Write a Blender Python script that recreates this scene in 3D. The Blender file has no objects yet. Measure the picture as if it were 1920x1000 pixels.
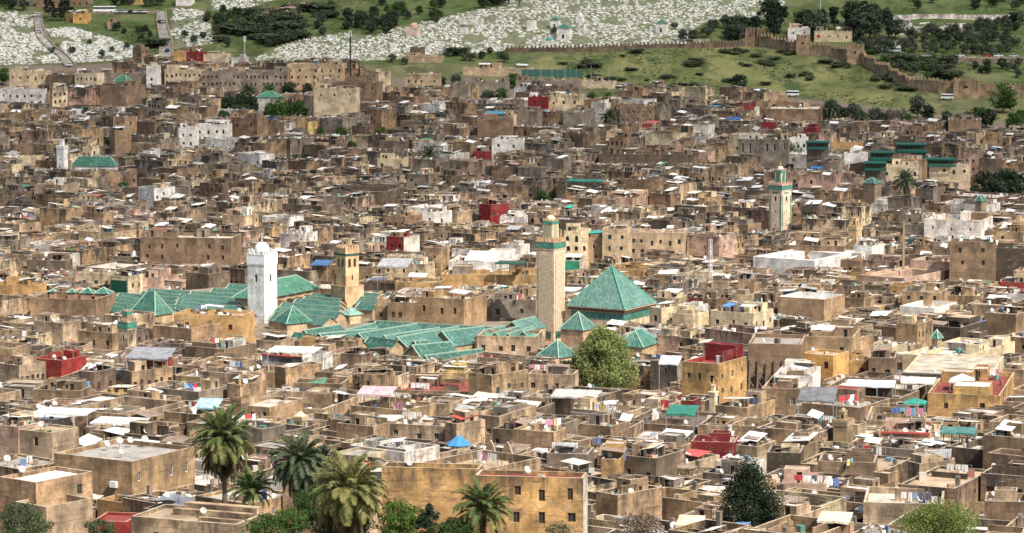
import bpy, math, random
import numpy as np
from mathutils import Vector, Matrix, noise

# ------------------------------------------------------------------ camera, world, sun, exposure
sc = bpy.context.scene
COL = sc.collection
R = math.radians
CAMZ, F, PITCH = 100.0, 5920.0, R(6.457)
cam_data = bpy.data.cameras.new('camera')
cam = bpy.data.objects.new('camera', cam_data)
COL.objects.link(cam)
cam.location = (0, 0, CAMZ)
cam.rotation_euler = (math.pi / 2 - PITCH, 0, 0)
cam_data.sensor_width = 36.0
cam_data.lens = 36.0 * F / 1920.0
cam_data.clip_start = 5.0
cam_data.clip_end = 20000.0
sc.camera = cam

SUN_EL, SUN_AZ = 48.0, 41.0            # elevation; degrees to the right of straight behind the camera
world = bpy.data.worlds.new('World')
sc.world = world
world.use_nodes = True
wn = world.node_tree
sky = wn.nodes.new('ShaderNodeTexSky')
sky.sky_type = 'NISHITA'
sky.sun_disc = False
sky.sun_elevation = R(SUN_EL)
sky.sun_rotation = R(180 - SUN_AZ)
sky.air_density = 1.0
sky.dust_density = 2.5
bg = wn.nodes['Background']
bg.inputs['Strength'].default_value = 0.12
wn.links.new(sky.outputs['Color'], bg.inputs['Color'])
sd = bpy.data.lights.new('sun', 'SUN')
sd.energy = 4.8
sd.angle = R(0.53)
sd.color = (1.0, 0.94, 0.84)
sun = bpy.data.objects.new('sun', sd)
COL.objects.link(sun)
TOSUN = Vector((math.sin(R(SUN_AZ)) * math.cos(R(SUN_EL)), -math.cos(R(SUN_AZ)) * math.cos(R(SUN_EL)), math.sin(R(SUN_EL))))
sun.rotation_euler = TOSUN.to_track_quat('Z', 'Y').to_euler()
sun.location = (200, -200, 500)
sc.view_settings.view_transform = 'Standard'
sc.view_settings.look = 'None'
sc.view_settings.exposure = 0.5
sc.view_settings.gamma = 1.0
sc.view_settings.use_curve_mapping = False
sc.cycles.max_bounces = 5
sc.cycles.diffuse_bounces = 3
sc.cycles.transparent_max_bounces = 6
sc.cycles.caustics_reflective = False
sc.cycles.caustics_refractive = False
sc.cycles.use_denoising = True

rng = random.Random(11)
U = rng.uniform

# ------------------------------------------------------------------ terrain height and surveying
PROF = [(-600, 60), (200, 26), (300, 20), (400, 11), (500, 4), (600, -3), (700, -8), (800, -10), (900, -11), (1000, -10), (1100, -7),
        (1200, -2), (1300, 5), (1400, 14), (1450, 21), (1500, 29), (1600, 45), (1650, 53), (1800, 80), (2200, 130), (3000, 170), (9000, 200)]
PD = [p[0] for p in PROF]; PZ = [p[1] for p in PROF]


def g(x, y):
    z = 0.0
    for k in range(len(PD) - 1):
        if y <= PD[k + 1]:
            t = max(0.0, (y - PD[k]) / (PD[k + 1] - PD[k]))
            z = PZ[k] + t * (PZ[k + 1] - PZ[k]); break
    else:
        z = PZ[-1]
    if y > 1400:
        w = min(1.0, (y - 1400) / 60.0)
        z += w * (2.4 * noise.noise((x * 0.013, y * 0.013, 3.1)) + 0.9 * noise.noise((x * 0.05, y * 0.05, 7.7)))
    return z


SP, CP = math.sin(PITCH), math.cos(PITCH)


def ray(px, py):
    a, b = (px - 960.0) / F, (py - 500.0) / F
    dy = CP - b * SP
    return a / dy, (-SP - b * CP) / dy


def at(px, py, D):
    dx, dz = ray(px, py)
    return Vector((dx * D, D, CAMZ + dz * D))


def solve(px, py, h=0.0, lo=260.0, hi=2500.0):
    """The point of the ground (raised by h) that is surveyed at a bearing and a depression."""
    dx, dz = ray(px, py)
    D = lo
    while D < hi and CAMZ + dz * D > g(dx * D, D) + h:
        D += 4.0
    a, b = D - 4.0, D
    for _ in range(14):
        m = 0.5 * (a + b)
        if CAMZ + dz * m > g(dx * m, m) + h: a = m
        else: b = m
    return Vector((dx * b, b, g(dx * b, b)))


def proj(x, y, z):
    zz = z - CAMZ
    d = y * CP - zz * SP
    v = -(y * SP + zz * CP)
    return 960 + F * x / d, 500 + F * v / d


# ------------------------------------------------------------------ materials
def mat(name):
    m = bpy.data.materials.new(name)
    m.use_nodes = True
    nt = m.node_tree
    b = nt.nodes['Principled BSDF']
    b.inputs['Specular IOR Level'].default_value = 0.2
    return m, nt, b


class NT:
    def __init__(s, nt): s.nt = nt

    def n(s, t, **k):
        o = s.nt.nodes.new(t)
        for a, v in k.items():
            if a.startswith('i_'):
                o.inputs[a[2:].replace('_', ' ')].default_value = v
            else: setattr(o, a, v)
        return o

    def l(s, a, b): s.nt.links.new(a, b)

    def math(s, op, a, b=None, c=None, clamp=False):
        o = s.nt.nodes.new('ShaderNodeMath'); o.operation = op; o.use_clamp = clamp
        for i, v in enumerate((a, b, c)):
            if v is None: continue
            if hasattr(v, 'is_linked') or hasattr(v, 'links'): s.l(v, o.inputs[i])
            else: o.inputs[i].default_value = v
        return o.outputs[0]

    def mix(s, fac, a, b, mode='MIX'):
        o = s.nt.nodes.new('ShaderNodeMix'); o.data_type = 'RGBA'; o.blend_type = mode
        for k, v in ((0, fac), (6, a), (7, b)):
            if hasattr(v, 'links'): s.l(v, o.inputs[k])
            elif k == 0: o.inputs[0].default_value = v
            else: o.inputs[k].default_value = (*v, 1.0)
        return o.outputs[2]

    def noise(s, vec, scale, detail=4.0, rough=0.55):
        o = s.nt.nodes.new('ShaderNodeTexNoise')
        o.inputs['Scale'].default_value = scale; o.inputs['Detail'].default_value = detail; o.inputs['Roughness'].default_value = rough
        if vec is not None: s.l(vec, o.inputs['Vector'])
        return o.outputs['Fac']

    def mapv(s, vec, scale, loc=(0, 0, 0), rot=(0, 0, 0)):
        o = s.nt.nodes.new('ShaderNodeMapping')
        o.inputs['Scale'].default_value = scale; o.inputs['Location'].default_value = loc; o.inputs['Rotation'].default_value = rot
        s.l(vec, o.inputs['Vector'])
        return o.outputs[0]

    def ramp(s, fac, lo, hi):
        o = s.nt.nodes.new('ShaderNodeMapRange')
        o.inputs['From Min'].default_value = lo; o.inputs['From Max'].default_value = hi
        s.l(fac, o.inputs['Value'])
        return o.outputs[0]

    def bump(s, b, h, strength, dist):
        o = s.nt.nodes.new('ShaderNodeBump')
        o.inputs['Strength'].default_value = strength; o.inputs['Distance'].default_value = dist
        s.l(h, o.inputs['Height']); s.l(o.outputs[0], b.inputs['Normal'])


def wall_material():
    m, nt, b = mat('weathered_plaster')
    k = NT(nt)
    col = k.n('ShaderNodeVertexColor', layer_name='Col')
    uv = k.n('ShaderNodeUVMap', uv_map='UVMap').outputs[0]
    pos = k.n('ShaderNodeNewGeometry').outputs['Position']
    sep = k.n('ShaderNodeSeparateXYZ'); k.l(uv, sep.inputs[0])
    v = sep.outputs[1]
    n1 = k.noise(pos, 0.33, 6.0, 0.62)
    n4 = k.noise(pos, 2.1, 4.0, 0.6)
    c = k.mix(k.ramp(n1, 0.3, 0.72), (0.52, 0.50, 0.48), (1.28, 1.25, 1.21))
    base = k.mix(1.0, col.outputs['Color'], c, 'MULTIPLY')
    c4 = k.mix(k.ramp(n4, 0.3, 0.7), (0.78, 0.77, 0.76), (1.15, 1.15, 1.15))
    base = k.mix(1.0, base, c4, 'MULTIPLY')
    # courses of rammed earth and brick
    crs = k.noise(k.mapv(uv, (0.22, 2.4, 1)), 1.0, 3.0)
    base = k.mix(k.math('MULTIPLY', k.ramp(crs, 0.55, 0.68), k.math('MULTIPLY', col.outputs['Alpha'], 0.75)), base, (0.11, 0.078, 0.052))
    vo = k.n('ShaderNodeTexVoronoi', distance='CHEBYCHEV', i_Scale=1.0, i_Randomness=0.9); k.l(k.mapv(uv, (0.24, 0.34, 1)), vo.inputs['Vector'])
    vs = k.n('ShaderNodeSeparateColor'); k.l(vo.outputs['Color'], vs.inputs[0])
    rep = k.mix(vs.outputs[0], (0.74, 0.72, 0.70), (1.16, 1.14, 1.12))
    base = k.mix(k.math('MULTIPLY', col.outputs['Alpha'], 0.9), base, k.mix(1.0, base, rep, 'MULTIPLY'))
    # lost plaster
    lp = k.noise(k.mapv(uv, (0.35, 0.5, 1), (9, 4, 0)), 1.0, 6.0, 0.65)
    base = k.mix(k.math('MULTIPLY', k.ramp(lp, 0.56, 0.60), k.math('MULTIPLY', col.outputs['Alpha'], 0.75)), base, (0.25, 0.165, 0.105))
    lp2 = k.noise(k.mapv(uv, (0.3, 0.4, 1), (31, 14, 0)), 1.0, 5.0, 0.6)
    base = k.mix(k.math('MULTIPLY', k.ramp(lp2, 0.62, 0.67), 0.4), base, (0.46, 0.37, 0.26))
    # lichen and rain streaks running down from the parapet, strengthened to imitate shadow
    st = k.noise(k.mapv(uv, (0.5, 0.11, 1)), 1.0, 7.0, 0.68)
    big = k.noise(k.mapv(uv, (0.10, 0.06, 1), (3, 8, 0)), 1.0, 3.0)
    thr = k.math('ADD', k.math('MULTIPLY', v, 0.045), k.math('MULTIPLY_ADD', big, -1.2, 0.95))
    ms = k.math('MULTIPLY', k.math('SUBTRACT', st, thr), 4.5, clamp=True)
    blot = k.ramp(k.noise(pos, 0.17, 7.0, 0.7), 0.50, 0.68)
    ms = k.math('MAXIMUM', ms, k.math('MULTIPLY', blot, 0.75))
    ms = k.math('MULTIPLY', ms, k.math('MULTIPLY', col.outputs['Alpha'], 0.88))
    base = k.mix(ms, base, (0.052, 0.044, 0.037))
    k.l(base, b.inputs['Base Color'])
    b.inputs['Roughness'].default_value = 0.95
    b.inputs['Specular IOR Level'].default_value = 0.08
    k.bump(b, n4, 0.5, 0.06)
    return m


def roof_material():
    m, nt, b = mat('flat_roof_screed')
    k = NT(nt)
    col = k.n('ShaderNodeVertexColor', layer_name='Col')
    pos = k.n('ShaderNodeNewGeometry').outputs['Position']
    n1 = k.noise(pos, 0.28, 6.0, 0.65)
    n2 = k.noise(pos, 1.7, 4.0, 0.6)
    base = k.mix(1.0, col.outputs['Color'], k.mix(k.ramp(n1, 0.32, 0.66), (0.50, 0.47, 0.44), (1.15, 1.13, 1.1)), 'MULTIPLY')
    base = k.mix(k.math('MULTIPLY', k.ramp(n2, 0.56, 0.66), 0.65), base, (0.12, 0.10, 0.08))
    k.l(base, b.inputs['Base Color'])
    b.inputs['Roughness'].default_value = 0.95
    return m


def paint_material(name, rough=0.7, lo=0.8, hi=1.1, sc_=1.2):
    m, nt, b = mat(name)
    k = NT(nt)
    col = k.n('ShaderNodeVertexColor', layer_name='Col')
    pos = k.n('ShaderNodeNewGeometry').outputs['Position']
    n1 = k.noise(pos, sc_, 5.0, 0.6)
    base = k.mix(1.0, col.outputs['Color'], k.mix(k.ramp(n1, 0.3, 0.7), (lo, lo, lo), (hi, hi, hi)), 'MULTIPLY')
    k.l(base, b.inputs['Base Color'])
    b.inputs['Roughness'].default_value = rough
    return m


def sheet_material():
    m, nt, b = mat('corrugated_sheet')
    k = NT(nt)
    col = k.n('ShaderNodeVertexColor', layer_name='Col')
    uv = k.n('ShaderNodeUVMap', uv_map='UVMap').outputs[0]
    pos = k.n('ShaderNodeNewGeometry').outputs['Position']
    n1 = k.noise(pos, 0.8, 5.0, 0.65)
    base = k.mix(1.0, col.outputs['Color'], k.mix(k.ramp(n1, 0.35, 0.65), (0.62, 0.6, 0.57), (1.08, 1.08, 1.08)), 'MULTIPLY')
    rust = k.noise(pos, 0.5, 5.0, 0.7)
    base = k.mix(k.math('MULTIPLY', k.ramp(rust, 0.62, 0.7), 0.6), base, (0.20, 0.12, 0.075))
    k.l(base, b.inputs['Base Color'])
    b.inputs['Roughness'].default_value = 0.6
    w = k.n('ShaderNodeTexWave', i_Scale=1.6); k.l(uv, w.inputs['Vector'])
    k.bump(b, w.outputs['Fac'], 0.6, 0.05)
    return m


def tile_material():
    m, nt, b = mat('green_glazed_tile')
    k = NT(nt)
    col = k.n('ShaderNodeVertexColor', layer_name='Col')
    uv = k.n('ShaderNodeUVMap', uv_map='UVMap').outputs[0]
    pos = k.n('ShaderNodeNewGeometry').outputs['Position']
    vo = k.n('ShaderNodeTexVoronoi', feature='F1', i_Scale=1.0)
    k.l(k.mapv(uv, (3.2, 1.6, 1)), vo.inputs['Vector'])
    sp = k.n('ShaderNodeSeparateColor'); k.l(vo.outputs['Color'], sp.inputs[0])
    base = k.mix(1.0, col.outputs['Color'], k.mix(sp.outputs[0], (0.55, 0.6, 0.6), (1.45, 1.3, 1.35)), 'MULTIPLY')
    pale = k.math('MULTIPLY', k.ramp(sp.outputs[1], 0.82, 0.9), 0.4)
    base = k.mix(pale, base, (0.26, 0.34, 0.28))
    n1 = k.noise(pos, 0.22, 5.0, 0.6)
    base = k.mix(1.0, base, k.mix(k.ramp(n1, 0.3, 0.7), (0.72, 0.78, 0.76), (1.15, 1.12, 1.15)), 'MULTIPLY')
    n2 = k.noise(k.mapv(uv, (1.2, 0.25, 1)), 1.0, 5.0, 0.65)
    base = k.mix(k.math('MULTIPLY', k.ramp(n2, 0.54, 0.70), 0.7), base, (0.085, 0.095, 0.065))
    k.l(base, b.inputs['Base Color'])
    b.inputs['Roughness'].default_value = 0.5
    b.inputs['Specular IOR Level'].default_value = 0.3
    w = k.n('ShaderNodeTexWave', i_Scale=0.9); k.l(uv, w.inputs['Vector'])
    k.bump(b, w.outputs['Fac'], 0.9, 0.10)
    return m


def dark_material():
    m, nt, b = mat('dark_glass_interior')  # near-black puts unlit interiors into the colour; also serves as glass
    k = NT(nt)
    pos = k.n('ShaderNodeNewGeometry').outputs['Position']
    n1 = k.noise(pos, 0.9, 2.0)
    k.l(k.mix(n1, (0.012, 0.011, 0.010), (0.055, 0.050, 0.045)), b.inputs['Base Color'])
    b.inputs['Roughness'].default_value = 0.35
    return m


def leaf_material():
    m, nt, b = mat('foliage_leaves')
    k = NT(nt)
    col = k.n('ShaderNodeVertexColor', layer_name='Col')
    oi = k.n('ShaderNodeObjectInfo')
    base = k.mix(1.0, col.outputs['Color'], k.mix(oi.outputs['Random'], (0.82, 0.84, 0.8), (1.2, 1.15, 1.1)), 'MULTIPLY')
    k.l(base, b.inputs['Base Color'])
    b.inputs['Roughness'].default_value = 0.65
    tr = k.n('ShaderNodeBsdfTranslucent'); k.l(base, tr.inputs['Color'])
    mx = k.n('ShaderNodeMixShader', i_Fac=0.28)
    k.l(b.outputs[0], mx.inputs[1]); k.l(tr.outputs[0], mx.inputs[2])
    k.l(mx.outputs[0], nt.nodes['Material Output'].inputs['Surface'])
    return m


def ground_material():
    m, nt, b = mat('hill_ground')
    k = NT(nt)
    col = k.n('ShaderNodeVertexColor', layer_name='Col')
    sp = k.n('ShaderNodeSeparateColor'); k.l(col.outputs['Color'], sp.inputs[0])
    pos = k.n('ShaderNodeNewGeometry').outputs['Position']
    n1 = k.noise(k.mapv(pos, (1, 0.45, 1)), 0.045, 7.0, 0.62)
    n2 = k.noise(pos, 0.35, 6.0, 0.7)
    n3 = k.noise(k.mapv(pos, (1, 0.5, 1), (77, 3, 0)), 0.08, 5.0, 0.6)
    town = k.mix(n2, (0.10, 0.08, 0.06), (0.24, 0.19, 0.145))
    grass = k.mix(k.ramp(n1, 0.36, 0.62), (0.085, 0.105, 0.042), (0.25, 0.225, 0.105))
    grass = k.mix(k.math('MULTIPLY', k.ramp(n2, 0.35, 0.65), 0.5), grass, (0.125, 0.145, 0.058))
    grass = k.mix(k.math('MULTIPLY', k.ramp(n3, 0.52, 0.62), 0.85), grass, (0.055, 0.078, 0.036))
    n5 = k.noise(k.mapv(pos, (1, 0.4, 1), (5, 91, 0)), 0.9, 5.0, 0.75)
    grass = k.mix(k.ramp(n5, 0.35, 0.7), grass, k.mix(1.0, grass, (0.55, 0.62, 0.5), 'MULTIPLY'))
    lush = k.mix(k.ramp(n2, 0.3, 0.7), (0.05, 0.078, 0.028), (0.115, 0.14, 0.055))
    lush = k.mix(k.math('MULTIPLY', k.ramp(n1, 0.5, 0.62), 0.6), lush, (0.16, 0.155, 0.08))
    lush = k.mix(k.ramp(n3, 0.45, 0.62), lush, k.mix(1.0, lush, (0.6, 0.62, 0.58), 'MULTIPLY'))
    cem = k.mix(k.ramp(n2, 0.35, 0.65), (0.085, 0.105, 0.048), (0.22, 0.215, 0.145))
    base = k.mix(sp.outputs[0], town, grass)
    base = k.mix(sp.outputs[1], base, cem)
    base = k.mix(sp.outputs[2], base, lush)
    k.l(base, b.inputs['Base Color'])
    b.inputs['Roughness'].default_value = 1.0
    b.inputs['Specular IOR Level'].default_value = 0.0
    k.bump(b, n2, 0.6, 0.5)
    return m


WALL, ROOF, DARK, PAINT, TILE, SHEET, LEAF = range(7)
MATS = [wall_material(), roof_material(), dark_material(), paint_material('paint'), tile_material(), sheet_material(), leaf_material()]
GROUND_MAT = ground_material()


# ------------------------------------------------------------------ mesh builder
class MB:
    def __init__(s):
        s.v = []; s.f = []; s.m = []; s.c = []; s.uv = []
        s.place(0, 0, 0, 0)

    def place(s, x, y, z, yaw):
        s.ox, s.oy, s.oz = x, y, z
        s.ca, s.sa = math.cos(yaw), math.sin(yaw)

    def P(s, p):
        x, y, z = p
        return (s.ox + x * s.ca - y * s.sa, s.oy + x * s.sa + y * s.ca, s.oz + z)

    def face(s, pts, m, col, uv=None):
        n = len(s.v); k = len(pts)
        P = s.P
        for p in pts: s.v.append(P(p))
        s.f.append(tuple(range(n, n + k)))
        s.m.append(m); s.c.append(col)
        if uv is None:
            a = Vector(pts[0]); e = Vector(pts[1]) - a; L = e.length or 1.0
            e = e / L
            nrm = e.cross(Vector(pts[-1]) - a); w = nrm.cross(e)
            w = w.normalized() if w.length else Vector((0, 0, 1))
            uv = [((Vector(p) - a).dot(e), 5.0 - (Vector(p) - a).dot(w)) for p in pts]
        s.uv.extend(uv)

    def box(s, cx, cy, z0, z1, sx, sy, m, col, yaw=0.0, top=None, tcol=None, bottom=False):
        c, d = math.cos(yaw), math.sin(yaw)
        q = [(cx + a * sx / 2 * c - b * sy / 2 * d, cy + a * sx / 2 * d + b * sy / 2 * c) for a, b in ((-1, -1), (1, -1), (1, 1), (-1, 1))]
        hh = z1 - z0; o = (cx * 3.7 + cy * 1.9) % 50
        for i in range(4):
            a, b = q[i], q[(i + 1) % 4]
            L = sx if i % 2 == 0 else sy
            s.face([(a[0], a[1], z0), (b[0], b[1], z0), (b[0], b[1], z1), (a[0], a[1], z1)], m, col,
                   [(o, hh), (o + L, hh), (o + L, 0), (o, 0)])
        s.face([(p[0], p[1], z1) for p in q], m if top is None else top, tcol or col)
        if bottom: s.face([(p[0], p[1], z0) for p in reversed(q)], m, col)

    def bar(s, a, b, w, m, col, w2=None):
        a, b = Vector(a), Vector(b)
        d = (b - a)
        if d.length < 1e-6: return
        d.normalize()
        t = Vector((0, 0, 1)) if abs(d.z) < 0.9 else Vector((1, 0, 0))
        e = d.cross(t).normalized(); f = d.cross(e)
        w2 = w if w2 is None else w2
        A = [a + (e * i + f * j) * w / 2 for i, j in ((-1, -1), (1, -1), (1, 1), (-1, 1))]
        B = [b + (e * i + f * j) * w2 / 2 for i, j in ((-1, -1), (1, -1), (1, 1), (-1, 1))]
        for i in range(4):
            k = (i + 1) % 4
            s.face([A[k], A[i], B[i], B[k]], m, col)
        s.face(B[::-1], m, col)
        s.face(A, m, col)

    def panel(s, O, u, L, z0, z1, holes, col, m=WALL, depth=0.24, pane=True, uo=0.0):
        """A wall from O along u, seen from outside, with real openings and reveals."""
        nx, ny = -u[1], u[0]              # inward
        def p(a, z, d=0.0): return (O[0] + u[0] * a + nx * d, O[1] + u[1] * a + ny * d, z)
        edges = sorted({0.0, L, *[h[0] for h in holes], *[h[1] for h in holes]})
        for i in range(len(edges) - 1):
            a, b = edges[i], edges[i + 1]
            if b - a < 1e-4: continue
            mid = (a + b) / 2
            zs = [z1]
            for h in sorted((h for h in holes if h[0] < mid < h[1]), key=lambda h: h[2]):
                zs += [z1 - h[2], z1 - h[3]]
            zs.append(z0)
            for k in range(0, len(zs), 2):
                t, bo = zs[k], zs[k + 1]
                if t - bo > 1e-4:
                    s.face([p(a, bo), p(b, bo), p(b, t), p(a, t)], m, col, [(uo + a, z1 - bo), (uo + b, z1 - bo), (uo + b, z1 - t), (uo + a, z1 - t)])
        for h in holes:
            a, b, t, bo = h[0], h[1], z1 - h[2], z1 - h[3]
            rc = (col[0] * 0.95, col[1] * 0.95, col[2] * 0.95, 0.1)
            s.face([p(a, bo), p(a, bo, depth), p(a, t, depth), p(a, t)], m, rc)
            s.face([p(b, bo, depth), p(b, bo), p(b, t), p(b, t, depth)], m, rc)
            s.face([p(a, bo), p(b, bo), p(b, bo, depth), p(a, bo, depth)], m, rc)
            s.face([p(a, t, depth), p(b, t, depth), p(b, t), p(a, t)], m, rc)
            if pane: s.face([p(a, bo, depth), p(b, bo, depth), p(b, t, depth), p(a, t, depth)], DARK, (0.03, 0.03, 0.03, 0))

    def deck(s, x0, x1, y0, y1, z, hole, m, col):
        """A flat sheet with an optional rectangular opening."""
        if not hole:
            s.face([(x0, y0, z), (x1, y0, z), (x1, y1, z), (x0, y1, z)], m, col); return
        a0, a1, b0, b1 = hole
        for q in ((x0, a0, y0, y1), (a1, x1, y0, y1), (a0, a1, y0, b0), (a0, a1, b1, y1)):
            if q[1] - q[0] > 1e-3 and q[3] - q[2] > 1e-3:
                s.face([(q[0], q[2], z), (q[1], q[2], z), (q[1], q[3], z), (q[0], q[3], z)], m, col)

    def build(s, name, parent=None, mats=None, smooth=False):
        me = bpy.data.meshes.new(name)
        me.from_pydata(s.v, [], s.f)
        mats = mats or MATS
        used = sorted(set(s.m))
        for i in used: me.materials.append(mats[i])
        remap = {k: i for i, k in enumerate(used)}
        me.polygons.foreach_set('material_index', [remap[i] for i in s.m])
        cnt = np.array([len(f) for f in s.f])
        ca = me.color_attributes.new('Col', 'FLOAT_COLOR', 'CORNER')
        cc = np.repeat(np.array([(c[0], c[1], c[2], c[3] if len(c) > 3 else 0.0) for c in s.c], dtype=np.float32), cnt, axis=0)
        ca.data.foreach_set('color', cc.ravel())
        ul = me.uv_layers.new(name='UVMap')
        ul.data.foreach_set('uv', np.array(s.uv, dtype=np.float32).ravel())
        if smooth: me.polygons.foreach_set('use_smooth', [True] * len(s.f))
        me.update()
        o = bpy.data.objects.new(name, me)
        COL.objects.link(o)
        if parent is not None: o.parent = parent
        return o


def lathe(mb, prof, n, m, col, cx=0.0, cy=0.0, ang0=0.0):
    for i in range(n):
        a, b = ang0 + 2 * math.pi * i / n, ang0 + 2 * math.pi * (i + 1) / n
        for (r0, z0), (r1, z1) in zip(prof, prof[1:]):
            pts = []
            for r, z, t in ((r0, z0, a), (r0, z0, b), (r1, z1, b), (r1, z1, a)):
                if not (pts and r < 1e-5 and pts[-1][2] == z and abs(pts[-1][0] - cx) < 1e-5 and abs(pts[-1][1] - cy) < 1e-5):
                    pts.append((cx + r * math.cos(t), cy + r * math.sin(t), z))
            if len(pts) == 4 and (Vector(pts[0]) - Vector(pts[3])).length < 1e-5: pts.pop()
            mb.face(pts, m, col)


def empty(name, loc, rz=0.0):
    o = bpy.data.objects.new(name, None)
    o.empty_display_size = 1.0
    o.location = loc; o.rotation_euler = (0, 0, rz)
    COL.objects.link(o)
    return o


def tag(o, label=None, cat=None, group=None, kind=None):
    if label: o['label'] = label
    if cat: o['category'] = cat
    if group: o['group'] = group
    if kind: o['kind'] = kind
    return o


def link_copy(o, parent=None):
    c = o.copy()
    COL.objects.link(c)
    c.parent = parent
    return c


def copy_tree(o, kids, loc, rz, scale=None):
    """Copy a thing and its parts (kids: parts or (part, sub-parts))."""
    r = link_copy(o)
    r.location = loc; r.rotation_euler = (0, 0, rz)
    if scale: r.scale = scale
    for k in kids: link_copy(k, r)
    return r
# ------------------------------------------------------------------ terrain sheet
def interp(pts, x):
    if x <= pts[0][0]: return pts[0][1]
    for (a, b), (c, d) in zip(pts, pts[1:]):
        if x <= c: return b + (d - b) * (x - a) / (c - a)
    return pts[-1][1]


TOWN_BACK = [(0, 112), (400, 112), (640, 122), (760, 150), (960, 165), (1180, 172), (1380, 178), (1500, 184), (1700, 208), (1920, 238)]
CEM_LEFT = [(-60, 25), (60, 22), (72, 60), (125, 118), (-60, 125)]
CEM_LEFT2 = [(85, 55), (130, 50), (200, 70), (260, 90), (290, 108), (140, 118), (90, 62)]
CEM_LEFT3 = [(325, 15), (380, 20), (395, 50), (410, 80), (330, 92), (318, 60)]
CEM_MID = [(470, 112), (560, 75), (640, 62), (700, 68), (760, 48), (900, 18), (1000, -12), (1480, -12), (1470, 8), (1420, 40), (1330, 38), (1290, 60), (1290, 84),
           (1180, 86), (940, 96), (880, 100), (740, 112), (560, 118)]
CEM_TOP = [(395, -10), (540, -10), (470, 14), (400, 20)]
FIELD = [(975, 118), (1060, 100), (1300, 92), (1400, 86), (1500, 100), (1640, 132), (1720, 172), (1720, 205), (1500, 184), (1180, 172), (975, 160)]
LUSH = [[(180, 26), (300, 26), (300, 108), (230, 90), (200, 66), (190, 45)], [(330, -10), (760, -10), (740, 70), (560, 80), (420, 108), (330, 104)],
        [(1600, -10), (1960, -10), (1960, 182), (1790, 160), (1640, 118), (1600, 60)], [(1180, 166), (1100, 166), (1080, 196), (1190, 196)]]


def inside(poly, x, y):
    r = False
    for (a, b), (c, d) in zip(poly, poly[1:] + poly[:1]):
        if (b > y) != (d > y) and x < a + (y - b) * (c - a) / (d - b): r = not r
    return r


def build_terrain():
    xs = [-4000, -2000, -1000, -600] + [-420 + 6 * i for i in range(141)] + [600, 1000, 2000, 4000]
    ys = [-600, 0, 150] + [200 + 20 * i for i in range(59)] + [1384 + 5 * i for i in range(64)] + [1720, 1760, 1800, 1900, 2000, 2200, 2600, 3000, 4000, 6000, 9000]
    V, Fc, C = [], [], []
    for y in ys:
        for x in xs:
            z = g(x, y); V.append((x, y, z))
            c = [0.0, 0.0, 0.0]
            if y > 1350:
                px, py = proj(x, y, z)
                if inside(FIELD, px, py): c[0] = 1
                elif any(inside(p, px, py) for p in (CEM_LEFT, CEM_LEFT2, CEM_LEFT3, CEM_MID, CEM_TOP)): c[1] = 1
                elif any(inside(p, px, py) for p in LUSH): c[2] = 1
                elif y > 1490 or py < 100: c[2] = 1
                elif py < interp(TOWN_BACK, px): c[0] = 0.8
            elif y < 330: c[0] = 0.7
            C.append((*c, 1.0))
    n = len(xs)
    for j in range(len(ys) - 1):
        for i in range(n - 1):
            a = j * n + i
            Fc.append((a, a + 1, a + n + 1, a + n))
    me = bpy.data.meshes.new('ground')
    me.from_pydata(V, [], Fc)
    ca = me.color_attributes.new('Col', 'FLOAT_COLOR', 'POINT')
    ca.data.foreach_set('color', np.array(C, dtype=np.float32).ravel())
    me.polygons.foreach_set('use_smooth', [True] * len(Fc))
    me.materials.append(GROUND_MAT)
    o = bpy.data.objects.new('ground', me)
    COL.objects.link(o)
    tag(o, 'valley floor and grassy hillside under and behind the old town', None, None, 'structure')


build_terrain()

# ------------------------------------------------------------------ houses
TINT = {'tan': (0.44, 0.31, 0.185), 'sandy': (0.51, 0.385, 0.26), 'brown': (0.285, 0.20, 0.13), 'ochre': (0.55, 0.35, 0.155), 'cream': (0.66, 0.55, 0.37),
        'white': (0.78, 0.76, 0.72), 'grey': (0.28, 0.24, 0.20), 'dark brown': (0.175, 0.135, 0.10), 'maroon': (0.21, 0.028, 0.032), 'pink': (0.53, 0.37, 0.285),
        'yellow': (0.66, 0.50, 0.20), 'orange': (0.60, 0.37, 0.14), 'red': (0.29, 0.04, 0.038), 'charcoal': (0.085, 0.07, 0.055)}
ROOFC = {'pale': (0.50, 0.45, 0.375), 'grey': (0.33, 0.31, 0.28), 'white': (0.78, 0.76, 0.73), 'red': (0.25, 0.06, 0.052), 'dark': (0.14, 0.12, 0.10),
         'tan': (0.42, 0.33, 0.23), 'green': (0.10, 0.30, 0.20), 'weedy': (0.15, 0.17, 0.06)}


def jit(c, a=0.08, al=None):
    k = U(1 - a, 1 + a)
    r = (c[0] * k * U(0.97, 1.03), c[1] * k, c[2] * k * U(0.96, 1.04))
    return (*r, al) if al is not None else (*r, c[3] if len(c) > 3 else 0.0)


def grid_holes(L, n, m, w=0.95, hh=1.35, top=1.7, step=3.1, jitter=0.0):
    out = []
    for j in range(m):
        for i in range(n):
            if jitter and U(0, 1) < 0.12: continue
            c = L * (i + 0.5) / n + U(-jitter, jitter)
            ww, hv, dv = (w * U(.75, 1.15), hh * U(.75, 1.2), U(-.3, .3)) if jitter else (w, hh, 0)
            a, b = max(0.2, c - ww / 2), min(L - 0.2, c + ww / 2)
            if b - a > 0.3: out.append((a, b, max(.3, top + j * step + dv), max(.3, top + j * step + dv) + hv))
    return out


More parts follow.
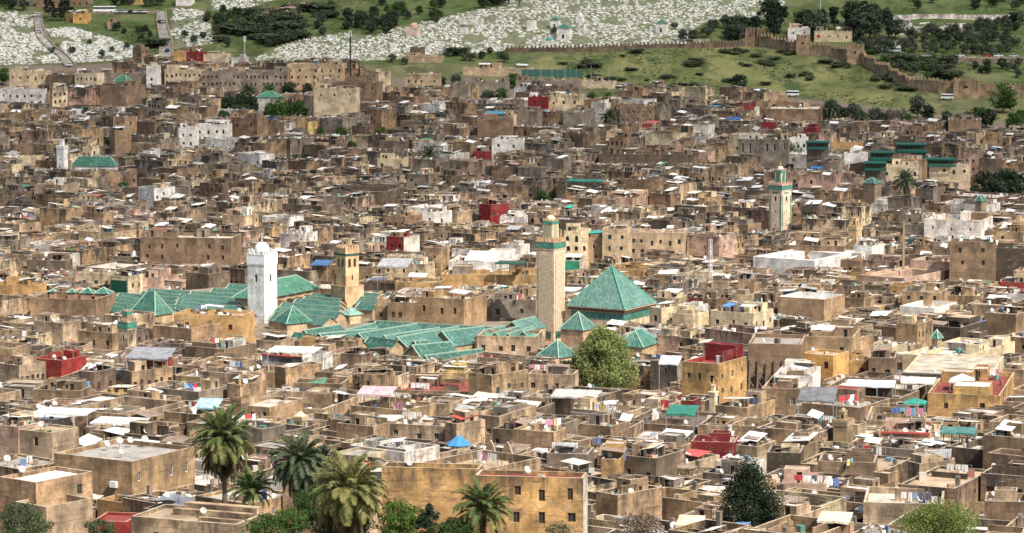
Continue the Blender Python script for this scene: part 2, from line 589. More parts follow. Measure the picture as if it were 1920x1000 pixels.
def scatter_holes(L, h, n):
    """A few small windows and slits, irregularly placed."""
    out = []
    for _ in range(n * 3):
        if len(out) >= n: break
        w, hh = U(0.5, 1.1), U(0.7, 1.5)
        c, t = U(0.8, L - 0.8), U(1.2, max(1.6, min(h - 2.0, 5.5)))
        q = (c - w / 2, c + w / 2, t, t + hh)
        if q[0] < 0.3 or q[1] > L - 0.3: continue
        if all(q[1] + 0.3 < o[0] or q[0] - 0.3 > o[1] or q[3] + 0.3 < o[2] or q[2] - 0.3 > o[3] for o in out): out.append(q)
    return out


SIDES = {'F': lambda lx, ly: ((-lx / 2, -ly / 2), (1, 0), lx), 'R': lambda lx, ly: ((lx / 2, -ly / 2), (0, 1), ly),
         'B': lambda lx, ly: ((lx / 2, ly / 2), (-1, 0), lx), 'L': lambda lx, ly: ((-lx / 2, ly / 2), (0, -1), ly)}


def shell(W, Rf, cx, cy, lx, ly, z0, h, ph, col, rcol, wins, court=None, incol=None, pane=True, t=0.3, back=True):
    """Walls with openings, parapet, flat roof (and a sunken court). Local coordinates about cx, cy."""
    for k in ('F', 'R', 'B', 'L'):
        if k == 'B' and not back: continue
        O, u, L = SIDES[k](lx, ly)
        W.panel((O[0] + cx, O[1] + cy), u, L, z0, h, wins.get(k, []), col, pane=pane, uo=(cx * 7.3 + cy * 3.1 + ord(k) * 13 + lx * 11) % 97)
    x0, x1, y0, y1 = cx - lx / 2, cx + lx / 2, cy - ly / 2, cy + ly / 2
    ic = incol or col
    a0, a1, b0, b1 = x0 + t, x1 - t, y0 + t, y1 - t
    zr = h - ph
    for p, q in (((a0, b0), (a0, b1)), ((a0, b1), (a1, b1)), ((a1, b1), (a1, b0)), ((a1, b0), (a0, b0))):
        L = math.hypot(q[0] - p[0], q[1] - p[1]); o = (p[0] * 5 + q[1] * 3) % 61
        W.face([(p[0], p[1], zr), (q[0], q[1], zr), (q[0], q[1], h), (p[0], p[1], h)], WALL, ic, [(o, ph), (o + L, ph), (o + L, 0), (o, 0)])
    tc = (*[col[i] * 0.45 + (0.52, 0.46, 0.37)[i] * 0.55 for i in range(3)], 0.15)  # tops paler: whitewash, with sunlight put into the colour
    for q in (((x0, y0), (x1, y0), (a1, b0), (a0, b0)), ((x1, y0), (x1, y1), (a1, b1), (a1, b0)), ((x1, y1), (x0, y1), (a0, b1), (a1, b1)), ((x0, y1), (x0, y0), (a0, b0), (a0, b1))):
        W.face([(*p, h) for p in q], WALL, tc, [(p[0], 3.0 + p[1] * 0.1) for p in q])
    Rf.deck(a0, a1, b0, b1, zr, court, ROOF, rcol)
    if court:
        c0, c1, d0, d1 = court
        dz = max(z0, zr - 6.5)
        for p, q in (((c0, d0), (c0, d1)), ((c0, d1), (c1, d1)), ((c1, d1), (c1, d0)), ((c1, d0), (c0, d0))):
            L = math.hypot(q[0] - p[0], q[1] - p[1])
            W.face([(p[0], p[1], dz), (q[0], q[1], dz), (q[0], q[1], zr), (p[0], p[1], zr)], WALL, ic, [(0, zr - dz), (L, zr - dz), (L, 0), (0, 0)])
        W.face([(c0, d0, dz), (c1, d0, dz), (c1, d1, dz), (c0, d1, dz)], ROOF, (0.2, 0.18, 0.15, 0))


def rect_of(c, s=1.0):
    ca, sa = math.cos(c['yaw']), math.sin(c['yaw'])
    return [(c['x'] + (a * ca - b * sa) * s, c['y'] + (a * sa + b * ca) * s) for a, b in
            ((-c['lx'] / 2, -c['ly'] / 2), (c['lx'] / 2, -c['ly'] / 2), (c['lx'] / 2, c['ly'] / 2), (-c['lx'] / 2, c['ly'] / 2))]


def sat(A, B):
    for P in (A, B):
        for i in range(4):
            ex, ey = P[(i + 1) % 4][0] - P[i][0], P[(i + 1) % 4][1] - P[i][1]
            a = [p[0] * ey - p[1] * ex for p in A]; b = [p[0] * ey - p[1] * ex for p in B]
            if max(a) <= min(b) or max(b) <= min(a): return False
    return True


HOUSES = []


def H(px, py, yb, wl, wr, h, col, **o):
    """A surveyed house: bearing and depression of the top of its nearest corner, the widths of its two faces, its height."""
    P = solve(px, py, h)
    ppm = F / P.y
    a = o.get('a')
    if a is None: a = 10 if wr < wl * 0.22 else (46 if wr > wl * 1.6 else 31)
    a = R(a); b = (px - 960) / F
    lx = wl / (ppm * (math.cos(a) + b * math.sin(a)))
    ly = wr / (ppm * max(0.12, math.sin(a) - b * math.cos(a)))
    ly = o.get('ly') or min(max(ly, 7.0), 32.0)
    lx = max(lx, 3.0)
    yaw = -a
    ca, sa = math.cos(yaw), math.sin(yaw)
    ox, oy = lx / 2, -ly / 2
    c = dict(x=P.x - (ox * ca - oy * sa), y=P.y - (ox * sa + oy * ca), z=P.z, yaw=yaw, lx=lx, ly=ly, h=h, cn=col, roof=o.get('roof', 'pale'), D=P.y, hand=True,
             px0=px - wl, px1=px + wr, pyt=py, yb=yb, o=o, grime=o.get('grime', 0.75), ph=o.get('ph', 0.9))
    HOUSES.append(c)
    return c


# foreground, lower left
H(247, 866, 945, 150, 123, 11, 'tan', roof='grey', wr_=(4, 1), wl_=(2, 1), ph=0.7, lab='large tan house whose grey flat roof carries five satellite dishes', dishes=5, bare=1)
H(67, 905, 975, 70, 110, 10, 'tan', roof='white', wr_=(2, 1), wl_=(1, 1), a=38, ph=0.6, lab='tan house with a white roof at the lower left, behind the grey-green bush', bare=1)
H(443, 984, 1010, 203, 62, 9, 'sandy', roof='tan', wl_=(2, 1), ph=0.5, grime=0.9, a=22, lab='long low sandy house with a peeling stepped roof below the tallest palm', bare=1, steps=1)
H(97, 812, 880, 62, 33, 12, 'sandy', roof='tan', wl_=(1, 1), ph=0.3, grime=0.7, lab='tall sandy block with one window behind the white-roofed corner house', bare=1)
H(34, 801, 880, 40, 12, 11, 'pink', roof='tan', lab='pinkish plastered house beside the tall sandy block at the left edge')
H(98, 789, 812, 98, 40, 9, 'white', roof='white', ph=0.15, lab='low house under a broad white sheet roof at the left edge', bare=1)
H(87, 951, 1010, 60, 88, 7, 'sandy', roof='tan', ph=3.0, a=40, grime=0.6, lab='walled sandy yard with high bare walls at the bottom left', bare=1)
H(238, 979, 995, 66, 8, 5, 'red', roof='red', ph=0.4, lab='low red-painted roof between two tan houses at the bottom left', bare=1, grime=0.2)
H(36, 686, 726, 40, 51, 10, 'sandy', roof='pale', wr_=(5, 1), a=40, lab='sandy house with a row of five barred windows at the left edge')
H(115, 676, 700, 55, 48, 9, 'red', roof='red', grime=0.3, lab='red-painted house with red roofs behind the sandy house with five windows')
H(176, 698, 738, 28, 42, 9, 'dark brown', roof='pale', wr_=(2, 2), wl_=(1, 1), lab='dark brown house with black window openings beside the red roofs')
H(247, 697, 735, 15, 78, 10, 'tan', roof='grey', wr_=(6, 1), a=50, lab='tan house with a row of six windows under a grey ribbed sheet roof')
H(152, 733, 765, 92, 8, 8, 'brown', roof='white', wl_=(2, 1))
H(300, 752, 778, 50, 26, 7, 'tan'); H(372, 735, 760, 80, 60, 8, 'grey', court=1); H(455, 722, 760, 30, 45, 9, 'tan')
H(535, 690, 740, 20, 70, 9, 'tan', roof='dark', ph=2.2, lab='tan walled roof terrace with dark inner walls in front of the green hip roofs')
H(640, 720, 750, 90, 12, 9, 'brown', roof='dark', ph=2.0)
# foreground, middle
H(898, 880, 962, 186, 26, 15, 'ochre', roof='tan', a=8, ly=4, ph=1.0, grime=0.9, lab='long blank ochre wall of a house behind the bushy palm', bare=1)
H(1093, 897, 1010, 206, 24, 15, 'ochre', roof='red', wl_=(4, 2), a=9, ly=4.5, ph=0.5, grime=0.9, lab='big ochre house with a red roof edge and white end wall', bare=1, endwhite=1)
H(1158, 929, 990, 42, 86, 10, 'tan', roof='white', grime=1.0, lab='stained tan house with a white roof right of the big ochre house')
H(964, 856, 885, 62, 30, 9, 'sandy', roof='pale', ph=1.6, curve=1, lab='sandy house with curved gable walls behind the long blank ochre wall'); H(1102, 852, 880, 78, 8, 9, 'grey', roof='white', lab='pale grey rendered wall house right of the sandy curved-gable house')
H(1163, 862, 905, 29, 6, 10, 'ochre', wl_=(1, 2), lab='narrow ochre house beside the dark bricked house'); H(1230, 860, 890, 66, 26, 10, 'dark brown', roof='white', wl_=(2, 1))
H(922, 704, 748, 44, 70, 11, 'tan', wr_=(3, 1), a=42, grime=0.9, arcade=1, lab='sunlit tan house with an arched upper wall in front of the green hip roofs')
H(872, 700, 722, 56, 8, 9, 'yellow', wl_=(2, 1), roof='pale'); H(1075, 703, 740, 86, 6, 10, 'sandy', wl_=(4, 1), lab='sandy house with four dark windows left of the big feathery tree')
H(880, 735, 758, 145, 30, 7, 'brown', roof='red', lab='long low house with a dull red roof terrace in front of the yellow house'); H(1170, 775, 795, 100, 30, 8, 'sandy', roof='pale')
H(760, 770, 800, 105, 60, 8, 'tan', court=1); H(700, 800, 840, 70, 40, 8, 'tan'); H(856, 795, 830, 18, 36, 9, 'sandy')
H(1145, 800, 835, 60, 20, 8, 'brown', roof='white')
# foreground, right
H(1346, 683, 752, 68, 56, 12, 'ochre', roof='red', wr_=(3, 2), wl_=(3, 1), ph=1.0, incol='red', lab='tall house with a blood-red roof terrace beside the timber-propped wall', bare=1, redroom=1)
H(1502, 646, 755, 100, 14, 14, 'brown', roof='grey', a=9, ly=16, ph=0.8, grime=0.35, lab='tall brown blank house wall shored up with raking timber props', bare=1)
H(1562, 667, 722, 60, 30, 11, 'orange', roof='tan', wl_=(2, 1), ph=0.5, grime=0.25, lab='bright orange house with two windows right of the timber-propped wall', bare=1)
H(1600, 633, 700, 90, 16, 13, 'tan', wl_=(2, 1), roof='dark', a=12, grime=0.5); H(1626, 676, 708, 38, 4, 9, 'ochre', wl_=(2, 2), lab='small ochre house with four red-shuttered windows right of the orange house')
H(1678, 672, 710, 50, 10, 10, 'brown', wl_=(2, 1), lab='brown house with a dark overhanging roof right of the ochre shuttered house')
H(1856, 707, 735, 168, 70, 9, 'cream', roof='pale', a=14, ph=0.3, grime=0.3, coping=(0.13, 0.12, 0.10), lab='long cream building with a grey coping line at the right', bare=1)
H(1800, 672, 690, 110, 120, 9, 'cream', roof='white', wl_=(3, 1), grime=0.3)
H(1875, 742, 770, 138, 46, 9, 'ochre', roof='red', wl_=(2, 1), a=14, lab='ochre house with a laundry-hung roof below the long cream building')
H(1505, 730, 765, 78, 22, 9, 'tan', wl_=(2, 1), a=12, lab='tan house under a white rooftop block in front of the timber props'); H(1524, 706, 728, 74, 16, 10.7, 'white', wl_=(3, 1), grime=0.3, a=12, lab='small white rooftop house with black openings in front of the timber props')
H(1547, 908, 935, 94, 10, 8, 'pink', roof='white', grime=0.2, lab='pale pink house with a white walled terrace right of the dark cypress')
H(1743, 815, 834, 93, 12, 8, 'pink', roof='red', grime=0.3, coping=(0.36, 0.07, 0.06), lab='long pink house with a red line of coping at the right')
H(1920, 822, 862, 78, 30, 11, 'brown', wl_=(2, 1), lab='tall brown house with two windows at the right edge')
H(1787, 872, 907, 62, 8, 7, 'brown', roof='pale', grime=0.2, lab='reddish bare brick house wall at the lower right'); H(1724, 870, 912, 10, 58, 9, 'sandy', a=60, ph=2.0)
H(1501, 850, 882, 64, 6, 9, 'charcoal', roof='dark', ph=2.4, lab='soot-dark walled terrace behind the dark cypress'); H(1640, 868, 905, 108, 10, 9, 'brown', roof='dark', ph=1.5)
H(1768, 946, 1000, 152, 20, 9, 'sandy', roof='pale', a=9, lab='sandy house with a long plain front behind the pale green tree')
H(1925, 942, 988, 80, 10, 10, 'brown', roof='white', lab='brown house with a white laundry terrace at the lower right edge')
H(1378, 830, 862, 84, 6, 8, 'maroon', roof='red', grime=0.3, ph=1.5, lab='maroon walled terrace above the dark cypress'); H(1420, 838, 870, 40, 34, 9, 'sandy', roof='white')
H(1500, 838, 868, 20, 22, 9, 'tan'); H(1613, 765, 800, 110, 60, 8, 'brown', roof='grey'); H(1722, 790, 812, 100, 20, 8, 'tan'); H(1400, 765, 800, 60, 55, 7, 'tan')
H(1830, 812, 845, 70, 14, 8, 'tan', roof='white'); H(1340, 975, 1005, 70, 30, 7, 'pink', roof='pale', lab='pink house left of the dark cypress at the bottom'); H(1650, 985, 1010, 60, 30, 6, 'red', roof='red')
# middle, left
H(455, 592, 618, 130, 8, 11, 'ochre', wl_=(3, 1), a=12, ly=10, grime=0.2, lab='warm ochre house with three small windows left of the white minaret')
YARD = H(180, 562, 604, 125, 14, 11, 'brown', roof='dark', ph=3.0, a=12, ly=15, bare=1, lab='brown walled yard with a stepped back wall left of the green aisle roofs')
H(72, 535, 560, 90, 6, 10, 'ochre', grime=0.4, lab='ochre blank wall house at the left edge'); H(207, 513, 535, 60, 8, 10, 'cream', wl_=(3, 1), roof='weedy', lab='cream house with a weedy roof and three dark openings left of the green aisle roofs')
H(240, 519, 545, 34, 24, 11, 'cream', wr_=(2, 1), lab='cream house with a green shutter wall left of the green aisle roofs', greenwall=1); H(264, 522, 545, 3, 22, 10, 'pink', a=60, lab='narrow pink house beside the cream house with a green shutter wall')
H(122, 489, 514, 72, 5, 10, 'dark brown'); H(433, 447, 505, 172, 10, 14, 'brown', wl_=(6, 2), a=8, ly=14, lab='big brown house with scattered windows behind the green aisle roofs', grime=0.8)
H(358, 616, 648, 73, 84, 9, 'tan', court=1); H(210, 625, 650, 65, 30, 8, 'tan', wl_=(3, 1)); H(118, 606, 640, 55, 30, 9, 'sandy', roof='white')
H(420, 655, 680, 75, 60, 8, 'brown', roof='pale'); H(565, 672, 700, 75, 60, 8, 'white', roof='white', wl_=(3, 1), coping=(0.4, 0.08, 0.08), lab='white house with a red coping in front of the green hip roofs')
# middle, centre
H(870, 562, 612, 90, 43, 12, 'tan', wl_=(3, 1), a=28, grime=0.55, roof='pale', lab='big square tan house with a bright right wall behind the green hip roofs')
H(778, 568, 604, 52, 5, 11, 'brown', wl_=(3, 1), lab='brown house with three tall barred windows behind the green hip roofs'); H(727, 573, 602, 25, 4, 10, 'tan', wl_=(1, 2)); H(1004, 562, 605, 92, 5, 10, 'grey', wl_=(2, 1), a=8)
H(757, 445, 482, 33, 30, 11, 'maroon', wl_=(2, 1), grime=0.3, lab='maroon house with a white side wall left of the tall patterned minaret', endwhite=1); H(950, 492, 528, 110, 24, 9, 'white', wl_=(4, 1), grime=0.3, roof='white', a=10, lab='long white house with sloping white canopies left of the tall patterned minaret')
H(1005, 516, 545, 180, 10, 9, 'ochre', a=6, ly=10, roof='tan', grime=0.5, lab='long ochre garden wall house behind the tall patterned minaret'); H(825, 530, 552, 85, 10, 8, 'ochre', a=8, ly=10)
H(1102, 434, 488, 45, 4, 15, 'cream', wl_=(3, 3), a=8, ly=9, grime=0.4, arch=1, lab='tall cream house with arched windows just right of the tall patterned minaret')
H(1130, 446, 488, 28, 4, 13, 'tan', grime=0.4, wl_=(1, 2)); H(1177, 430, 490, 48, 6, 16, 'sandy', wl_=(2, 3), a=12, grime=0.4, lab='tall sandy house with six small windows right of the tall patterned minaret'); H(1282, 437, 478, 105, 10, 13, 'sandy', wl_=(6, 2), a=8, ly=10, grime=0.4, lab='long sandy house with small square windows above the big green pyramid roof')
H(1087, 489, 515, 29, 3, 8, 'white', lab='small house with a green sheet wall behind the tall patterned minaret', greenall=1)
H(840, 398, 425, 48, 6, 10, 'white', wl_=(2, 1), grime=0.4); H(920, 384, 418, 22, 36, 11, 'maroon', wr_=(2, 1), grime=0.2, lab='maroon house with a flat red roof behind the tall patterned minaret', roof='red'); H(983, 407, 428, 46, 4, 9, 'white', wl_=(3, 1), lab='white house with three black windows right of the maroon house')
H(520, 640, 665, 40, 30, 8, 'sandy'); H(683, 560, 585, 40, 25, 6, 'ochre', roof='tan')
H(1005, 632, 665, 112, 6, 9, 'sandy', wl_=(4, 1), a=8, ly=12, roof='green', lab='sandy house with four slit windows left of the foot of the tall patterned minaret', bare=1)
# middle, right
H(1240, 578, 620, 22, 40, 11, 'cream', wl_=(1, 1), wr_=(1, 1), grime=0.2, lab='plain cream house right of the big green pyramid roof'); H(1300, 590, 620, 40, 30, 10, 'cream', grime=0.4)
H(1413, 588, 625, 82, 38, 11, 'cream', wl_=(3, 1), wr_=(3, 1), grime=0.3, balcony=1, lab='cream house with a red balcony wall and shaded windows above the red roof terrace', roof='white')
H(1528, 489, 508, 118, 115, 8, 'white', roof='white', court=2, ph=0.5, grime=0.35, a=33, lab='white-walled courtyard house with a sunken court above the white patio house', bare=1)
H(1635, 462, 480, 35, 25, 9, 'white', grime=0.3); H(1582, 462, 480, 115, 30, 9, 'brown', wl_=(6, 1), roof='white', a=14)
H(1695, 522, 536, 86, 122, 8, 'pink', roof='tan', court=2, ph=0.6, grime=0.3, a=36, lab='pink courtyard building with a dark sunken court', bare=1); H(1790, 492, 512, 84, 30, 10, 'pink', wl_=(5, 1), grime=0.3, lab='pink upper block with five dark windows behind the pink courtyard')
H(1545, 562, 600, 88, 40, 12, 'tan', incol='white', ph=2.6, roof='white', grime=0.6, lab='tan house with a white-walled roof patio', bare=1)
H(1752, 578, 600, 66, 44, 9, 'white', grime=0.2, roof='white', ph=1.6, lab='house with blank bright white walls below the pink courtyard building', bare=1)
H(1868, 454, 535, 88, 6, 17, 'brown', wl_=(2, 2), a=9, grime=0.8, lab='tall windowless brown house below the dark green trees at the right'); H(1925, 466, 512, 58, 5, 14, 'charcoal', a=9, grime=0.6, lab='blackened tall house wall at the right edge')
H(1925, 530, 548, 50, 6, 8, 'red', roof='red', grime=0.3, lab='red roof terrace at the right edge below the blackened wall'); H(1620, 560, 585, 38, 20, 9, 'tan'); H(1800, 615, 650, 90, 60, 10, 'charcoal', roof='dark', ph=1.5)
H(1720, 608, 650, 40, 30, 12, 'tan', wr_=(4, 1)); H(1905, 590, 640, 60, 40, 12, 'brown'); H(1590, 640, 668, 70, 50, 11, 'tan', wl_=(2, 1)); H(1835, 655, 672, 80, 60, 8, 'dark brown', wl_=(8, 1))
H(1850, 385, 405, 92, 26, 9, 'white', wl_=(3, 1), roof='white', grime=0.3, lab='long white two-level house in front of the dark green trees at the right')
# back of the town, left to right
H(87, 134, 155, 70, 6, 10, 'cream', wl_=(5, 1), grime=0.3, lab='cream house with one row of small windows below the left hillside cemetery'); H(182, 138, 164, 42, 10, 11, 'cream', wl_=(5, 2), grime=0.3, a=20); H(140, 141, 160, 52, 6, 9, 'dark brown')
H(275, 137, 163, 92, 6, 10, 'grey', roof='white', a=6, grime=0.4, lab='long pale grey hall wall below the green pyramid rooflet'); H(294, 124, 163, 20, 4, 15, 'white', grime=0.4, wl_=(1, 3), a=8, lab='narrow white tower house between the long grey hall and a cream house')
H(378, 131, 155, 70, 8, 11, 'cream', wl_=(8, 2), grime=0.4, lab='cream house with two rows of small windows below the second hill road'); H(538, 134, 165, 160, 6, 12, 'grey', wl_=(20, 2), a=4, ly=14, grime=0.6, lab='very long grey-brown building with two rows of many small windows')
H(642, 121, 156, 104, 8, 13, 'sandy', wl_=(7, 3), a=5, ly=14, grime=0.5, lab='sandy three-storey building with rows of windows at the far end of the long grey building'); H(380, 97, 117, 33, 3, 8, 'maroon', wl_=(2, 1), grime=0.2, lab='maroon house at the foot of the second hill road'); H(347, 97, 117, 22, 3, 8, 'orange', grime=0.3)
H(425, 102, 118, 45, 4, 7, 'cream', grime=0.3); H(460, 108, 120, 45, 4, 6, 'white', wl_=(4, 1)); H(237, 162, 203, 50, 36, 14, 'brown', a=22, grime=0.8, lab='big square brown house below the long pale grey hall')
H(80, 168, 197, 82, 4, 11, 'white', wl_=(6, 2), grime=0.4, a=8, lab='white house with small windows at the left edge of the far town'); H(98, 164, 192, 4, 20, 12, 'cream', a=60, wr_=(3, 2)); H(365, 240, 280, 30, 4, 14, 'white', wl_=(2, 3), grime=0.2, a=8, lab='white house with three floors of dark windows in the brown far town')
H(428, 234, 262, 62, 6, 11, 'white', wl_=(4, 2), grime=0.3, a=8, lab='white upper house with wide black openings beside the white three-floor house'); H(250, 220, 257, 38, 4, 12, 'tan', wl_=(3, 2), a=8); H(482, 222, 262, 48, 20, 13, 'brown', wl_=(2, 1))
H(668, 166, 212, 80, 6, 16, 'cream', wl_=(3, 1), a=10, grime=0.5, lab='tall blank cream house right of the garden trees'); H(640, 152, 175, 50, 4, 12, 'cream', wl_=(5, 2)); H(820, 140, 165, 60, 8, 12, 'sandy', wl_=(5, 1), a=8, lab='sandy building with five openings below the central cemetery')
H(1026, 182, 210, 36, 4, 12, 'maroon', wl_=(2, 1), a=8, grime=0.1, lab='dark red cube of a house with two small windows in the far town'); H(1088, 180, 210, 60, 10, 12, 'cream', wl_=(3, 1), a=10); H(706, 155, 195, 80, 12, 13, 'brown', wl_=(4, 1))
H(760, 265, 285, 0.1 + 40, 5, 9, 'dark brown'); H(977, 262, 282, 55, 8, 9, 'white', wl_=(2, 1), grime=0.1, lab='whitewashed house with two windows in the middle of the far town'); H(759, 298, 318, 52, 6, 9, 'cream', wl_=(3, 1), arch=1, fcol=(0.03, 0.16, 0.11), lab='cream house with three green arched windows in the far town', grime=0.2)
H(916, 284, 304, 28, 5, 8, 'maroon', grime=0.1, lab='small maroon house in the brown middle of the far town'); H(1535, 205, 232, 100, 30, 9, 'brown', a=10); H(1222, 200, 233, 60, 8, 12, 'brown', wl_=(6, 2), a=8); H(1297, 290, 312, 175, 10, 9, 'dark brown', a=6, ly=12)
H(1090, 211, 240, 34, 26, 11, 'grey', a=12); H(1015, 209, 238, 48, 8, 11, 'grey', a=8); H(955, 224, 262, 60, 8, 12, 'brown', a=10)
H(1626, 288, 308, 44, 4, 10, 'white', grime=0.1, a=8, lab='blank bright white wall house left of the green restaurant terraces'); H(1820, 308, 345, 78, 6, 12, 'cream', wl_=(4, 1), a=8, grime=0.15, lab='cream hotel block with four windows below the green restaurant terraces'); H(1722, 314, 345, 78, 10, 11, 'cream', wl_=(6, 1), a=8, grime=0.15, roof='white', arch=1, fcol=(0.7, 0.7, 0.68), lab='cream hotel wing with a row of white arched windows')
H(1478, 262, 295, 95, 6, 13, 'grey', wl_=(6, 1), a=8, ly=12, arch=1, lab='old grey palace with tall arched openings in the far town', hh=3.0); H(1452, 229, 246, 24, 3, 9, 'maroon', grime=0.1, lab='small dark red house behind the old grey palace'); H(1513, 259, 275, 33, 4, 9, 'white', wl_=(3, 1), grime=0.1)
H(1617, 267, 284, 58, 4, 9, 'ochre', grime=0.2, a=8, lab='plain ochre block left of the green restaurant terraces'); H(1840, 225, 250, 62, 8, 9, 'brown', a=8); H(215, 245, 296, 10, 26, 14, 'brown', grime=0.2, a=60, lab='bare reddish brick house beside the small white far minaret')

EXCL = []          # ground polygons kept clear of ordinary houses
VIEW = []          # (px0, px1, lowest row to keep in view, D)
for c in HOUSES: VIEW.append((c['px0'] + 2, c['px1'] - 2, c['yb'], c['D']))
# ------------------------------------------------------------------ landmark towers
GREEN = (0.036, 0.145, 0.095)
GREEN_D = (0.02, 0.10, 0.065)
GREEN_L = (0.065, 0.235, 0.165)
CREAM = (0.66, 0.53, 0.36)
MARKS = []           # (phrase, px, py) places that labels may refer to


def merlons(mb, s, z, w, hgt, gap, col, t=0.3, point=True, cx=0, cy=0, lx=None, ly=None):
    lx = lx or s; ly = ly or s
    for (ax, ay, ux, uy, L) in ((-lx / 2, -ly / 2, 1, 0, lx), (lx / 2, -ly / 2, 0, 1, ly), (lx / 2, ly / 2, -1, 0, lx), (-lx / 2, ly / 2, 0, -1, ly)):
        n = max(2, int(L / (w + gap))); st = L / n
        for i in range(n):
            a = (i + 0.5) * st
            X, Y = cx + ax + ux * a - uy * t / 2, cy + ay + uy * a + ux * t / 2
            yaw = math.atan2(uy, ux)
            mb.box(X, Y, z, z + hgt * 0.65, w, t, WALL, col, yaw)
            if point: mb.box(X, Y, z + hgt * 0.65, z + hgt, w * 0.5, t * 0.9, WALL, col, yaw)


def pyramid(mb, lx, ly, z, rise, m, col, over=0.0):
    a, b = lx / 2 + over, ly / 2 + over
    q = [(-a, -b), (a, -b), (a, b), (-a, b)]
    if abs(lx - ly) < 0.6: r0 = r1 = (0, 0)
    elif lx > ly: r0, r1 = (-(lx - ly) / 2, 0), ((lx - ly) / 2, 0)
    else: r0, r1 = (0, -(ly - lx) / 2), (0, (ly - lx) / 2)
    A, B = (*r0, z + rise), (*r1, z + rise)
    c = [(*p, z) for p in q]
    if r0 == r1:
        for i in range(4): mb.face([c[i], c[(i + 1) % 4], A], m, col)
    elif lx > ly:
        mb.face([c[0], c[1], B, A], m, col); mb.face([c[1], c[2], B], m, col); mb.face([c[2], c[3], A, B], m, col); mb.face([c[3], c[0], A], m, col)
    else:
        mb.face([c[0], c[1], A], m, col); mb.face([c[1], c[2], B, A], m, col); mb.face([c[2], c[3], B], m, col); mb.face([c[3], c[0], A, B], m, col)
    mb.face(c[::-1], PAINT, (0.2, 0.15, 0.1, 0))
    rid = [(c[0], A), (c[1], A if (r0 == r1 or lx <= ly) else B), (c[2], B), (c[3], B if (r0 != r1 and lx <= ly) else A)]
    if r0 != r1: rid.append((A, B))
    return rid


def hip(parent, lx, ly, z, rise, col=GREEN, over=0.4, capcol=(0.30, 0.42, 0.33, 0), capw=0.22):
    mb = MB(); rid = pyramid(mb, lx, ly, z, rise, TILE, (*col, 0), over)
    o = mb.build('tiled_roof', parent)
    cb = MB()
    for a, b in rid: cb.bar((a[0], a[1], a[2] + 0.05), (b[0], b[1], b[2] + 0.05), capw, PAINT, capcol)
    cb.build('ridge_cap', o)
    return o


def finial(parent, z, hgt, col=(0.5, 0.38, 0.12, 0)):
    mb = MB()
    mb.bar((0, 0, z), (0, 0, z + hgt), 0.08, PAINT, col, 0.04)
    for i, r in enumerate((0.22, 0.17, 0.11)):
        zz = z + hgt * (0.2 + 0.27 * i)
        lathe(mb, [(0.0, zz - r), (r * 0.8, zz - r * 0.6), (r, zz), (r * 0.8, zz + r * 0.6), (0.0, zz + r)], 8, PAINT, col)
    mb.build('finial', parent)


def dome_part(parent, r, z, col, m=PAINT, squash=1.0, name='dome'):
    mb = MB()
    prof = [(r * 1.03, z - 0.3), (r * 1.03, z)] + [(r * math.cos(t * math.pi / 16), z + r * squash * math.sin(t * math.pi / 16)) for t in range(0, 9)]
    prof[-1] = (0.0, z + r * squash)
    lathe(mb, prof, 20, m, col)
    return mb.build(name, parent, smooth=True)


def window_part(parent, O, u, L, z1, h, depth=0.24, fcol=(0.16, 0.10, 0.06, 0), name='window', bars=True, simple=False, arch=False):
    """Frame and pane of an opening already cut in a wall."""
    nx, ny = -u[1], u[0]
    a, b, t, bo = h[0], h[1], z1 - h[2], z1 - h[3]
    def p(q, z, d): return (O[0] + u[0] * q + nx * d, O[1] + u[1] * q + ny * d, z)
    w = min(0.12, (b - a) * 0.16); d = depth * 0.7
    fb = MB()
    for q in ((a, a + w, bo, t), (b - w, b, bo, t), (a + w, b - w, bo, bo + w), (a + w, b - w, t - w, t)):
        fb.face([p(q[0], q[2], d), p(q[1], q[2], d), p(q[1], q[3], d), p(q[0], q[3], d)], PAINT, fcol)
    if bars and b - a > 0.7:
        m_ = (a + b) / 2
        fb.face([p(m_ - w * .35, bo + w, d), p(m_ + w * .35, bo + w, d), p(m_ + w * .35, t - w, d), p(m_ - w * .35, t - w, d)], PAINT, fcol)
    pane = [p(a, bo, depth), p(b, bo, depth), p(b, t, depth), p(a, t, depth)]
    if simple:
        fb.face(pane, DARK, (0.03, 0.03, 0.03, 0)); return fb.build(name, parent)
    o = fb.build(name, parent)
    g_ = MB(); g_.face(pane, DARK, (0.03, 0.03, 0.03, 0)); g_.build('pane', o)
    return o


def corner_site(px, py, wl, h, a):
    """Square tower: near corner top surveyed; left face width in picture gives the side."""
    P = solve(px, py, h); b = (px - 960) / F
    s = wl / ((F / P.y) * (math.cos(R(a)) + b * math.sin(R(a))))
    ca, sa = math.cos(-R(a)), math.sin(-R(a))
    ox, oy = s / 2, -s / 2
    return (P.x - (ox * ca - oy * sa), P.y - (ox * sa + oy * ca), P.z), -R(a), s, F / P.y, P.y


def keep(px0, px1, yb, D, pad=3.0, site=None, s=6.0):
    VIEW.append((px0, px1, yb, D))
    if site: EXCL.append([(site[0] + a * s, site[1] + b * s) for a, b in ((-.6, -.6), (.6, -.6), (.6, .6), (-.6, .6))])


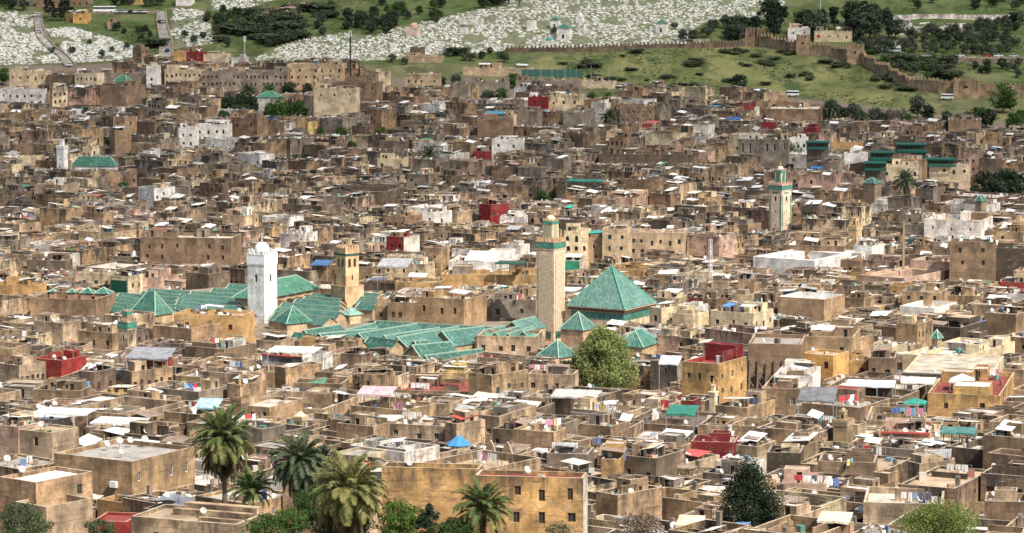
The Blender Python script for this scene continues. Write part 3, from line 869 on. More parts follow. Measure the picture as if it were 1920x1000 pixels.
def tower(name, label, px, py, wl, h, a, col, yb, band=None, merl=0.8, lant=None, cap=None, grime=0.3, holes=(), mcol=None, capcol=None, plinth=None, group=None):
    site, yaw, s, ppm, D = corner_site(px, py, wl, h, a)
    t = tag(empty(name, site, yaw), label, 'minaret', group)
    keep(px - wl - 1, px + wl, yb, D, site=site, s=s)
    c4 = (*col, grime); W = MB()
    zt = h
    for k in ('F', 'R', 'B', 'L'):
        O, u, L = SIDES[k](s, s)
        hl = [(s / 2 + q[0] - q[2] / 2, s / 2 + q[0] + q[2] / 2, q[1], q[1] + q[3]) for q in holes] if k in 'FR' else []
        W.panel(O, u, L, -3, zt, hl, c4, uo=ord(k) * 3.3)
    W.face([(-s / 2, -s / 2, zt), (s / 2, -s / 2, zt), (s / 2, s / 2, zt), (-s / 2, s / 2, zt)], ROOF, (0.4, 0.34, 0.26, 0))
    W.build('shaft', t)
    z = zt
    bs = s + 0.3
    if band:
        B = MB(); B.box(0, 0, z - band[0] - 0.0, z + 0.02, bs, bs, TILE if band[2] else PAINT, (*band[1], 0), bottom=True); B.build('tile_band' if band[2] else 'cornice', t)
        Lp = MB()
        Lp.box(0, 0, z - band[0] - 0.35, z - band[0] - 0.003, s + 0.22, s + 0.22, WALL, (*[v * 0.95 for v in col], 0.1), bottom=True)
        Lp.box(0, 0, z + 0.023, z + 0.3, bs + 0.12, bs + 0.12, WALL, (*(mcol or col), 0.1), bottom=True); Lp.build('moulding', t)
        z += 0.3
    if merl:
        M = MB(); merlons(M, bs + 0.1, z, merl * 0.62, merl, merl * 0.38, (*(mcol or col), 0.1)); tag(M.build('battlement', t), kind='stuff')
    if lant:
        fr, lh, lcol, lb = lant[:4]
        ls = s * fr
        Lm = MB()
        for k in ('F', 'R', 'B', 'L'):
            O, u, L = SIDES[k](ls, ls)
            Lm.panel(O, u, L, z - 0.4, z + lh, [(ls * 0.28, ls * 0.72, lh * 0.3, lh * 0.8)] if lb == 'open' else [], (*lcol, 0.15))
        Lm.face([(-ls / 2, -ls / 2, z + lh), (ls / 2, -ls / 2, z + lh), (ls / 2, ls / 2, z + lh), (-ls / 2, ls / 2, z + lh)], ROOF, (*lcol, 0))
        lo = Lm.build('lantern', t)
        if lb in ('panel', 'open') and lb == 'panel':
            q = MB()
            for k in ('F', 'R', 'B', 'L'):
                O, u, L = SIDES[k](ls + 0.06, ls + 0.06)
                q.panel((O[0] + u[0] * L * .2, O[1] + u[1] * L * .2), u, L * .6, z + lh * .12, z + lh * .82, [], (*(lant[4] if len(lant) > 4 else GREEN_L), 0), m=PAINT if len(lant) > 4 else TILE)
            q.build('tile_panel', lo)
        M = MB()
        if band and band[2]: M.box(0, 0, z + lh - 0.75, z + lh + 0.01, ls + 0.2, ls + 0.2, TILE, (*band[1], 0), bottom=True)
        mm = max(merl, 0.5); merlons(M, ls + 0.22, z + lh + 0.01, mm * 0.4, mm * 0.6, mm * 0.25, (*(mcol or col), 0.1), t=0.2)
        tag(M.build('lantern_battlement', lo), kind='stuff')
        z = z + lh
        r = ls * 0.4
    else: r = s * 0.33
    if cap == 'dome':
        dome_part(t, r, z + 0.3, (*(capcol or col), 0)); finial(t, z + 0.3 + r, 2.2)
    elif cap == 'pyramid':
        q = MB(); pyramid(q, r * 2.6, r * 2.6, z + 0.02, r * 1.5, PAINT, (*(capcol or col), 0)); q.build('pyramid_cap', t); finial(t, z + r * 1.4, 1.4)
    return t, s, D, ppm, site


# the white minaret
wm, s, D, ppm, _ = tower('white_minaret', 'tall plain white minaret with a white dome among the green-tiled mosque roofs', 495, 480, 31.5, 22.2, 33, (0.82, 0.81, 0.79), 601,
                         band=(2.3, (0.8, 0.8, 0.79), False), merl=1.15, grime=0.05, holes=[(0.0, 5.0, 0.8, 1.9)], mcol=(0.8, 0.8, 0.79))
dome_part(wm, 2.0, 23.3, (0.76, 0.76, 0.75, 0), squash=1.05); finial(wm, 25.3, 2.6, (0.7, 0.7, 0.68, 0))
# the tan two-stage tower
site, yaw, s, ppm, D = corner_site(647, 538, 27, 11.5, 50)
tt = tag(empty('two_stage_minaret', site, yaw), 'tan two-stage minaret with a wide square base right of the white minaret', 'minaret')
keep(620, 685, 592, D, site=site, s=s)
W = MB(); TANM = (0.68, 0.47, 0.28)
shell(W, W, 0, 0, s, s, -3, 11.5, 0.4, (*TANM, 0.35), (*TANM, 0), {}, t=0.3); W.build('base', tt)
W = MB(); ss = s * 0.70
for k in ('F', 'R', 'B', 'L'):
    O, u, L = SIDES[k](ss, ss)
    W.panel(O, u, L, 11.0, 20.6, [(ss * .2, ss * .38, 2.0, 4.2), (ss * .6, ss * .78, 2.0, 4.2)] + ([(ss * .45, ss * .55, 6.3, 7.6)] if k == 'R' else []), (*TANM, 0.2))
W.face([(-ss / 2, -ss / 2, 20.6), (ss / 2, -ss / 2, 20.6), (ss / 2, ss / 2, 20.6), (-ss / 2, ss / 2, 20.6)], ROOF, (*TANM, 0)); W.build('shaft', tt)
W = MB(); W.box(0, 0, 19.5, 20.0, ss + 0.35, ss + 0.35, TILE, (*GREEN_D, 0), bottom=True); W.build('tile_band', tt)
W = MB(); W.box(0, 0, 20.003, 21.3, ss + 0.2, ss + 0.2, WALL, (*TANM, 0.2)); merlons(W, ss + 0.2, 21.303, 0.5, 0.8, 0.3, (*TANM, 0.2)); tag(W.build('battlement', tt), kind='stuff')

# the tall patterned minaret
tm, s, D, ppm, site = tower('patterned_minaret', 'tall cream minaret covered in lattice tilework beside the big green pyramid roof', 1038.6, 456, 33.6, 26.4, 33, (0.70, 0.54, 0.39), 657,
                            band=(1.5, GREEN_L, True), merl=1.0, grime=0.1, holes=[(0.0, 4.6, 0.7, 1.5)], lant=(0.55, 5.0, (0.70, 0.54, 0.39), 'panel', (0.34, 0.33, 0.22)), cap='dome', capcol=(0.66, 0.56, 0.34), mcol=(0.62, 0.42, 0.27))
for k in ('F', 'R'):
    O, u, L = SIDES[k](s, s)
    out = (u[1], -u[0])
    W = MB()
    x0, x1, z0, z1 = L * 0.13, L * 0.87, 2.0, 23.6
    def wp(a, z, d=0.02): return (O[0] + u[0] * a + out[0] * d, O[1] + u[1] * a + out[1] * d, z)
    hole = (L / 2 - 0.55, L / 2 + 0.55, 19.6, 22.2)
    for q in ((x0, hole[0], z0, z1), (hole[1], x1, z0, z1), (hole[0], hole[1], z0, hole[2]), (hole[0], hole[1], hole[3], z1)):
        W.face([wp(q[0], q[2]), wp(q[1], q[2]), wp(q[1], q[3]), wp(q[0], q[3])], PAINT, (0.05, 0.065, 0.045, 0))
    W.build('tile_panel', tm)
    W = MB(); st = 0.62; wd = x1 - x0
    n = int((z1 - z0) / st)
    for i in range(-int(wd / st) - 1, n + 1):
        for sgn in (1, -1):
            pts = []
            za = z0 + i * st
            a0, b0 = (x0, za) if sgn > 0 else (x1, za)
            t0 = max(0.0, z0 - za); t1 = min(wd, z1 - za)
            if t1 - t0 < 0.2: continue
            p0 = (a0 + sgn * t0, za + t0); p1 = (a0 + sgn * t1, za + t1)
            zc = []
            # leave the window free
            segs = [(p0, p1)]
            for (A, B) in segs:
                W.bar(wp(A[0], A[1], 0.05), wp(B[0], B[1], 0.05), 0.16, PAINT, (0.70, 0.58, 0.41, 0))
    tag(W.build('lattice', tm), kind='stuff')
    W = MB()
    for q in ((x0 - 0.12, x0, z0, z1), (x1, x1 + 0.12, z0, z1), (x0 - .12, x1 + .12, z1, z1 + .12), (x0 - .12, x1 + .12, z0 - .12, z0)):
        W.face([wp(q[0], q[2], .1), wp(q[1], q[2], .1), wp(q[1], q[3], .1), wp(q[0], q[3], .1)], WALL, (0.70, 0.54, 0.39, 0))
    W.build('panel_frame', tm)
    W = MB()                                    # arched green dado at the foot
    for i in range(5):
        a = x0 + wd * (i + 0.5) / 5; r = wd / 10 * 0.9
        pts = [wp(a - r, z0 + .1, .17), wp(a + r, z0 + .1, .17), wp(a + r, z0 + 1.6, .17)] + [wp(a + r * math.cos(t), z0 + 1.6 + 1.1 * r * math.sin(t), .17) for t in (0.8, 1.57, 2.3)] + [wp(a - r, z0 + 1.6, .17)]
        W.face(pts, TILE, (*GREEN_D, 0))
    W.build('arcade_tiles', tm)

# the green-striped minaret behind
gm, s, D, ppm, _ = tower('striped_minaret', 'cream minaret with vertical green stripes and a green lantern', 1466, 349, 24, 19.0, 42, (0.70, 0.58, 0.44), 438,
                         band=(1.4, GREEN_L, True), merl=0.8, grime=0.05, holes=[(0.0, 3.6, 0.9, 1.5), (0, 8, .35, 1.0), (0, 12.5, .35, 1.0)], lant=(0.5, 4.6, (0.66, 0.5, 0.36), 'panel'), cap='dome', capcol=(0.7, 0.6, 0.46), mcol=(0.6, 0.4, 0.3))
W = MB()
for k in ('F', 'R'):
    O, u, L = SIDES[k](s + 0.05, s + 0.05)
    for a0, a1 in ((0.06, 0.14), (0.86, 0.94)):
        W.panel((O[0] + u[0] * L * a0, O[1] + u[1] * L * a0), u, L * (a1 - a0), 0, 15.6, [], (*GREEN, 0), m=TILE)
    W.panel((O[0] + u[0] * L * .3, O[1] + u[1] * L * .3), u, L * .4, 16.3, 16.8, [], (*GREEN, 0), m=TILE)
W.build('green_stripe', gm)
tower('small_minaret', 'small tan minaret with a little turret behind the white courtyard house', 1606, 428, 15, 12, 40, (0.62, 0.46, 0.28), 456, merl=0.6, lant=(0.5, 2.6, (0.62, 0.46, 0.28), 'open'), band=(0.3, (0.6, 0.45, 0.28), False), holes=[(0, 2.6, .4, .9)])
tower('green_banded_minaret', 'small weathered minaret with one green tile band at the left', 239, 606, 17.5, 13, 36, (0.50, 0.41, 0.29), 664, band=(1.4, GREEN_L, True), merl=0.7, lant=(0.55, 2.2, (0.36, 0.29, 0.2), 'plain'), grime=0.9, holes=[(0, 3.0, .5, 1.3), (0, 6.0, .5, 1.3)])
tower('slim_white_minaret', 'slim white minaret of the small far mosque with one long green roof', 119, 277, 13, 14, 24, (0.76, 0.76, 0.76), 320, band=(0.3, (0.76, 0.76, 0.76), False), merl=0.5, lant=(0.45, 2.4, (0.76, 0.76, 0.76), 'plain'), grime=0.1, holes=[(0, 4, .4, .9)])
tower('cream_turret', 'small cream rooftop turret with an arched window behind the tallest palm', 566, 785, 16, 9, 30, (0.62, 0.52, 0.34), 815, merl=0, cap='pyramid', holes=[(0, 0.9, .5, 1.2)], band=(0.2, (0.62, 0.5, 0.33), False))
tower('brick_minaret', 'stubby brown brick minaret with a rounded lantern above the tallest palm', 452, 752, 18, 11, 32, (0.32, 0.22, 0.13), 790, merl=0.5, lant=(0.35, 2.2, (0.4, 0.3, 0.2), 'plain'), cap='dome', grime=0.8, band=(0.3, (0.34, 0.24, 0.15), False))
tower('weathered_minaret', 'stubby tan minaret with a ringed stone lantern between brown houses at the right', 1588, 794, 26, 11, 30, (0.44, 0.34, 0.2), 843, merl=0.3, lant=(0.4, 1.4, (0.36, 0.28, 0.18), 'open'), cap='dome', grime=0.6, band=(0.25, (0.42, 0.32, 0.2), False))
tower('white_turret', 'tiny white rooftop turret above the dark cypress', 1370, 813, 9, 8, 32, (0.78, 0.77, 0.74), 834, merl=0, lant=(0.5, 0.8, (0.78, 0.77, 0.74), 'plain'), band=(0.2, (0.78, 0.77, 0.74), False), grime=0.1)
tower('small_cream_minaret', 'tiny cream turret at the foot of the house with a blood-red roof terrace', 1340, 738, 10, 8, 32, (0.68, 0.58, 0.40), 752, merl=0, lant=(0.55, 1.1, (0.68, 0.58, 0.4), 'plain'), cap='pyramid', band=(0.2, (0.68, 0.58, 0.4), False), grime=0.1)

# ------------------------------------------------------------------ the big pyramid-roofed hall
P = solve(1171, 583, 10.0)
sl = 109 / ((F / P.y) * (math.cos(R(31)) + 0.0356 * math.sin(R(31))))
a = -R(31); sx = sl + 0.0
hx, hy = P.x - (sx / 2 * math.cos(a) + sx / 2 * math.sin(a)), P.y - (sx / 2 * math.sin(a) - sx / 2 * math.cos(a))
hall = tag(empty('pyramid_roofed_hall', (hx, hy, P.z), a), 'square cream hall under a big steep green-tiled pyramid roof', 'shrine')
keep(1067, 1196, 616, P.y + 10, site=(hx, hy), s=sl)
W = MB(); ws = sl - 1.3
for k in ('F', 'R', 'B', 'L'):
    O, u, L = SIDES[k](ws, ws); W.panel(O, u, L, -3, 9.9, [], (0.64, 0.52, 0.36, 0.15), uo=ord(k))
W.build('wall', hall)
W = MB()
for k in ('F', 'R', 'B', 'L'):
    O, u, L = SIDES[k](ws + .1, ws + .1); W.panel(O, u, L, 7.2, 9.0, [], (0.07, 0.22, 0.17, 0), m=TILE)
W.build('tile_band', hall)
W = MB(); W.box(0, 0, 9.35, 9.98, sl - 0.3, sl - 0.3, PAINT, (0.12, 0.07, 0.05, 0), bottom=True); W.box(0, 0, 9.983, 10.25, sl + 0.2, sl + 0.2, PAINT, (0.6, 0.48, 0.33, 0), bottom=True); W.build('cornice', hall)
hip(hall, sl, sl, 10.26, 9.7, (0.075, 0.19, 0.15), 0.2, (0.09, 0.26, 0.19, 0), 0.35); finial(hall, 19.8, 1.6, (0.25, 0.22, 0.15, 0))


def hip_house(name, label, px, py, wl, wr, h, a, rise, wcol, rcol=GREEN, yb=None, cat='pavilion', over=0.4, band=None, group=None, lo=260.0):
    """Rectangular block under a hipped tile roof; (px, py) its nearest eave corner."""
    P = solve(px, py, h, lo); b = (px - 960) / F; ar = R(a); q = F / P.y
    lx = wl / (q * (math.cos(ar) + b * math.sin(ar))); ly = wr / (q * max(.1, math.sin(ar) - b * math.cos(ar)))
    ca, sa = math.cos(-ar), math.sin(-ar)
    x, y = P.x - (lx / 2 * ca + ly / 2 * sa), P.y - (lx / 2 * sa - ly / 2 * ca)
    t = tag(empty(name, (x, y, P.z), -ar), label, cat, group)
    W = MB()
    for k in ('F', 'R', 'B', 'L'):
        O, u, L = SIDES[k](lx, ly)
        W.panel(O, u, L, -2, h, [], (*wcol, 0.3), uo=ord(k))
    W.build('wall', t)
    hip(t, lx, ly, h + 0.003, rise, rcol, over)
    keep(px - wl, px + wr, yb or py + 4, P.y)
    EXCL.append([(x + i * lx * .5 * ca - j * ly * .5 * sa, y + i * lx * .5 * sa + j * ly * .5 * ca) for i, j in ((-1, -1), (1, -1), (1, 1), (-1, 1))])
    return t


hip_house('hip_roofed_pavilion', 'green hip-roofed block to the right of the white minaret foot', 538, 608, 24, 46, 7, 58, 4.0, (0.55, 0.42, 0.28), yb=622)
hip_house('hip_roofed_pavilion', 'square green pyramid roof between the ochre house and the small green-banded minaret', 291, 592, 46, 32, 8, 38, 5.5, (0.45, 0.33, 0.2), GREEN, yb=594)
hip_house('hip_roofed_pavilion', 'green pyramid rooflet at the foot of the patterned minaret', 1047, 672, 38, 34, 8, 40, 3.6, (0.55, 0.42, 0.28), (0.05, 0.15, 0.115), yb=680)
hip_house('hip_roofed_pavilion', 'green hipped roof tucked between the patterned minaret and the big pyramid-roofed hall', 1093, 620, 42, 24, 9, 32, 4.0, (0.56, 0.38, 0.25), (0.05, 0.15, 0.115), yb=640)
hip_house('hip_roofed_pavilion', 'long green hipped roof with a skylight right of the feathery tree', 1205, 652, 50, 32, 8, 24, 3.4, (0.5, 0.38, 0.22), (0.04, 0.16, 0.115), yb=665)
hip_house('small_tile_pavilion', 'little pale green pyramid rooflet at the foot of the tan two-stage minaret', 656, 592, 17, 21, 7.5, 45, 1.8, (0.6, 0.45, 0.28), (0.22, 0.42, 0.33), yb=594)
hip_house('garden_pavilion', 'white pavilion with a green hip roof among the garden trees of the far town', 520, 183, 38, 9, 6, 14, 2.6, (0.7, 0.68, 0.6), (0.05, 0.20, 0.11), yb=195)
hip_house('green_rooflet', 'green pyramid rooflet above the long pale grey hall in the far town', 238, 154, 24, 10, 7, 24, 3.0, (0.5, 0.45, 0.36), (0.035, 0.16, 0.085), yb=157)
hip_house('long_roofed_mosque', 'white far mosque wall under one long dark green roof beside a slim white minaret', 216, 312, 82, 5, 7, 6, 3.4, (0.74, 0.75, 0.78), (0.02, 0.125, 0.075), yb=323, cat='mosque')
for px, py, w1, w2, lb in ((1808, 456, 13, 9, 'small green pyramid rooflet beside the tall windowless brown house'), (1758, 636, 11, 8, 'small green pyramid rooflet on a dark house below the white-walled house'),
                           (1640, 345, 22, 12, 'dark green rooflet in front of the cream hotel'),
                           (1840, 378, 12, 10, 'green rooflet in front of the dark green trees at the right')):
    hip_house('green_rooflet', lb, px, py, w1, w2, 11.5, 40, 2.0, (0.4, 0.3, 0.2), GREEN, yb=py + 2, over=0.3)

for fx, fy, w_, lb in ((-.42, .36, 1.5, 'smallest green pyramid rooflet at the left end of the brown walled yard'), (-.12, .36, 2.0, 'second small green pyramid rooflet over the brown walled yard'), (.12, .36, 3.0, 'third green pyramid rooflet from the left over the brown walled yard'), (.36, .36, 3.6, 'largest green pyramid rooflet over the brown walled yard')):
    ca, sa = math.cos(YARD['yaw']), math.sin(YARD['yaw']); x, y = fx * YARD['lx'], fy * YARD['ly']
    t = tag(empty('green_rooflet', (YARD['x'] + x * ca - y * sa, YARD['y'] + x * sa + y * ca, YARD['z'] + 8.0), YARD['yaw']), lb, 'pavilion', 'green pyramid rooflets over the brown walled yard')
    W = MB(); W.box(0, 0, -.05, 3.1, w_, w_, WALL, (0.42, 0.27, 0.17, .5)); W.build('wall', t)
    hip(t, w_, w_, 3.103, w_ * .42, GREEN, .3)

# ------------------------------------------------------------------ the aisled mosque, two groups of parallel gabled roofs
def gable(parent, p0, p1, hw, drop, col, wallcol=(0.5, 0.38, 0.25, 0.4), skirt=3.0, org=(0, 0, 0)):
    p0, p1 = Vector(p0) - Vector(org), Vector(p1) - Vector(org)
    d = (p1 - p0); d.z = 0; d.normalize(); n = Vector((-d.y, d.x, 0)) * hw
    dz = Vector((0, 0, -drop))
    A, B, C_, D_ = p0 - n + dz, p1 - n + dz, p1 + n + dz, p0 + n + dz
    mb = MB()
    mb.face([A, B, p1, p0], TILE, (*col, 0)); mb.face([C_, D_, p0, p1], TILE, (*col, 0))
    o = mb.build('tiled_roof', parent)
    w = MB(); sk = Vector((0, 0, -skirt)); ins = 0.93
    a, b, c, e = p0 - n * ins + dz, p1 - n * ins + dz, p1 + n * ins + dz, p0 + n * ins + dz
    e0, e1 = d * 0.25, d * -0.25
    a, e, b, c = a + e0, e + e0, b + e1, c + e1
    w.face([a + sk, b + sk, b, a], WALL, wallcol); w.face([c + sk, e + sk, e, c], WALL, wallcol)
    up = Vector((0, 0, drop * 0.93))
    w.face([e + sk, a + sk, a, (a + e) / 2 + up, e], WALL, wallcol); w.face([b + sk, c + sk, c, (b + c) / 2 + up, b], WALL, wallcol)
    w.build('aisle_wall', parent)
    cb = MB(); cb.bar(p0 + Vector((0, 0, .06)), p1 + Vector((0, 0, .06)), 0.26, PAINT, (0.25, 0.36, 0.28, 0))
    for e_ in (A, D_): cb.bar(p0 + Vector((0, 0, .05)), e_ + Vector((0, 0, .05)), 0.22, PAINT, (0.34, 0.44, 0.34, 0))
    cb.build('ridge_cap', o)
    return o


def mosque(label, ridges, poly, h, floor_):
    pts = [solve(px, py, h) for px, py in poly]
    cx, cy = sum(p.x for p in pts) / len(pts), sum(p.y for p in pts) / len(pts)
    org = (cx, cy, g(cx, cy))
    t = tag(empty('aisled_mosque', org), label, 'mosque')
    for (x0, y0, x1, y1, hh, hw, drop, col) in ridges:
        A, B = solve(x0, y0, hh), solve(x1, y1, hh)
        gable(t, (A.x, A.y, A.z + hh), (B.x, B.y, B.z + hh), hw, drop, col, org=org)
    b = MB(); q = [(p.x - cx, p.y - cy) for p in pts]
    n = len(q)
    for i in range(n):
        u_, v_ = q[i], q[(i + 1) % n]
        L = math.hypot(v_[0] - u_[0], v_[1] - u_[1])
        b.face([(*u_, -4), (*v_, -4), (*v_, floor_), (*u_, floor_)], WALL, (0.5, 0.38, 0.25, 0.5), [(0, floor_ + 4), (L, floor_ + 4), (L, 0), (0, 0)])
    b.face([(*p, floor_) for p in q], ROOF, (0.25, 0.21, 0.16, 0))
    b.build('base_block', t)
    EXCL.append([(p.x, p.y) for p in pts])
    return t


G1, G2, G3 = (0.036, 0.122, 0.088), (0.045, 0.136, 0.104), (0.030, 0.105, 0.075)
RL = [(277, 542, 355, 546.5, 8.5, 2.9, 1.7, G1), (359, 547, 448, 551, 8.5, 2.9, 1.7, G1), (266, 547.5, 335, 553, 8.5, 2.9, 1.7, G1), (338, 552, 448, 559, 8.5, 2.9, 1.8, G2), (224, 550, 333, 558, 8.5, 2.9, 1.8, G1),
      (335, 560, 448, 567, 8.5, 2.9, 1.8, G2), (209, 556, 330, 565.5, 8.5, 2.9, 1.8, G1), (332, 567, 455, 575, 8.5, 2.9, 1.8, G2), (196, 560, 300, 570, 8.5, 3.0, 1.8, G2), (302, 571, 470, 584, 8.5, 3.0, 1.8, G2), (200, 568, 330, 580, 8.5, 3.0, 1.8, G2),
      (430, 532.5, 470, 535, 8.5, 2.9, 1.7, G1), (399, 541, 470, 545, 8.5, 2.9, 1.7, G1), (330, 577, 460, 590, 8.5, 3.0, 1.8, G2),
      (586, 550.5, 640, 555, 8.5, 2.9, 1.7, G1), (573, 556, 640, 561, 8.5, 2.9, 1.7, G1), (556, 561, 640, 568, 8.5, 2.9, 1.8, G2), (530, 568, 640, 576.5, 8.5, 2.9, 1.8, G2), (520, 577, 640, 586, 8.5, 3.0, 1.8, G2), (516, 586, 620, 595, 8.5, 3.0, 1.8, G2),
      (676, 549, 710, 552, 8.5, 2.9, 1.7, G1), (676, 557, 712, 560, 8.5, 2.9, 1.7, G1), (676, 566, 712, 569, 8.5, 2.9, 1.7, G1)]
mosque('wide field of parallel green-tiled aisle roofs around the white minaret', RL, [(192, 575), (345, 612), (470, 618), (690, 600), (700, 560), (585, 545), (430, 535), (270, 545)], 6.0, 5.0)
keep(200, 470, 575, 800); keep(515, 625, 600, 800)
# the raised nave right of the white minaret
P0, P1 = solve(500, 527, 13.0), solve(560, 517, 13.0)
nv = tag(empty('raised_nave', (P0.x, P0.y, P0.z), math.atan2(P1.y - P0.y, P1.x - P0.x)), 'raised nave under a bright green hip roof just right of the white minaret', 'mosque')
L = math.hypot(P1.x - P0.x, P1.y - P0.y)
W = MB()
for k in ('F', 'R', 'B', 'L'):
    O, u, Lk = SIDES[k](L + 12, 8.0); W.panel((O[0] + L / 2 - 3, O[1]), u, Lk, -4, 9.2, [], (0.62, 0.48, 0.32, 0.4))
W.build('wall', nv)
mb = MB(); rid = pyramid(mb, L + 12.6, 8.8, 9.3, 3.8, TILE, (0.042, 0.165, 0.10, 0), 0.3); o = mb.build('tiled_roof', nv); o.location.x = L / 2 - 3
cb = MB()
for a_, b_ in rid: cb.bar((a_[0], a_[1], a_[2] + .05), (b_[0], b_[1], b_[2] + .05), 0.26, PAINT, (0.3, 0.42, 0.33, 0))
cb.build('ridge_cap', o)
for i in range(4):
    W = MB(); x = L / 2 - 3 + (i - 1.2) * 4.2
    W.box(x, -5.0, 4, 8.3, 1.0, 2.2, WALL, (0.34, 0.25, 0.16, 0.7)); W.build('buttress', nv)

RF = [(570, 620, 637, 609, 9, 3.6, 2.6, G3), (598, 626, 707, 616, 9, 3.4, 2.4, G2), (650, 619, 702, 606, 9, 3.4, 2.4, G2), (671, 625.5, 782, 607, 9, 3.8, 2.8, G2), (720, 630, 824, 614.5, 9, 3.6, 2.6, (0.055, 0.155, 0.12)),
      (744, 633, 860, 612, 9, 3.8, 2.8, (0.055, 0.16, 0.125)), (828, 622, 908, 612, 9, 4.2, 3.2, (0.055, 0.155, 0.125)), (772, 648, 845, 641, 8.5, 3.8, 3.0, G1), (796, 667, 905, 654, 8.0, 3.8, 3.0, G3), (880, 669, 936, 662, 8.0, 3.8, 3.0, G1),
      (705, 602, 930, 614.5, 8.2, 3.0, 2.4, G3), (551, 624, 593, 629, 8.5, 3.4, 2.8, (0.02, 0.105, 0.07)), (624, 628, 676, 636, 8.5, 3.2, 2.8, (0.02, 0.105, 0.07)), (692, 632, 746, 639, 8.5, 3.4, 2.8, (0.02, 0.105, 0.07)), (776, 640, 800, 638, 8.8, 2.4, 2.0, G3),
      (905, 620, 946, 611, 9.2, 2.6, 2.2, G2), (928, 624, 972, 612, 9.2, 2.6, 2.2, G1), (952, 626, 1000, 612, 9.2, 2.6, 2.2, G2), (960, 604, 1003, 594, 10, 3.2, 2.4, (0.07, 0.165, 0.13)), (980, 622, 1004, 616, 9.2, 2.4, 2.0, G2)]
mosque('crowd of green-tiled hip and gable roofs left of the foot of the patterned minaret', RF, [(545, 634), (640, 660), (780, 690), (930, 690), (1000, 650), (1000, 606), (700, 604), (600, 618)], 5.0, 4.5)
keep(551, 770, 640, 765); keep(765, 945, 688, 742); keep(900, 1003, 632, 775)

MARKS += [('the white minaret', 490, 540), ('the tan two-stage minaret', 652, 530), ('the tall patterned minaret', 1031, 530), ('the big green pyramid roof', 1150, 555), ('the green-striped minaret', 1465, 390), ('the big feathery tree', 1135, 690),
          ('the blood-red roof terrace', 1346, 662), ('the timber-propped wall', 1450, 700), ('the bright orange house', 1546, 690), ('the blue tent roof', 860, 842), ('the dark cypress', 1405, 930), ('the pale green leafy tree', 1760, 970),
          ('the tallest palm', 420, 840), ('the bushy palm', 655, 920), ('the long cream building', 1790, 690), ('the pink courtyard building', 1700, 515), ('the white courtyard house', 1528, 480), ('the green aisle roofs', 330, 565),
          ('the green hip roofs', 770, 635), ('the small green-banded minaret', 237, 625), ('the green restaurant terraces', 1690, 290), ('the long-roofed far mosque', 170, 300), ('the lattice mast', 1331, 500), ('the dark red cube house', 1008, 195),
          ('the far white three-floor house', 350, 260), ('the garden trees', 540, 205), ('the turquoise awning', 1712, 748), ('the old grey palace', 1430, 278), ('the tall black mast', 657, 105), ('the brick minaret', 450, 765), ('the weathered minaret', 1577, 815),
          ('the small tan minaret', 1603, 435), ('the big brown house', 350, 475), ('the maroon house', 935, 400), ('the white-canopied terrace', 1690, 720), ('the big ochre house', 990, 930), ('the five-dish tan house', 230, 870), ('the striped curtain wall', 955, 772)]
# ------------------------------------------------------------------ the ordinary houses of the medina
TREES_TOWN = [(1580, 232, 8, 'dark'), (1615, 236, 7, 'bright'), (1655, 238, 7, 'dark'), (1740, 228, 8, 'dark'), (1775, 235, 7, 'olive'), (1800, 240, 7, 'bright'), (1545, 228, 7, 'olive'), (1700, 236, 6, 'bright'), (540, 225, 10, 'dark'), (505, 225, 8, 'bright'), (450, 205, 8, 'dark'), (490, 205, 7, 'dark'), (620, 185, 6, 'dark'), (1915, 235, 8, 'bright'), (1835, 230, 8, 'bright'), (1110, 192, 5, 'bright'), (1140, 188, 4, 'bright'),  # px, base row, height m, kind, radius scale — trees growing between houses
    (522, 232, 12, 'bright'), (562, 232, 11, 'bright'), (545, 185, 9, 'dark'), (430, 215, 9, 'dark'), (470, 215, 9, 'dark'), (505, 188, 8, 'bright'), (575, 180, 7, 'dark'), (420, 230, 6, 'bright'),
    (205, 285, 6, 'bright'), (600, 262, 6, 'bright'), (640, 262, 6, 'bright'), (715, 262, 6, 'bright'), (555, 308, 5, 'bright'), (575, 308, 5, 'dark'), (940, 195, 8, 'bright'), (915, 195, 7, 'olive'), (965, 165, 8, 'bright'), (1092, 245, 9, 'bright'),
    (1385, 172, 9, 'dark'), (1475, 300, 9, 'bright'), (1500, 300, 8, 'bright'), (1880, 212, 14, 'bright'), (1850, 240, 10, 'dark'), (1820, 245, 9, 'dark'), (1900, 245, 9, 'bright'), (1720, 222, 11, 'olive'), (1600, 228, 9, 'olive'), (1640, 235, 9, 'olive'),
    (1560, 222, 9, 'olive'), (1670, 232, 8, 'bare'), (1530, 218, 7, 'bare'), (1690, 232, 8, 'bare'), (1850, 380, 13, 'dark'), (1885, 380, 14, 'dark'), (1870, 384, 12, 'dark'), (1905, 378, 12, 'dark'), (855, 160, 6, 'olive'), (830, 162, 5, 'olive'),
    (1015, 392, 8, 'bright'), (1460, 512, 4, 'bright'), (230, 362, 5, 'bright'), (5, 160, 9, 'bright'), (660, 285, 5, 'bright'), (1800, 350, 6, 'bright'), (1755, 348, 5, 'bright'), (1700, 300, 5, 'dark'), (1480, 328, 5, 'dark')]
for px, py, hh, kd in TREES_TOWN:
    P = solve(px, py, 0.0)
    r = hh * 0.42
    EXCL.append([(P.x + a * r, P.y + b * r) for a, b in ((-1, -1), (1, -1), (1, 1), (-1, 1))])
    keep(px - hh * 0.4 * F / P.y, px + hh * 0.4 * F / P.y, py - hh * 0.2 * F / P.y, P.y)
keep(1085, 1196, 745, 690); EXCL.append([(solve(x, y, 0).x, solve(x, y, 0).y) for x, y in ((1075, 770), (1205, 770), (1205, 735), (1075, 735))])
keep(838, 882, 852, 560)

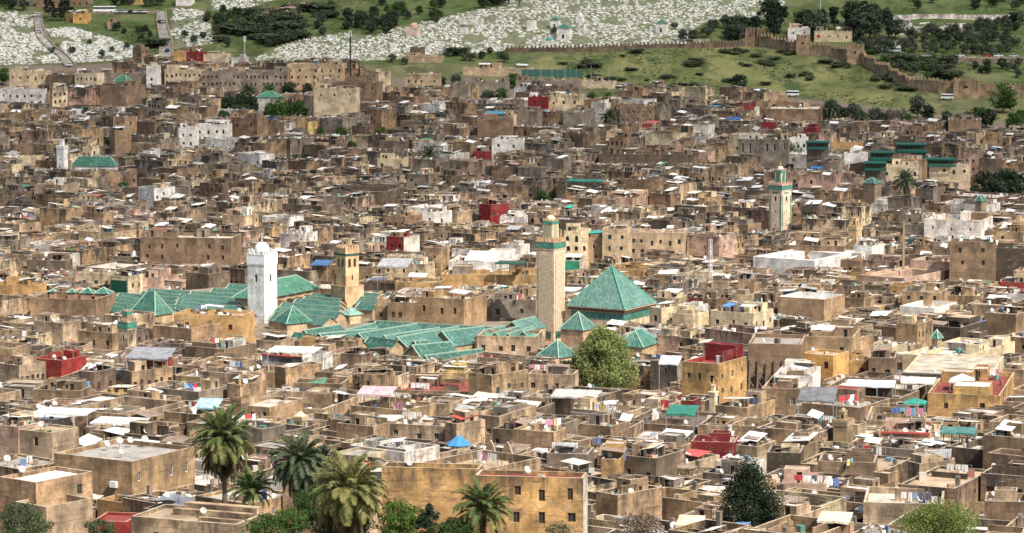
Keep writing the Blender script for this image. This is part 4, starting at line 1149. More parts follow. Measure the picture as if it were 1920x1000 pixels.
NEAR_T = [('tan', 27), ('sandy', 22), ('brown', 20), ('ochre', 4), ('cream', 11), ('grey', 9), ('white', 5), ('dark brown', 7), ('pink', 6), ('maroon', .3), ('yellow', 1)]
MID_T = [('tan', 20), ('sandy', 19), ('brown', 17), ('grey', 14), ('dark brown', 7), ('cream', 12), ('white', 6), ('pink', 8), ('maroon', .25), ('ochre', 2)]
FAR_T = [('brown', 22), ('grey', 25), ('dark brown', 13), ('tan', 12), ('sandy', 11), ('cream', 9), ('white', 5), ('pink', 8), ('maroon', 0.6), ('yellow', .3)]
ROOF_T = [('pale', 34), ('grey', 25), ('white', 13), ('tan', 18), ('dark', 8), ('red', 3.5), ('weedy', 2)]


def pick(tab):
    s = sum(w for _, w in tab); r = U(0, s)
    for k, w in tab:
        r -= w
        if r <= 0: return k
    return tab[0][0]


def bsp(x0, x1, y0, y1, out, smin):
    w, d = x1 - x0, y1 - y0
    big = max(w, d)
    if big < smin or (big < smin * 1.7 and U(0, 1) < 0.2):
        out.append((x0, x1, y0, y1)); return
    gap = (U(1.4, 2.6) if U(0, 1) < 0.55 else 0.0) if big > 30 else (U(0.8, 1.6) if U(0, 1) < 0.14 else 0.0)
    t = U(0.36, 0.64)
    if w > d * U(0.8, 1.2):
        m = x0 + w * t; bsp(x0, m - gap / 2, y0, y1, out, smin); bsp(m + gap / 2, x1, y0, y1, out, smin)
    else:
        m = y0 + d * t; bsp(x0, x1, y0, m - gap / 2, out, smin); bsp(x0, x1, m + gap / 2, y1, out, smin)


def poly_hit(poly, q):
    for x, y in q:
        if inside(poly, x, y): return True
    return any(inside(q, x, y) for x, y in poly)


BU, BV = (math.cos(R(28)), -math.sin(R(28))), (math.sin(R(28)), math.cos(R(28)))
lots = []
for i in range(-14, 6):
    for j in range(1, 27):
        cx, cy = (i * 60 + 30) * BU[0] + (j * 60 + 30) * BV[0], (i * 60 + 30) * BU[1] + (j * 60 + 30) * BV[1]
        if not (340 < cy < 1560 and abs(cx) < cy * 0.168 + 60): continue
        bsp(i * 60, i * 60 + 59.2, j * 60, j * 60 + 59.2, lots, U(10, 15.5) if cy < 900 else U(10.5, 14.5))
fill = []
HRECT = [(rect_of(c, 0.9), c['x'], c['y'], max(c['lx'], c['ly'])) for c in HOUSES]
EXB = [(p, min(a for a, b in p), max(a for a, b in p), min(b for a, b in p), max(b for a, b in p)) for p in EXCL]
for (x0, x1, y0, y1) in lots:
    if x1 - x0 < 3 or y1 - y0 < 3: continue
    a, b = (x0 + x1) / 2, (y0 + y1) / 2
    x, y = a * BU[0] + b * BV[0], a * BU[1] + b * BV[1]
    if not (375 < y < 1500): continue
    z = g(x, y)
    px, py = proj(x, y, z + 6)
    if not (-70 < px < 1990): continue
    if py < interp(TOWN_BACK, px) + 3 or proj(x, y, z + 9)[1] > 1030: continue
    if y < 445 and px < 985: continue
    nz = noise.noise((x * 0.012, y * 0.009, 0.3))
    nz2 = noise.noise((x * 0.02, y * 0.02, 5.3))
    yaw = R(-28) + R(22) * nz + R(rng.gauss(0, 4.5))
    lx, ly = (x1 - x0) * U(0.96, 1.04), (y1 - y0) * U(0.96, 1.04)
    c = dict(x=x, y=y, yaw=yaw, lx=lx, ly=ly, D=y, hand=False, o={})
    q = rect_of(c, 0.82)
    m = max(lx, ly)
    if any(abs(hx - x) < m + hm and abs(hy - y) < m + hm and sat(hr, q) for hr, hx, hy, hm in HRECT): continue
    xa, xb, ya, yb_ = min(p[0] for p in q), max(p[0] for p in q), min(p[1] for p in q), max(p[1] for p in q)
    if any(xa < e[2] and xb > e[1] and ya < e[4] and yb_ > e[3] and poly_hit(e[0], q) for e in EXB): continue
    h = min(14.0, max(3.4, 7.8 + 2.4 * nz2 + rng.gauss(0, 2.1)))
    rr = [proj(*p, z + h) for p in rect_of(c)]
    p0, p1 = min(r[0] for r in rr), max(r[0] for r in rr)
    dmin = min(p[1] for p in rect_of(c)); hlim = 99.0
    for (v0, v1, vb, vD) in VIEW:
        if dmin < vD - 2 and p0 < v1 and p1 > v0:
            dx, dz = ray(max(p0, v0), vb)
            zmax = CAMZ + dz * dmin
            hlim = min(hlim, zmax - z + .7); h = min(h, zmax - z)
    if h < 2.6: continue
    c['cap'] = hlim
    t = NEAR_T if y < 880 else (MID_T if y < 1020 else FAR_T)
    zz = min(g(*p) for p in rect_of(c))
    c.update(z=z, h=h, cn=pick(t), roof=pick(ROOF_T), px0=p0, px1=p1, grime=(U(0.6, 1.15) if y < 900 else U(0.6, 1.2)) * (1.35 if U(0, 1) < .33 else 1), ph=U(0.35, 1.3) if U(0, 1) < .62 else U(1.5, 3.0))
    if 420 < px < 570 and 800 < y < 1060:
        if c['cn'] == 'maroon': c['cn'] = 'brown'
        if c['roof'] == 'red': c['roof'] = 'grey'
    if c['cn'] in ('white', 'maroon', 'yellow', 'ochre'): c['grime'] *= 0.6
    fill.append(c)
ALL = HOUSES + fill

# what shows: a skyline swept from near to far
hor = [1000.0] * 480
for c in sorted(ALL, key=lambda c: min(p[1] for p in rect_of(c))):
    rr = [(proj(*p, c['z'] + c['h']), p[1]) for p in rect_of(c)]
    near = min(rr, key=lambda r: r[1])[0][1]; far = min(r[0][1] for r in rr)
    a, b = max(0, int(min(r[0][0] for r in rr) / 4)), min(479, int(max(r[0][0] for r in rr) / 4))
    ar = 0.0
    for k in range(a, b + 1):
        if hor[k] > far: ar += hor[k] - far
        hor[k] = min(hor[k], near)
    c['area'] = ar * 4
    c['nx'] = (max(0, min(1919, (a + b) * 2)), max(0, far))
for c in HOUSES: c['area'] = max(c['area'], 1.0)
nm = sorted((c for c in fill if c['area'] > 150), key=lambda c: -c['area'])
QUOTA = 296 - len(HOUSES)
NAMED = nm[:QUOTA]
ids = {id(c) for c in NAMED}
MASS = [c for c in fill if id(c) not in ids and c['area'] > 0]


# rooftop furniture -------------------------------------------------------------
JUNK = [(0.72, 0.70, 0.66), (0.4, 0.36, 0.3), (0.12, 0.10, 0.09), (0.5, 0.38, 0.26), (0.62, 0.6, 0.55), (0.28, 0.2, 0.14), (0.66, 0.63, 0.58), (0.2, 0.17, 0.14), (0.45, 0.4, 0.33), (0.55, 0.45, 0.33), (0.09, 0.075, 0.06), (0.3, 0.12, 0.09), (0.14, 0.22, 0.33), (0.12, 0.26, 0.22)]
SHEETC = [(0.76, 0.75, 0.72), (0.72, 0.71, 0.69), (0.55, 0.54, 0.52), (0.36, 0.35, 0.34), (0.66, 0.6, 0.5), (0.30, 0.22, 0.17), (0.7, 0.69, 0.66)]


def room(W, Rf, c, x, y, sx, sy, hh, zr, col, rcol):
    wins = {}
    k = rng.choice('FFR')
    L = sx if k == 'F' else sy
    if L > 2.0 and hh > 2.0:
        q = U(0.5, L - 1.3); wins[k] = [(q, q + 0.85, hh - 2.0 if hh < 3.4 else 0.9, hh - 0.02 if hh < 3.4 else 2.1)]
        if L > 4.5: wins[k].append(((q + L * 0.5) % (L - 1.3) + 0.2, (q + L * 0.5) % (L - 1.3) + 0.95, 0.7, 1.6))
        w = wins[k]
        if len(w) == 2 and not (w[0][1] + 0.1 < w[1][0] or w[1][1] + 0.1 < w[0][0]): w.pop()
    W.ox0 = 0
    shell(W, Rf, x, y, sx, sy, zr - 0.02, zr + hh, U(0.12, 0.5), col, rcol, wins, t=0.2)


def furnish(c, W, Rf, parts=None):
    """Rooms, screens, sheets and litter on a roof. parts: a function that opens a new part, or None to add to W and Rf."""
    lx, ly, h, ph = c['lx'], c['ly'], c['h'], c['ph']
    zr = h - ph
    ct = c['court']
    A = lx * ly

    def spot(sx, sy, edge=False):
        for _ in range(6):
            ax, ay = max(0.1, lx / 2 - 0.5 - sx / 2), max(0.1, ly / 2 - 0.5 - sy / 2)
            x, y = U(-ax, ax), U(-ay, ay)
            if edge:
                if U(0, 1) < 0.5: x = rng.choice((-ax, ax))
                else: y = ay if U(0, 1) < 0.7 else -ay
            if not ct or x + sx / 2 < ct[0] or x - sx / 2 > ct[1] or y + sy / 2 < ct[2] or y - sy / 2 > ct[3]: return x, y
        return None
    bare = c['o'].get('bare')
    if not bare:
        for _ in range(rng.choice((0, 1, 1, 2)) + (A > 210)):
            sx, sy, hh = U(2.4, max(3, min(8.0, lx * .55))), U(2.4, max(3, min(7.5, ly * .5))), U(1.7, 2.5) + ph * .4
            if c.get('cap') and zr + hh > c['cap']: continue
            p = spot(sx, sy, True)
            if not p: continue
            cn = c['cn'] if U(0, 1) < 0.55 else pick((('white', 1), ('cream', 2), ('sandy', 3), ('brown', 3), ('grey', 2)))
            w = parts('roof_room') if parts else None
            room(w or W, w or Rf, c, *p, sx, sy, hh, zr, jit(TINT[cn], .1, c['grime'] * .8), (*jit(ROOFC[pick(ROOF_T)]), ))
        for _ in range(rng.choice((1, 1, 2, 3, 4))):
            L = U(3, max(3.5, (lx if U(0, 1) < .5 else ly) * 0.7)); hh = U(0.6, 1.5) + ph * .5
            if c.get('cap') and zr + hh > c['cap']: continue
            xd = U(0, 1) < 0.5
            L = min(L, (lx if xd else ly) - 1.2)
            p = spot(L if xd else .3, .3 if xd else L)
            if not p or L < 1: continue
            w = parts('partition_wall') if parts else W
            w.box(p[0], p[1], zr - .02, zr + hh, L if xd else .25, .25 if xd else L, WALL, jit(TINT[c['cn']], .1, c['grime']))
    for _ in range(rng.choice((0, 1, 1, 1, 2)) if not bare else 0):
        sx, sy = U(1.8, 5.5), U(1.6, 4.5); p = spot(sx, sy)
        if not p: continue
        z0 = zr + U(1.5, 2.2) + (ph * .3); tl = U(-.5, .5); tx = U(-.3, .3)
        if c.get('cap') and z0 > c['cap']: continue
        w = parts('awning') if parts else W
        cc = (*rng.choice(SHEETC), 0)
        if U(0, 1) < .035: cc = (*rng.choice(((0.05, 0.33, 0.30), (0.1, 0.25, 0.5), (0.08, 0.3, 0.2), (0.5, 0.10, 0.08))), 0)
        zz = [z0 - tl - tx, z0 - tl + tx, z0 + tl + tx, z0 + tl - tx]
        q = [(p[0] + i * sx / 2, p[1] + j * sy / 2) for i, j in ((-1, -1), (1, -1), (1, 1), (-1, 1))]
        w.face([(*q[k], zz[k]) for k in range(4)], SHEET, cc)
        w.face([(*q[k], zz[k] - .06) for k in (3, 2, 1, 0)], SHEET, cc)
        for k in range(4):
            n = (k + 1) % 4
            w.face([(*q[k], zz[k] - .06), (*q[n], zz[n] - .06), (*q[n], zz[n]), (*q[k], zz[k])], SHEET, cc)
            w.bar((q[k][0] * .97 + p[0] * .03, q[k][1] * .97 + p[1] * .03, zr), (q[k][0] * .97 + p[0] * .03, q[k][1] * .97 + p[1] * .03, zz[k] - .05), .09, PAINT, (0.25, 0.2, 0.15, 0))
        if U(0, 1) < .35:
            w.box(p[0], p[1] + sy * .42, zr, z0 - abs(tl) - abs(tx) - .1, sx * .9, .12, PAINT, (*rng.choice(JUNK), 0))
    if not bare:
        w = None
        for _ in range(rng.choice((0, 1, 1, 2, 3))):
            p = spot(.3, .3)
            if p:
                if w is None: w = parts('aerial_pole') if parts else W
                hp_ = U(1.6, 3.6); w.bar((*p, zr), (p[0] + U(-.15, .15), p[1], zr + hp_), .075, PAINT, (0.16, 0.13, 0.10, 0))
                if U(0, 1) < .5: w.bar((p[0] - .5, p[1], zr + hp_ * .92), (p[0] + .5, p[1], zr + hp_ * .92), .05, PAINT, (0.25, 0.24, 0.22, 0))
    w = None
    n = rng.choice((3, 5, 7, 9, 12)) if not bare else rng.choice((0, 1))
    for _ in range(n):
        s1, s2, s3 = U(.3, 1.0) * U(.8, 1.5), U(.3, 1.1), U(.25, 1.1)
        p = spot(s1, s2)
        if not p: continue
        if w is None: w = parts('roof_clutter') if parts else W
        w.box(p[0], p[1], zr, zr + s3 + U(0, ph * .4), s1, s2, PAINT, (*jit(rng.choice(JUNK), .15)[:3], 0), U(0, 3))
    if U(0, 1) < .4 and A > 40 and not bare:
        w = parts('chimney') if parts else W
        p = spot(.6, .6, True)
        if p: w.box(p[0], p[1], zr, zr + ph + U(.6, 1.5), .6, .6, WALL, jit(TINT['grey'], .1, .6))


def openings(c):
    o = c['o']; lx, ly, h = c['lx'], c['ly'], c['h']
    wins = {}
    if c['hand']:
        hh = o.get('hh', 1.35)
        for key, side, L in (('wl_', 'F', lx), ('wr_', 'R', ly)):
            if key in o:
                n, m = o[key]
                w = min(0.95, L / n * 0.5)
                wins[side] = [q for q in grid_holes(L, n, m, w, hh, c['ph'] + U(.9, 1.6), 3.1, min(.5, L / n * .12)) if q[3] < h - 0.3]
        return wins
    D = c['D']
    for side, L, n in (('F', lx, rng.choice((0, 1, 2, 3, 3, 5))), ('R', ly, rng.choice((0, 1, 1, 2, 2, 3)))):
        if L < 2.5 or h < 3.5 or n == 0: continue
        if n >= 3 and L > 6 and U(0, 1) < .5: wins[side] = grid_holes(L, n, 1 if h < 7 else rng.choice((1, 2)), U(.7, 1.0), U(1.0, 1.5), c['ph'] + U(.7, 1.3), 2.9, .4)
        else: wins[side] = scatter_holes(L, h, n)
        wins[side] = [q for q in wins[side] if q[3] < h - .1]
    if D > 1000: wins['R'] = wins.get('R', [])[:2]
    return wins


def prepare(c):
    o = c['o']
    c['col'] = jit(TINT[c['cn']], 0.09, c['grime'])
    c['rc'] = (*jit(ROOFC[c['roof']], .1)[:3], 0)
    c['court'] = None
    ph = c['ph'] = min(c['ph'], c['h'] - .8)
    if o.get('court') or (not c['hand'] and c['lx'] > 9 and c['ly'] > 9 and U(0, 1) < .42):
        f = .32 if o.get('court') == 2 else U(.16, .24)
        ox, oy = (0, 0) if o.get('court') == 2 else (U(-.12, .12) * c['lx'], U(-.12, .12) * c['ly'])
        c['court'] = (ox - f * c['lx'], ox + f * c['lx'], oy - f * c['ly'], oy + f * c['ly'])
    c['wins'] = openings(c)


def build_mass():
    mb = MB()
    for c in MASS:
        prepare(c)
        mb.place(c['x'], c['y'], c['z'], c['yaw'])
        c['cap'] = min(c['cap'], c['h'] + 3.0)
        shell(mb, mb, 0, 0, c['lx'], c['ly'], -4, c['h'], c['ph'], c['col'], c['rc'], c['wins'], c['court'], t=.3)
        furnish(c, mb, mb)
    o = mb.build('packed_houses')
    tag(o, 'dense mass of small brown and grey flat-roofed houses filling the rest of the old town', 'houses', None, 'stuff')


def word_for(c):
    return {'sandy': 'sandy', 'grey': 'grey-brown', 'charcoal': 'sooty'}.get(c['cn'], c['cn'])  # charcoal walls are near-black all over


def build_named(c):
    prepare(c)
    o = c['o']
    t = empty('house', (c['x'], c['y'], c['z']), c['yaw'])
    c['root'] = t
    c['cap'] = min(c.get('cap', 99), c['h'] + 3.0)
    W, Rf = MB(), MB()
    ic = jit(TINT[o['incol']], .05, .15) if 'incol' in o else None
    shell(W, Rf, 0, 0, c['lx'], c['ly'], -4, c['h'], c['ph'], c['col'], c['rc'], c['wins'], c['court'], ic, pane=False, t=.34)
    open_parts = []

    def parts(nm_):
        m = MB(); open_parts.append((nm_, m)); return m
    furnish(c, W, Rf, parts)
    lx, ly, h, ph = c['lx'], c['ly'], c['h'], c['ph']
    if o.get('endwhite'):
        m = parts('end_wall_render'); m.panel((lx / 2 + .03, -ly / 2), (0, 1), ly, -2, h - .05, [], (0.72, 0.68, 0.6, 0.5))
    if o.get('greenwall'):
        m = parts('green_shutter'); m.panel((-lx / 2 + .3, -ly / 2 - .12), (1, 0), lx - .6, h - 4.4, h - 1.2, [], (0.01, 0.07, 0.045, 0), m=PAINT)
    if o.get('greenall'):
        m = parts('green_sheet'); m.panel((-lx / 2 + .05, -ly / 2 - .1), (1, 0), lx - .1, h - 5, h - .1, [], (0.03, 0.24, 0.15, 0), m=SHEET)
    if o.get('redroom'):
        m = parts('roof_room'); m.box(-lx * .05, ly * .36, h - ph, h + 2.6, lx * .88, ly * .24, WALL, (0.17, 0.022, 0.026, .3))
        m = parts('partition_wall'); m.box(lx * .33, ly * .2, h - ph, h + 2.0, .3, ly * .72, WALL, (0.17, 0.022, 0.026, .3))
        m = parts('water_drum'); lathe(m, [(.7, h - ph), (.7, h + .9), (0, h + .95)], 10, PAINT, (0.55, 0.5, 0.48, 0), lx * .2, -ly * .1)
    if o.get('steps'):
        for k_, (fx, fy, sx, sy, hh) in enumerate(((.1, .1, .75, .1, .9), (.12, .32, .7, .16, 1.4), (.3, -.18, .5, .05, .5))):
            m = parts('parapet_step'); m.box(fx * lx, fy * ly, h - ph, h - ph + hh, sx * lx, sy * ly, WALL, jit(TINT['sandy'], .05, 1.0))
    if o.get('coping'):
        m = parts('coping'); m.box(0, -ly / 2, h + .003, h + .3, lx + .1, .7, PAINT, (*o['coping'], 0), bottom=True)
    if o.get('arcade'):
        m = parts('arcade_wall'); m.panel((lx / 2 - .36, -ly * .2), (0, 1), ly * .65, h - ph, h + 2.4, [(ly * .65 * (i + .2) / 3, ly * .65 * (i + .8) / 3, .7, 2.6) for i in range(3)], jit(TINT['tan'], .05, .9), depth=.3, pane=False)
    if o.get('balcony'):
        m = parts('balcony'); m.box(-lx * .05, -ly / 2 - .5, h - 6.2, h - 4.6, lx * .35, 1.0, WALL, (0.26, 0.035, 0.035, .1), bottom=True)
    if o.get('curve'):
        for sx_ in (-.25, .27):
            m = parts('curved_gable'); n_ = 14; w_ = lx * .46
            for i in range(n_):
                x0_, x1_ = sx_ * lx - w_ / 2 + w_ * i / n_, sx_ * lx - w_ / 2 + w_ * (i + 1) / n_
                f0, f1 = 2.2 * math.sin(math.pi * i / n_) ** 2, 2.2 * math.sin(math.pi * (i + 1) / n_) ** 2
                for y_, fl in ((-ly / 2 + .05, 0), (-ly / 2 + .32, 1)):
                    q_ = [(x0_, y_, h - .1), (x1_, y_, h - .1), (x1_, y_, h + f1 + .02), (x0_, y_, h + f0 + .02)]
                    m.face(q_[::-1] if fl else q_, WALL, c['col'], [(x0_, 3), (x1_, 3), (x1_, .5), (x0_, .5)])
                m.face([(x0_, -ly / 2 + .05, h + f0 + .02), (x1_, -ly / 2 + .05, h + f1 + .02), (x1_, -ly / 2 + .32, h + f1 + .02), (x0_, -ly / 2 + .32, h + f0 + .02)], WALL, (0.5, 0.44, 0.36, .1))
    if o.get('dishes'):
        m = parts('air_conditioner'); m.box(lx * .28, -ly / 2 - .3, h - 4.2, h - 3.3, 1.2, .6, PAINT, (0.7, 0.69, 0.66, 0), bottom=True)
    wm_ = W.build('wall', t); Rf.build('flat_roof', t)
    for nm_, m in open_parts:
        if m.f:
            ob = m.build(nm_, t)
            if nm_ in ('roof_clutter', 'aerial_pole'): ob['kind'] = 'stuff'
    fc = (*rng.choice(((0.16, 0.10, 0.06), (0.55, 0.52, 0.47), (0.09, 0.07, 0.055), (0.20, 0.07, 0.05), (0.10, 0.17, 0.14))), 0)
    if 'fcol' in o: fc = (*o['fcol'], 0)
    for k, hs in c['wins'].items():
        O, u, L = SIDES[k](lx, ly)
        for q in hs:
            window_part(t, O, u, L, h, q, fcol=fc, name='door' if q[3] - q[2] > 2.4 else 'window', simple=c['D'] > 640, bars=c['D'] < 900)
            if o.get('arch'):
                m = MB(); r_ = (q[1] - q[0]) / 2; a_ = (q[0] + q[1]) / 2; pts_ = []
                for i in range(7):
                    t_ = math.pi * i / 6; s_ = a_ + r_ * math.cos(t_)
                    pts_.append((O[0] + u[0] * s_ + u[1] * .02, O[1] + u[1] * s_ - u[0] * .02, h - q[2] - .02 + r_ * math.sin(t_)))
                m.face(pts_, DARK, (.03, .03, .03, 0)); m.build('window_arch', t)
    return t


build_mass()
for c in HOUSES + NAMED: build_named(c)

# labels: what the house looks like, then the landmark it stands by
ORD = ['nearest', 'second', 'third', 'fourth', 'fifth', 'sixth', 'seventh', 'eighth', 'ninth', 'tenth', 'eleventh', 'twelfth', 'thirteenth', 'fourteenth', 'fifteenth', 'sixteenth', 'seventeenth', 'eighteenth']


def where(px, py):
    """Landmark and direction that single a place out best: (phrase, landmark, distance)."""
    best = None
    for ph_, mx, my in MARKS:
        dx, dy = px - mx, (py - my) * 1.6
        d = math.hypot(dx, dy)
        if d < 12: continue
        w = ('right of ' if dx > 0 else 'left of ') if abs(dx) > abs(dy) else ('in front of ' if dy > 0 else 'behind ')
        if best is None or d < best[2]: best = (w, ph_, d)
    return best


def feature(c):
    n = sum(len(v) for v in c['wins'].values())
    f = {'white': 'a white roof', 'red': 'a red roof', 'weedy': 'a weedy roof', 'dark': 'a dark roof', 'grey': 'a grey roof', 'pale': 'a pale roof', 'tan': 'an earth roof', 'green': 'a green roof'}[c['roof']]
    return f


cells = {}
for c in HOUSES + NAMED:
    c['mid'] = (0.5 * (max(0, c['px0']) + min(1920, c['px1'])), c['nx'][1] + 8 if not c['hand'] else c['pyt'])
    tag(c['root'], None, 'house', 'flat-roofed houses of the old town')
    if c['o'].get('lab'):
        c['root']['label'] = c['o']['lab']; c['short'] = c['o']['lab']; continue
    w, ph_, d = where(*c['mid'])
    cells.setdefault((word_for(c), feature(c), w, ph_), []).append((d, c))
for (wd, ft, w, ph_), lst in cells.items():
    lst.sort(key=lambda q: q[0])
    for i, (d, c) in enumerate(lst):
        pos = f'{w}{ph_}' if i == 0 and len(lst) == 1 else (f'nearest {w}{ph_}' if i == 0 else f'{ORD[i]} such house {w}{ph_}')
        c['root']['label'] = f'{wd} house with {ft}, {pos}'
        rf = ft.split()[1]
        c['short'] = f'{wd} {rf}-roofed house {w}{ph_}' if len(lst) == 1 else f'{ORD[i]} {wd} {rf}-roofed house {w}{ph_}'
# ------------------------------------------------------------------ foliage
def leaf_cloud(mb, c, rad, n, size, cols, squash=1.0, up=0.25):
    for _ in range(n):
        while True:
            v = Vector((U(-1, 1), U(-1, 1), U(-1, 1)))
            if v.length <= 1: break
        p = Vector(c) + Vector((v.x * rad, v.y * rad, v.z * rad * squash))
        nrm = Vector((U(-1, 1), U(-1, 1), U(-1, 1) + up)) + v * 0.8
        if nrm.length < .1: nrm = Vector((0, 0, 1))
        nrm.normalize()
        t = nrm.cross(Vector((U(-1, 1), U(-1, 1), U(-1, 1))))
        if t.length < .05: continue
        t.normalize(); b = nrm.cross(t)
        s = size * U(.6, 1.3); w = s * .55
        mb.face([p - t * s * .5, p + b * w * .5, p + t * s * .5, p - b * w * .5], LEAF, (*jit(rng.choice(cols), .15)[:3], 0), [(0, 0)] * 4)


def crown(rx, rz, zc, clumps, per, size, cols, flat=1.0, inner=.35):
    mb = MB()
    for _ in range(clumps):
        while True:
            v = Vector((U(-1, 1), U(-1, 1), U(-.8, 1)))
            if inner < v.length <= 1: break
        k = U(.26, .44)
        cs = [jit(rng.choice(cols), .22)[:3]] * 2 + [rng.choice(cols)]
        leaf_cloud(mb, (v.x * rx * .8, v.y * rx * .8, zc + v.z * rz * .8), k * rx, per, size, cs, .75)
    return mb


def trunk(h, r, limbs=3, spread=1.0, col=(0.12, 0.09, 0.065, 0)):
    mb = MB()
    mb.bar((0, 0, -1.0), (U(-.2, .2), U(-.2, .2), h * .55), r * 2, PAINT, col, r * 1.4)
    for i in range(limbs):
        a = 6.28 * i / limbs + U(-.4, .4)
        mb.bar((0, 0, h * U(.35, .52)), (math.cos(a) * spread, math.sin(a) * spread, h * U(.75, .95)), r * 1.2, PAINT, col, r * .4)
    return mb


LEAFC = {'olive': [(0.07, 0.09, 0.058), (0.09, 0.11, 0.072), (0.05, 0.066, 0.044)], 'dark': [(0.03, 0.05, 0.028), (0.045, 0.07, 0.036), (0.024, 0.04, 0.022)],  # leaf tones lightened, distance haze put into the colour
         'bright': [(0.055, 0.115, 0.025), (0.08, 0.14, 0.035), (0.04, 0.085, 0.02)], 'tall': [(0.024, 0.038, 0.022), (0.035, 0.052, 0.03), (0.018, 0.03, 0.017)],
         'bush': [(0.075, 0.10, 0.05), (0.10, 0.125, 0.062), (0.085, 0.10, 0.066)], 'bare': [(0.14, 0.11, 0.085), (0.11, 0.09, 0.07), (0.10, 0.10, 0.06)]}
KIND = {  # rx, rz, zc, clumps, leaves, size, trunk h  for a tree 10 m high
    'olive': (4.8, 4.2, 5.0, 34, 40, .95), 'dark': (4.6, 4.6, 4.9, 36, 44, .95), 'bright': (4.7, 4.6, 4.9, 36, 44, 0.9), 'tall': (2.5, 4.6, 5.6, 26, 34, .9), 'bush': (4.6, 4.0, 4.4, 26, 40, 1.1), 'bare': (4.6, 4.4, 5.0, 34, 26, .7)}
PROTO = {}
for kd, (rx, rz, zc, cl, per, sz) in KIND.items():
    PROTO[kd] = []
    for v in range(4):
        c_ = crown(rx * U(.9, 1.1), rz, zc, cl, per, sz, LEAFC[kd]).build('crown')
        parts_ = [c_]
        parts_.append(trunk(8.0 if kd != 'bush' else 4.0, .26 if kd != 'bush' else .12, 3, 1.6).build('trunk' if kd != 'bush' else 'stem'))
        PROTO[kd].append(parts_)
FIRST = {(k, v): True for k in KIND for v in range(4)}


def plant(kd, P, hgt, label, group, wide=1.0, name=None, cat='tree'):
    v = rng.randrange(4)
    s = hgt / 10.0
    name = name or {'olive': 'olive_tree', 'dark': 'evergreen_tree', 'bright': 'leafy_tree', 'tall': 'cypress_tree', 'bush': 'bush', 'bare': 'bare_tree'}[kd]
    t = tag(empty(name, (P.x, P.y, P.z - .1), U(0, 6.28)), label, cat, group)
    t.scale = (s * wide, s * wide, s)
    for q in PROTO[kd][v]:
        if FIRST[(kd, v)]: q.parent = t
        else: link_copy(q, t)
    FIRST[(kd, v)] = False
    return t


names_used = {}


def where_label(base, px, py, cat='tree'):
    w, ph_, d = where(px, py)
    k = f'{base} {w}{ph_}'
    names_used[k] = names_used.get(k, 0) + 1
    n = names_used[k]
    return k if n == 1 else f'{base}, {ORD[min(n - 1, 17)]} one {w}{ph_}'


KWORD = {'olive': 'grey-green olive tree', 'dark': 'dark green dense tree', 'bright': 'fresh green leafy tree', 'tall': 'tall dark cypress-like tree', 'bush': 'low round dark green bush', 'bare': 'leafless greyish tree'}
for px, py, hh, kd in TREES_TOWN:
    plant(kd, solve(px, py), hh, where_label(KWORD[kd], px, py), 'trees between the houses')

# hillside trees: (px, py of the foot, height, kind)
HILL_MARK = [('the first hill road', 90, 70), ('the second hill road', 308, 60), ('the parked bus', 196, 22), ('the pink domed tomb', 775, 55), ('the far dark wood', 940, 10), ('the largest green-roofed tomb', 1058, 60), ('the right-hand green-roofed tomb', 1241, 50),
             ('the twin gate towers', 1415, 70), ('the corner bastion of the town wall', 1604, 100), ('the long white wall', 1790, 32), ('the low white hillside house', 1760, 55), ('the square wall tower', 1812, 155), ('the tall black mast', 657, 100), ('the scrubby green field', 1400, 130),
             ('the small domed white tomb', 1030, 80), ('the ruined brick tower', 780, 100), ('the roadside cars', 1790, 104)]
MARKS_TOWN = MARKS
MARKS = HILL_MARK
HT = []


def scatter(poly, n, kinds, h0, h1, gap=5):
    xs = [p[0] for p in poly]; ys = [p[1] for p in poly]; k = 0; tries = 0
    while k < n and tries < n * 30:
        tries += 1
        x, y = U(min(xs), max(xs)), U(min(ys), max(ys))
        if inside(poly, x, y) and all(abs(x - q[0]) > gap or abs(y - q[1]) > gap * .6 for q in HT):
            HT.append((x, y, U(h0, h1), rng.choice(kinds))); k += 1


scatter([(330, 60), (420, 25), (560, 40), (560, 78), (440, 105), (420, 108), (400, 70), (335, 95)], 30, ['olive', 'dark', 'olive', 'bush'], 4, 7, 9)
scatter([(395, 15), (500, 30), (640, 10), (640, 62), (500, 85), (400, 60)], 34, ['olive', 'dark', 'olive', 'bush'], 4, 7.5, 9)
scatter([(640, 35), (740, 25), (740, 62), (650, 70)], 16, ['olive', 'dark'], 5, 8, 8)
scatter([(710, 5), (830, 5), (830, 40), (740, 50)], 14, ['dark', 'bright', 'olive'], 4, 7, 9)
scatter([(900, -4), (985, -4), (980, 16), (905, 19)], 12, ['tall', 'dark'], 8, 12, 6)
scatter([(1320, 60), (1420, 45), (1420, 75), (1325, 78)], 12, ['olive', 'dark'], 6, 9, 8)
scatter([(1430, 45), (1475, 40), (1475, 78), (1430, 78)], 5, ['tall', 'dark'], 13, 17, 8)
scatter([(1495, 45), (1680, 40), (1680, 78), (1500, 78)], 17, ['tall', 'dark', 'dark', 'olive'], 9, 17, 9)
scatter([(1685, 75), (1760, 60), (1920, 40), (1920, 105), (1760, 108), (1690, 104)], 44, ['olive', 'olive', 'dark'], 5, 8, 12)
scatter([(1660, 112), (1790, 118), (1790, 152), (1730, 152), (1660, 128)], 26, ['olive', 'bush', 'olive', 'bright'], 4, 7, 9)
scatter([(1800, 125), (1920, 120), (1920, 148), (1850, 146)], 9, ['olive', 'dark'], 4, 6, 11)
scatter([(1690, 2), (1920, 2), (1920, 24), (1700, 24)], 10, ['olive', 'dark'], 5, 8, 14)
scatter([(1000, 125), (1150, 95), (1500, 100), (1620, 125), (1680, 170), (1400, 160), (1100, 150)], 14, ['bush'], 1.6, 3.2, 10)
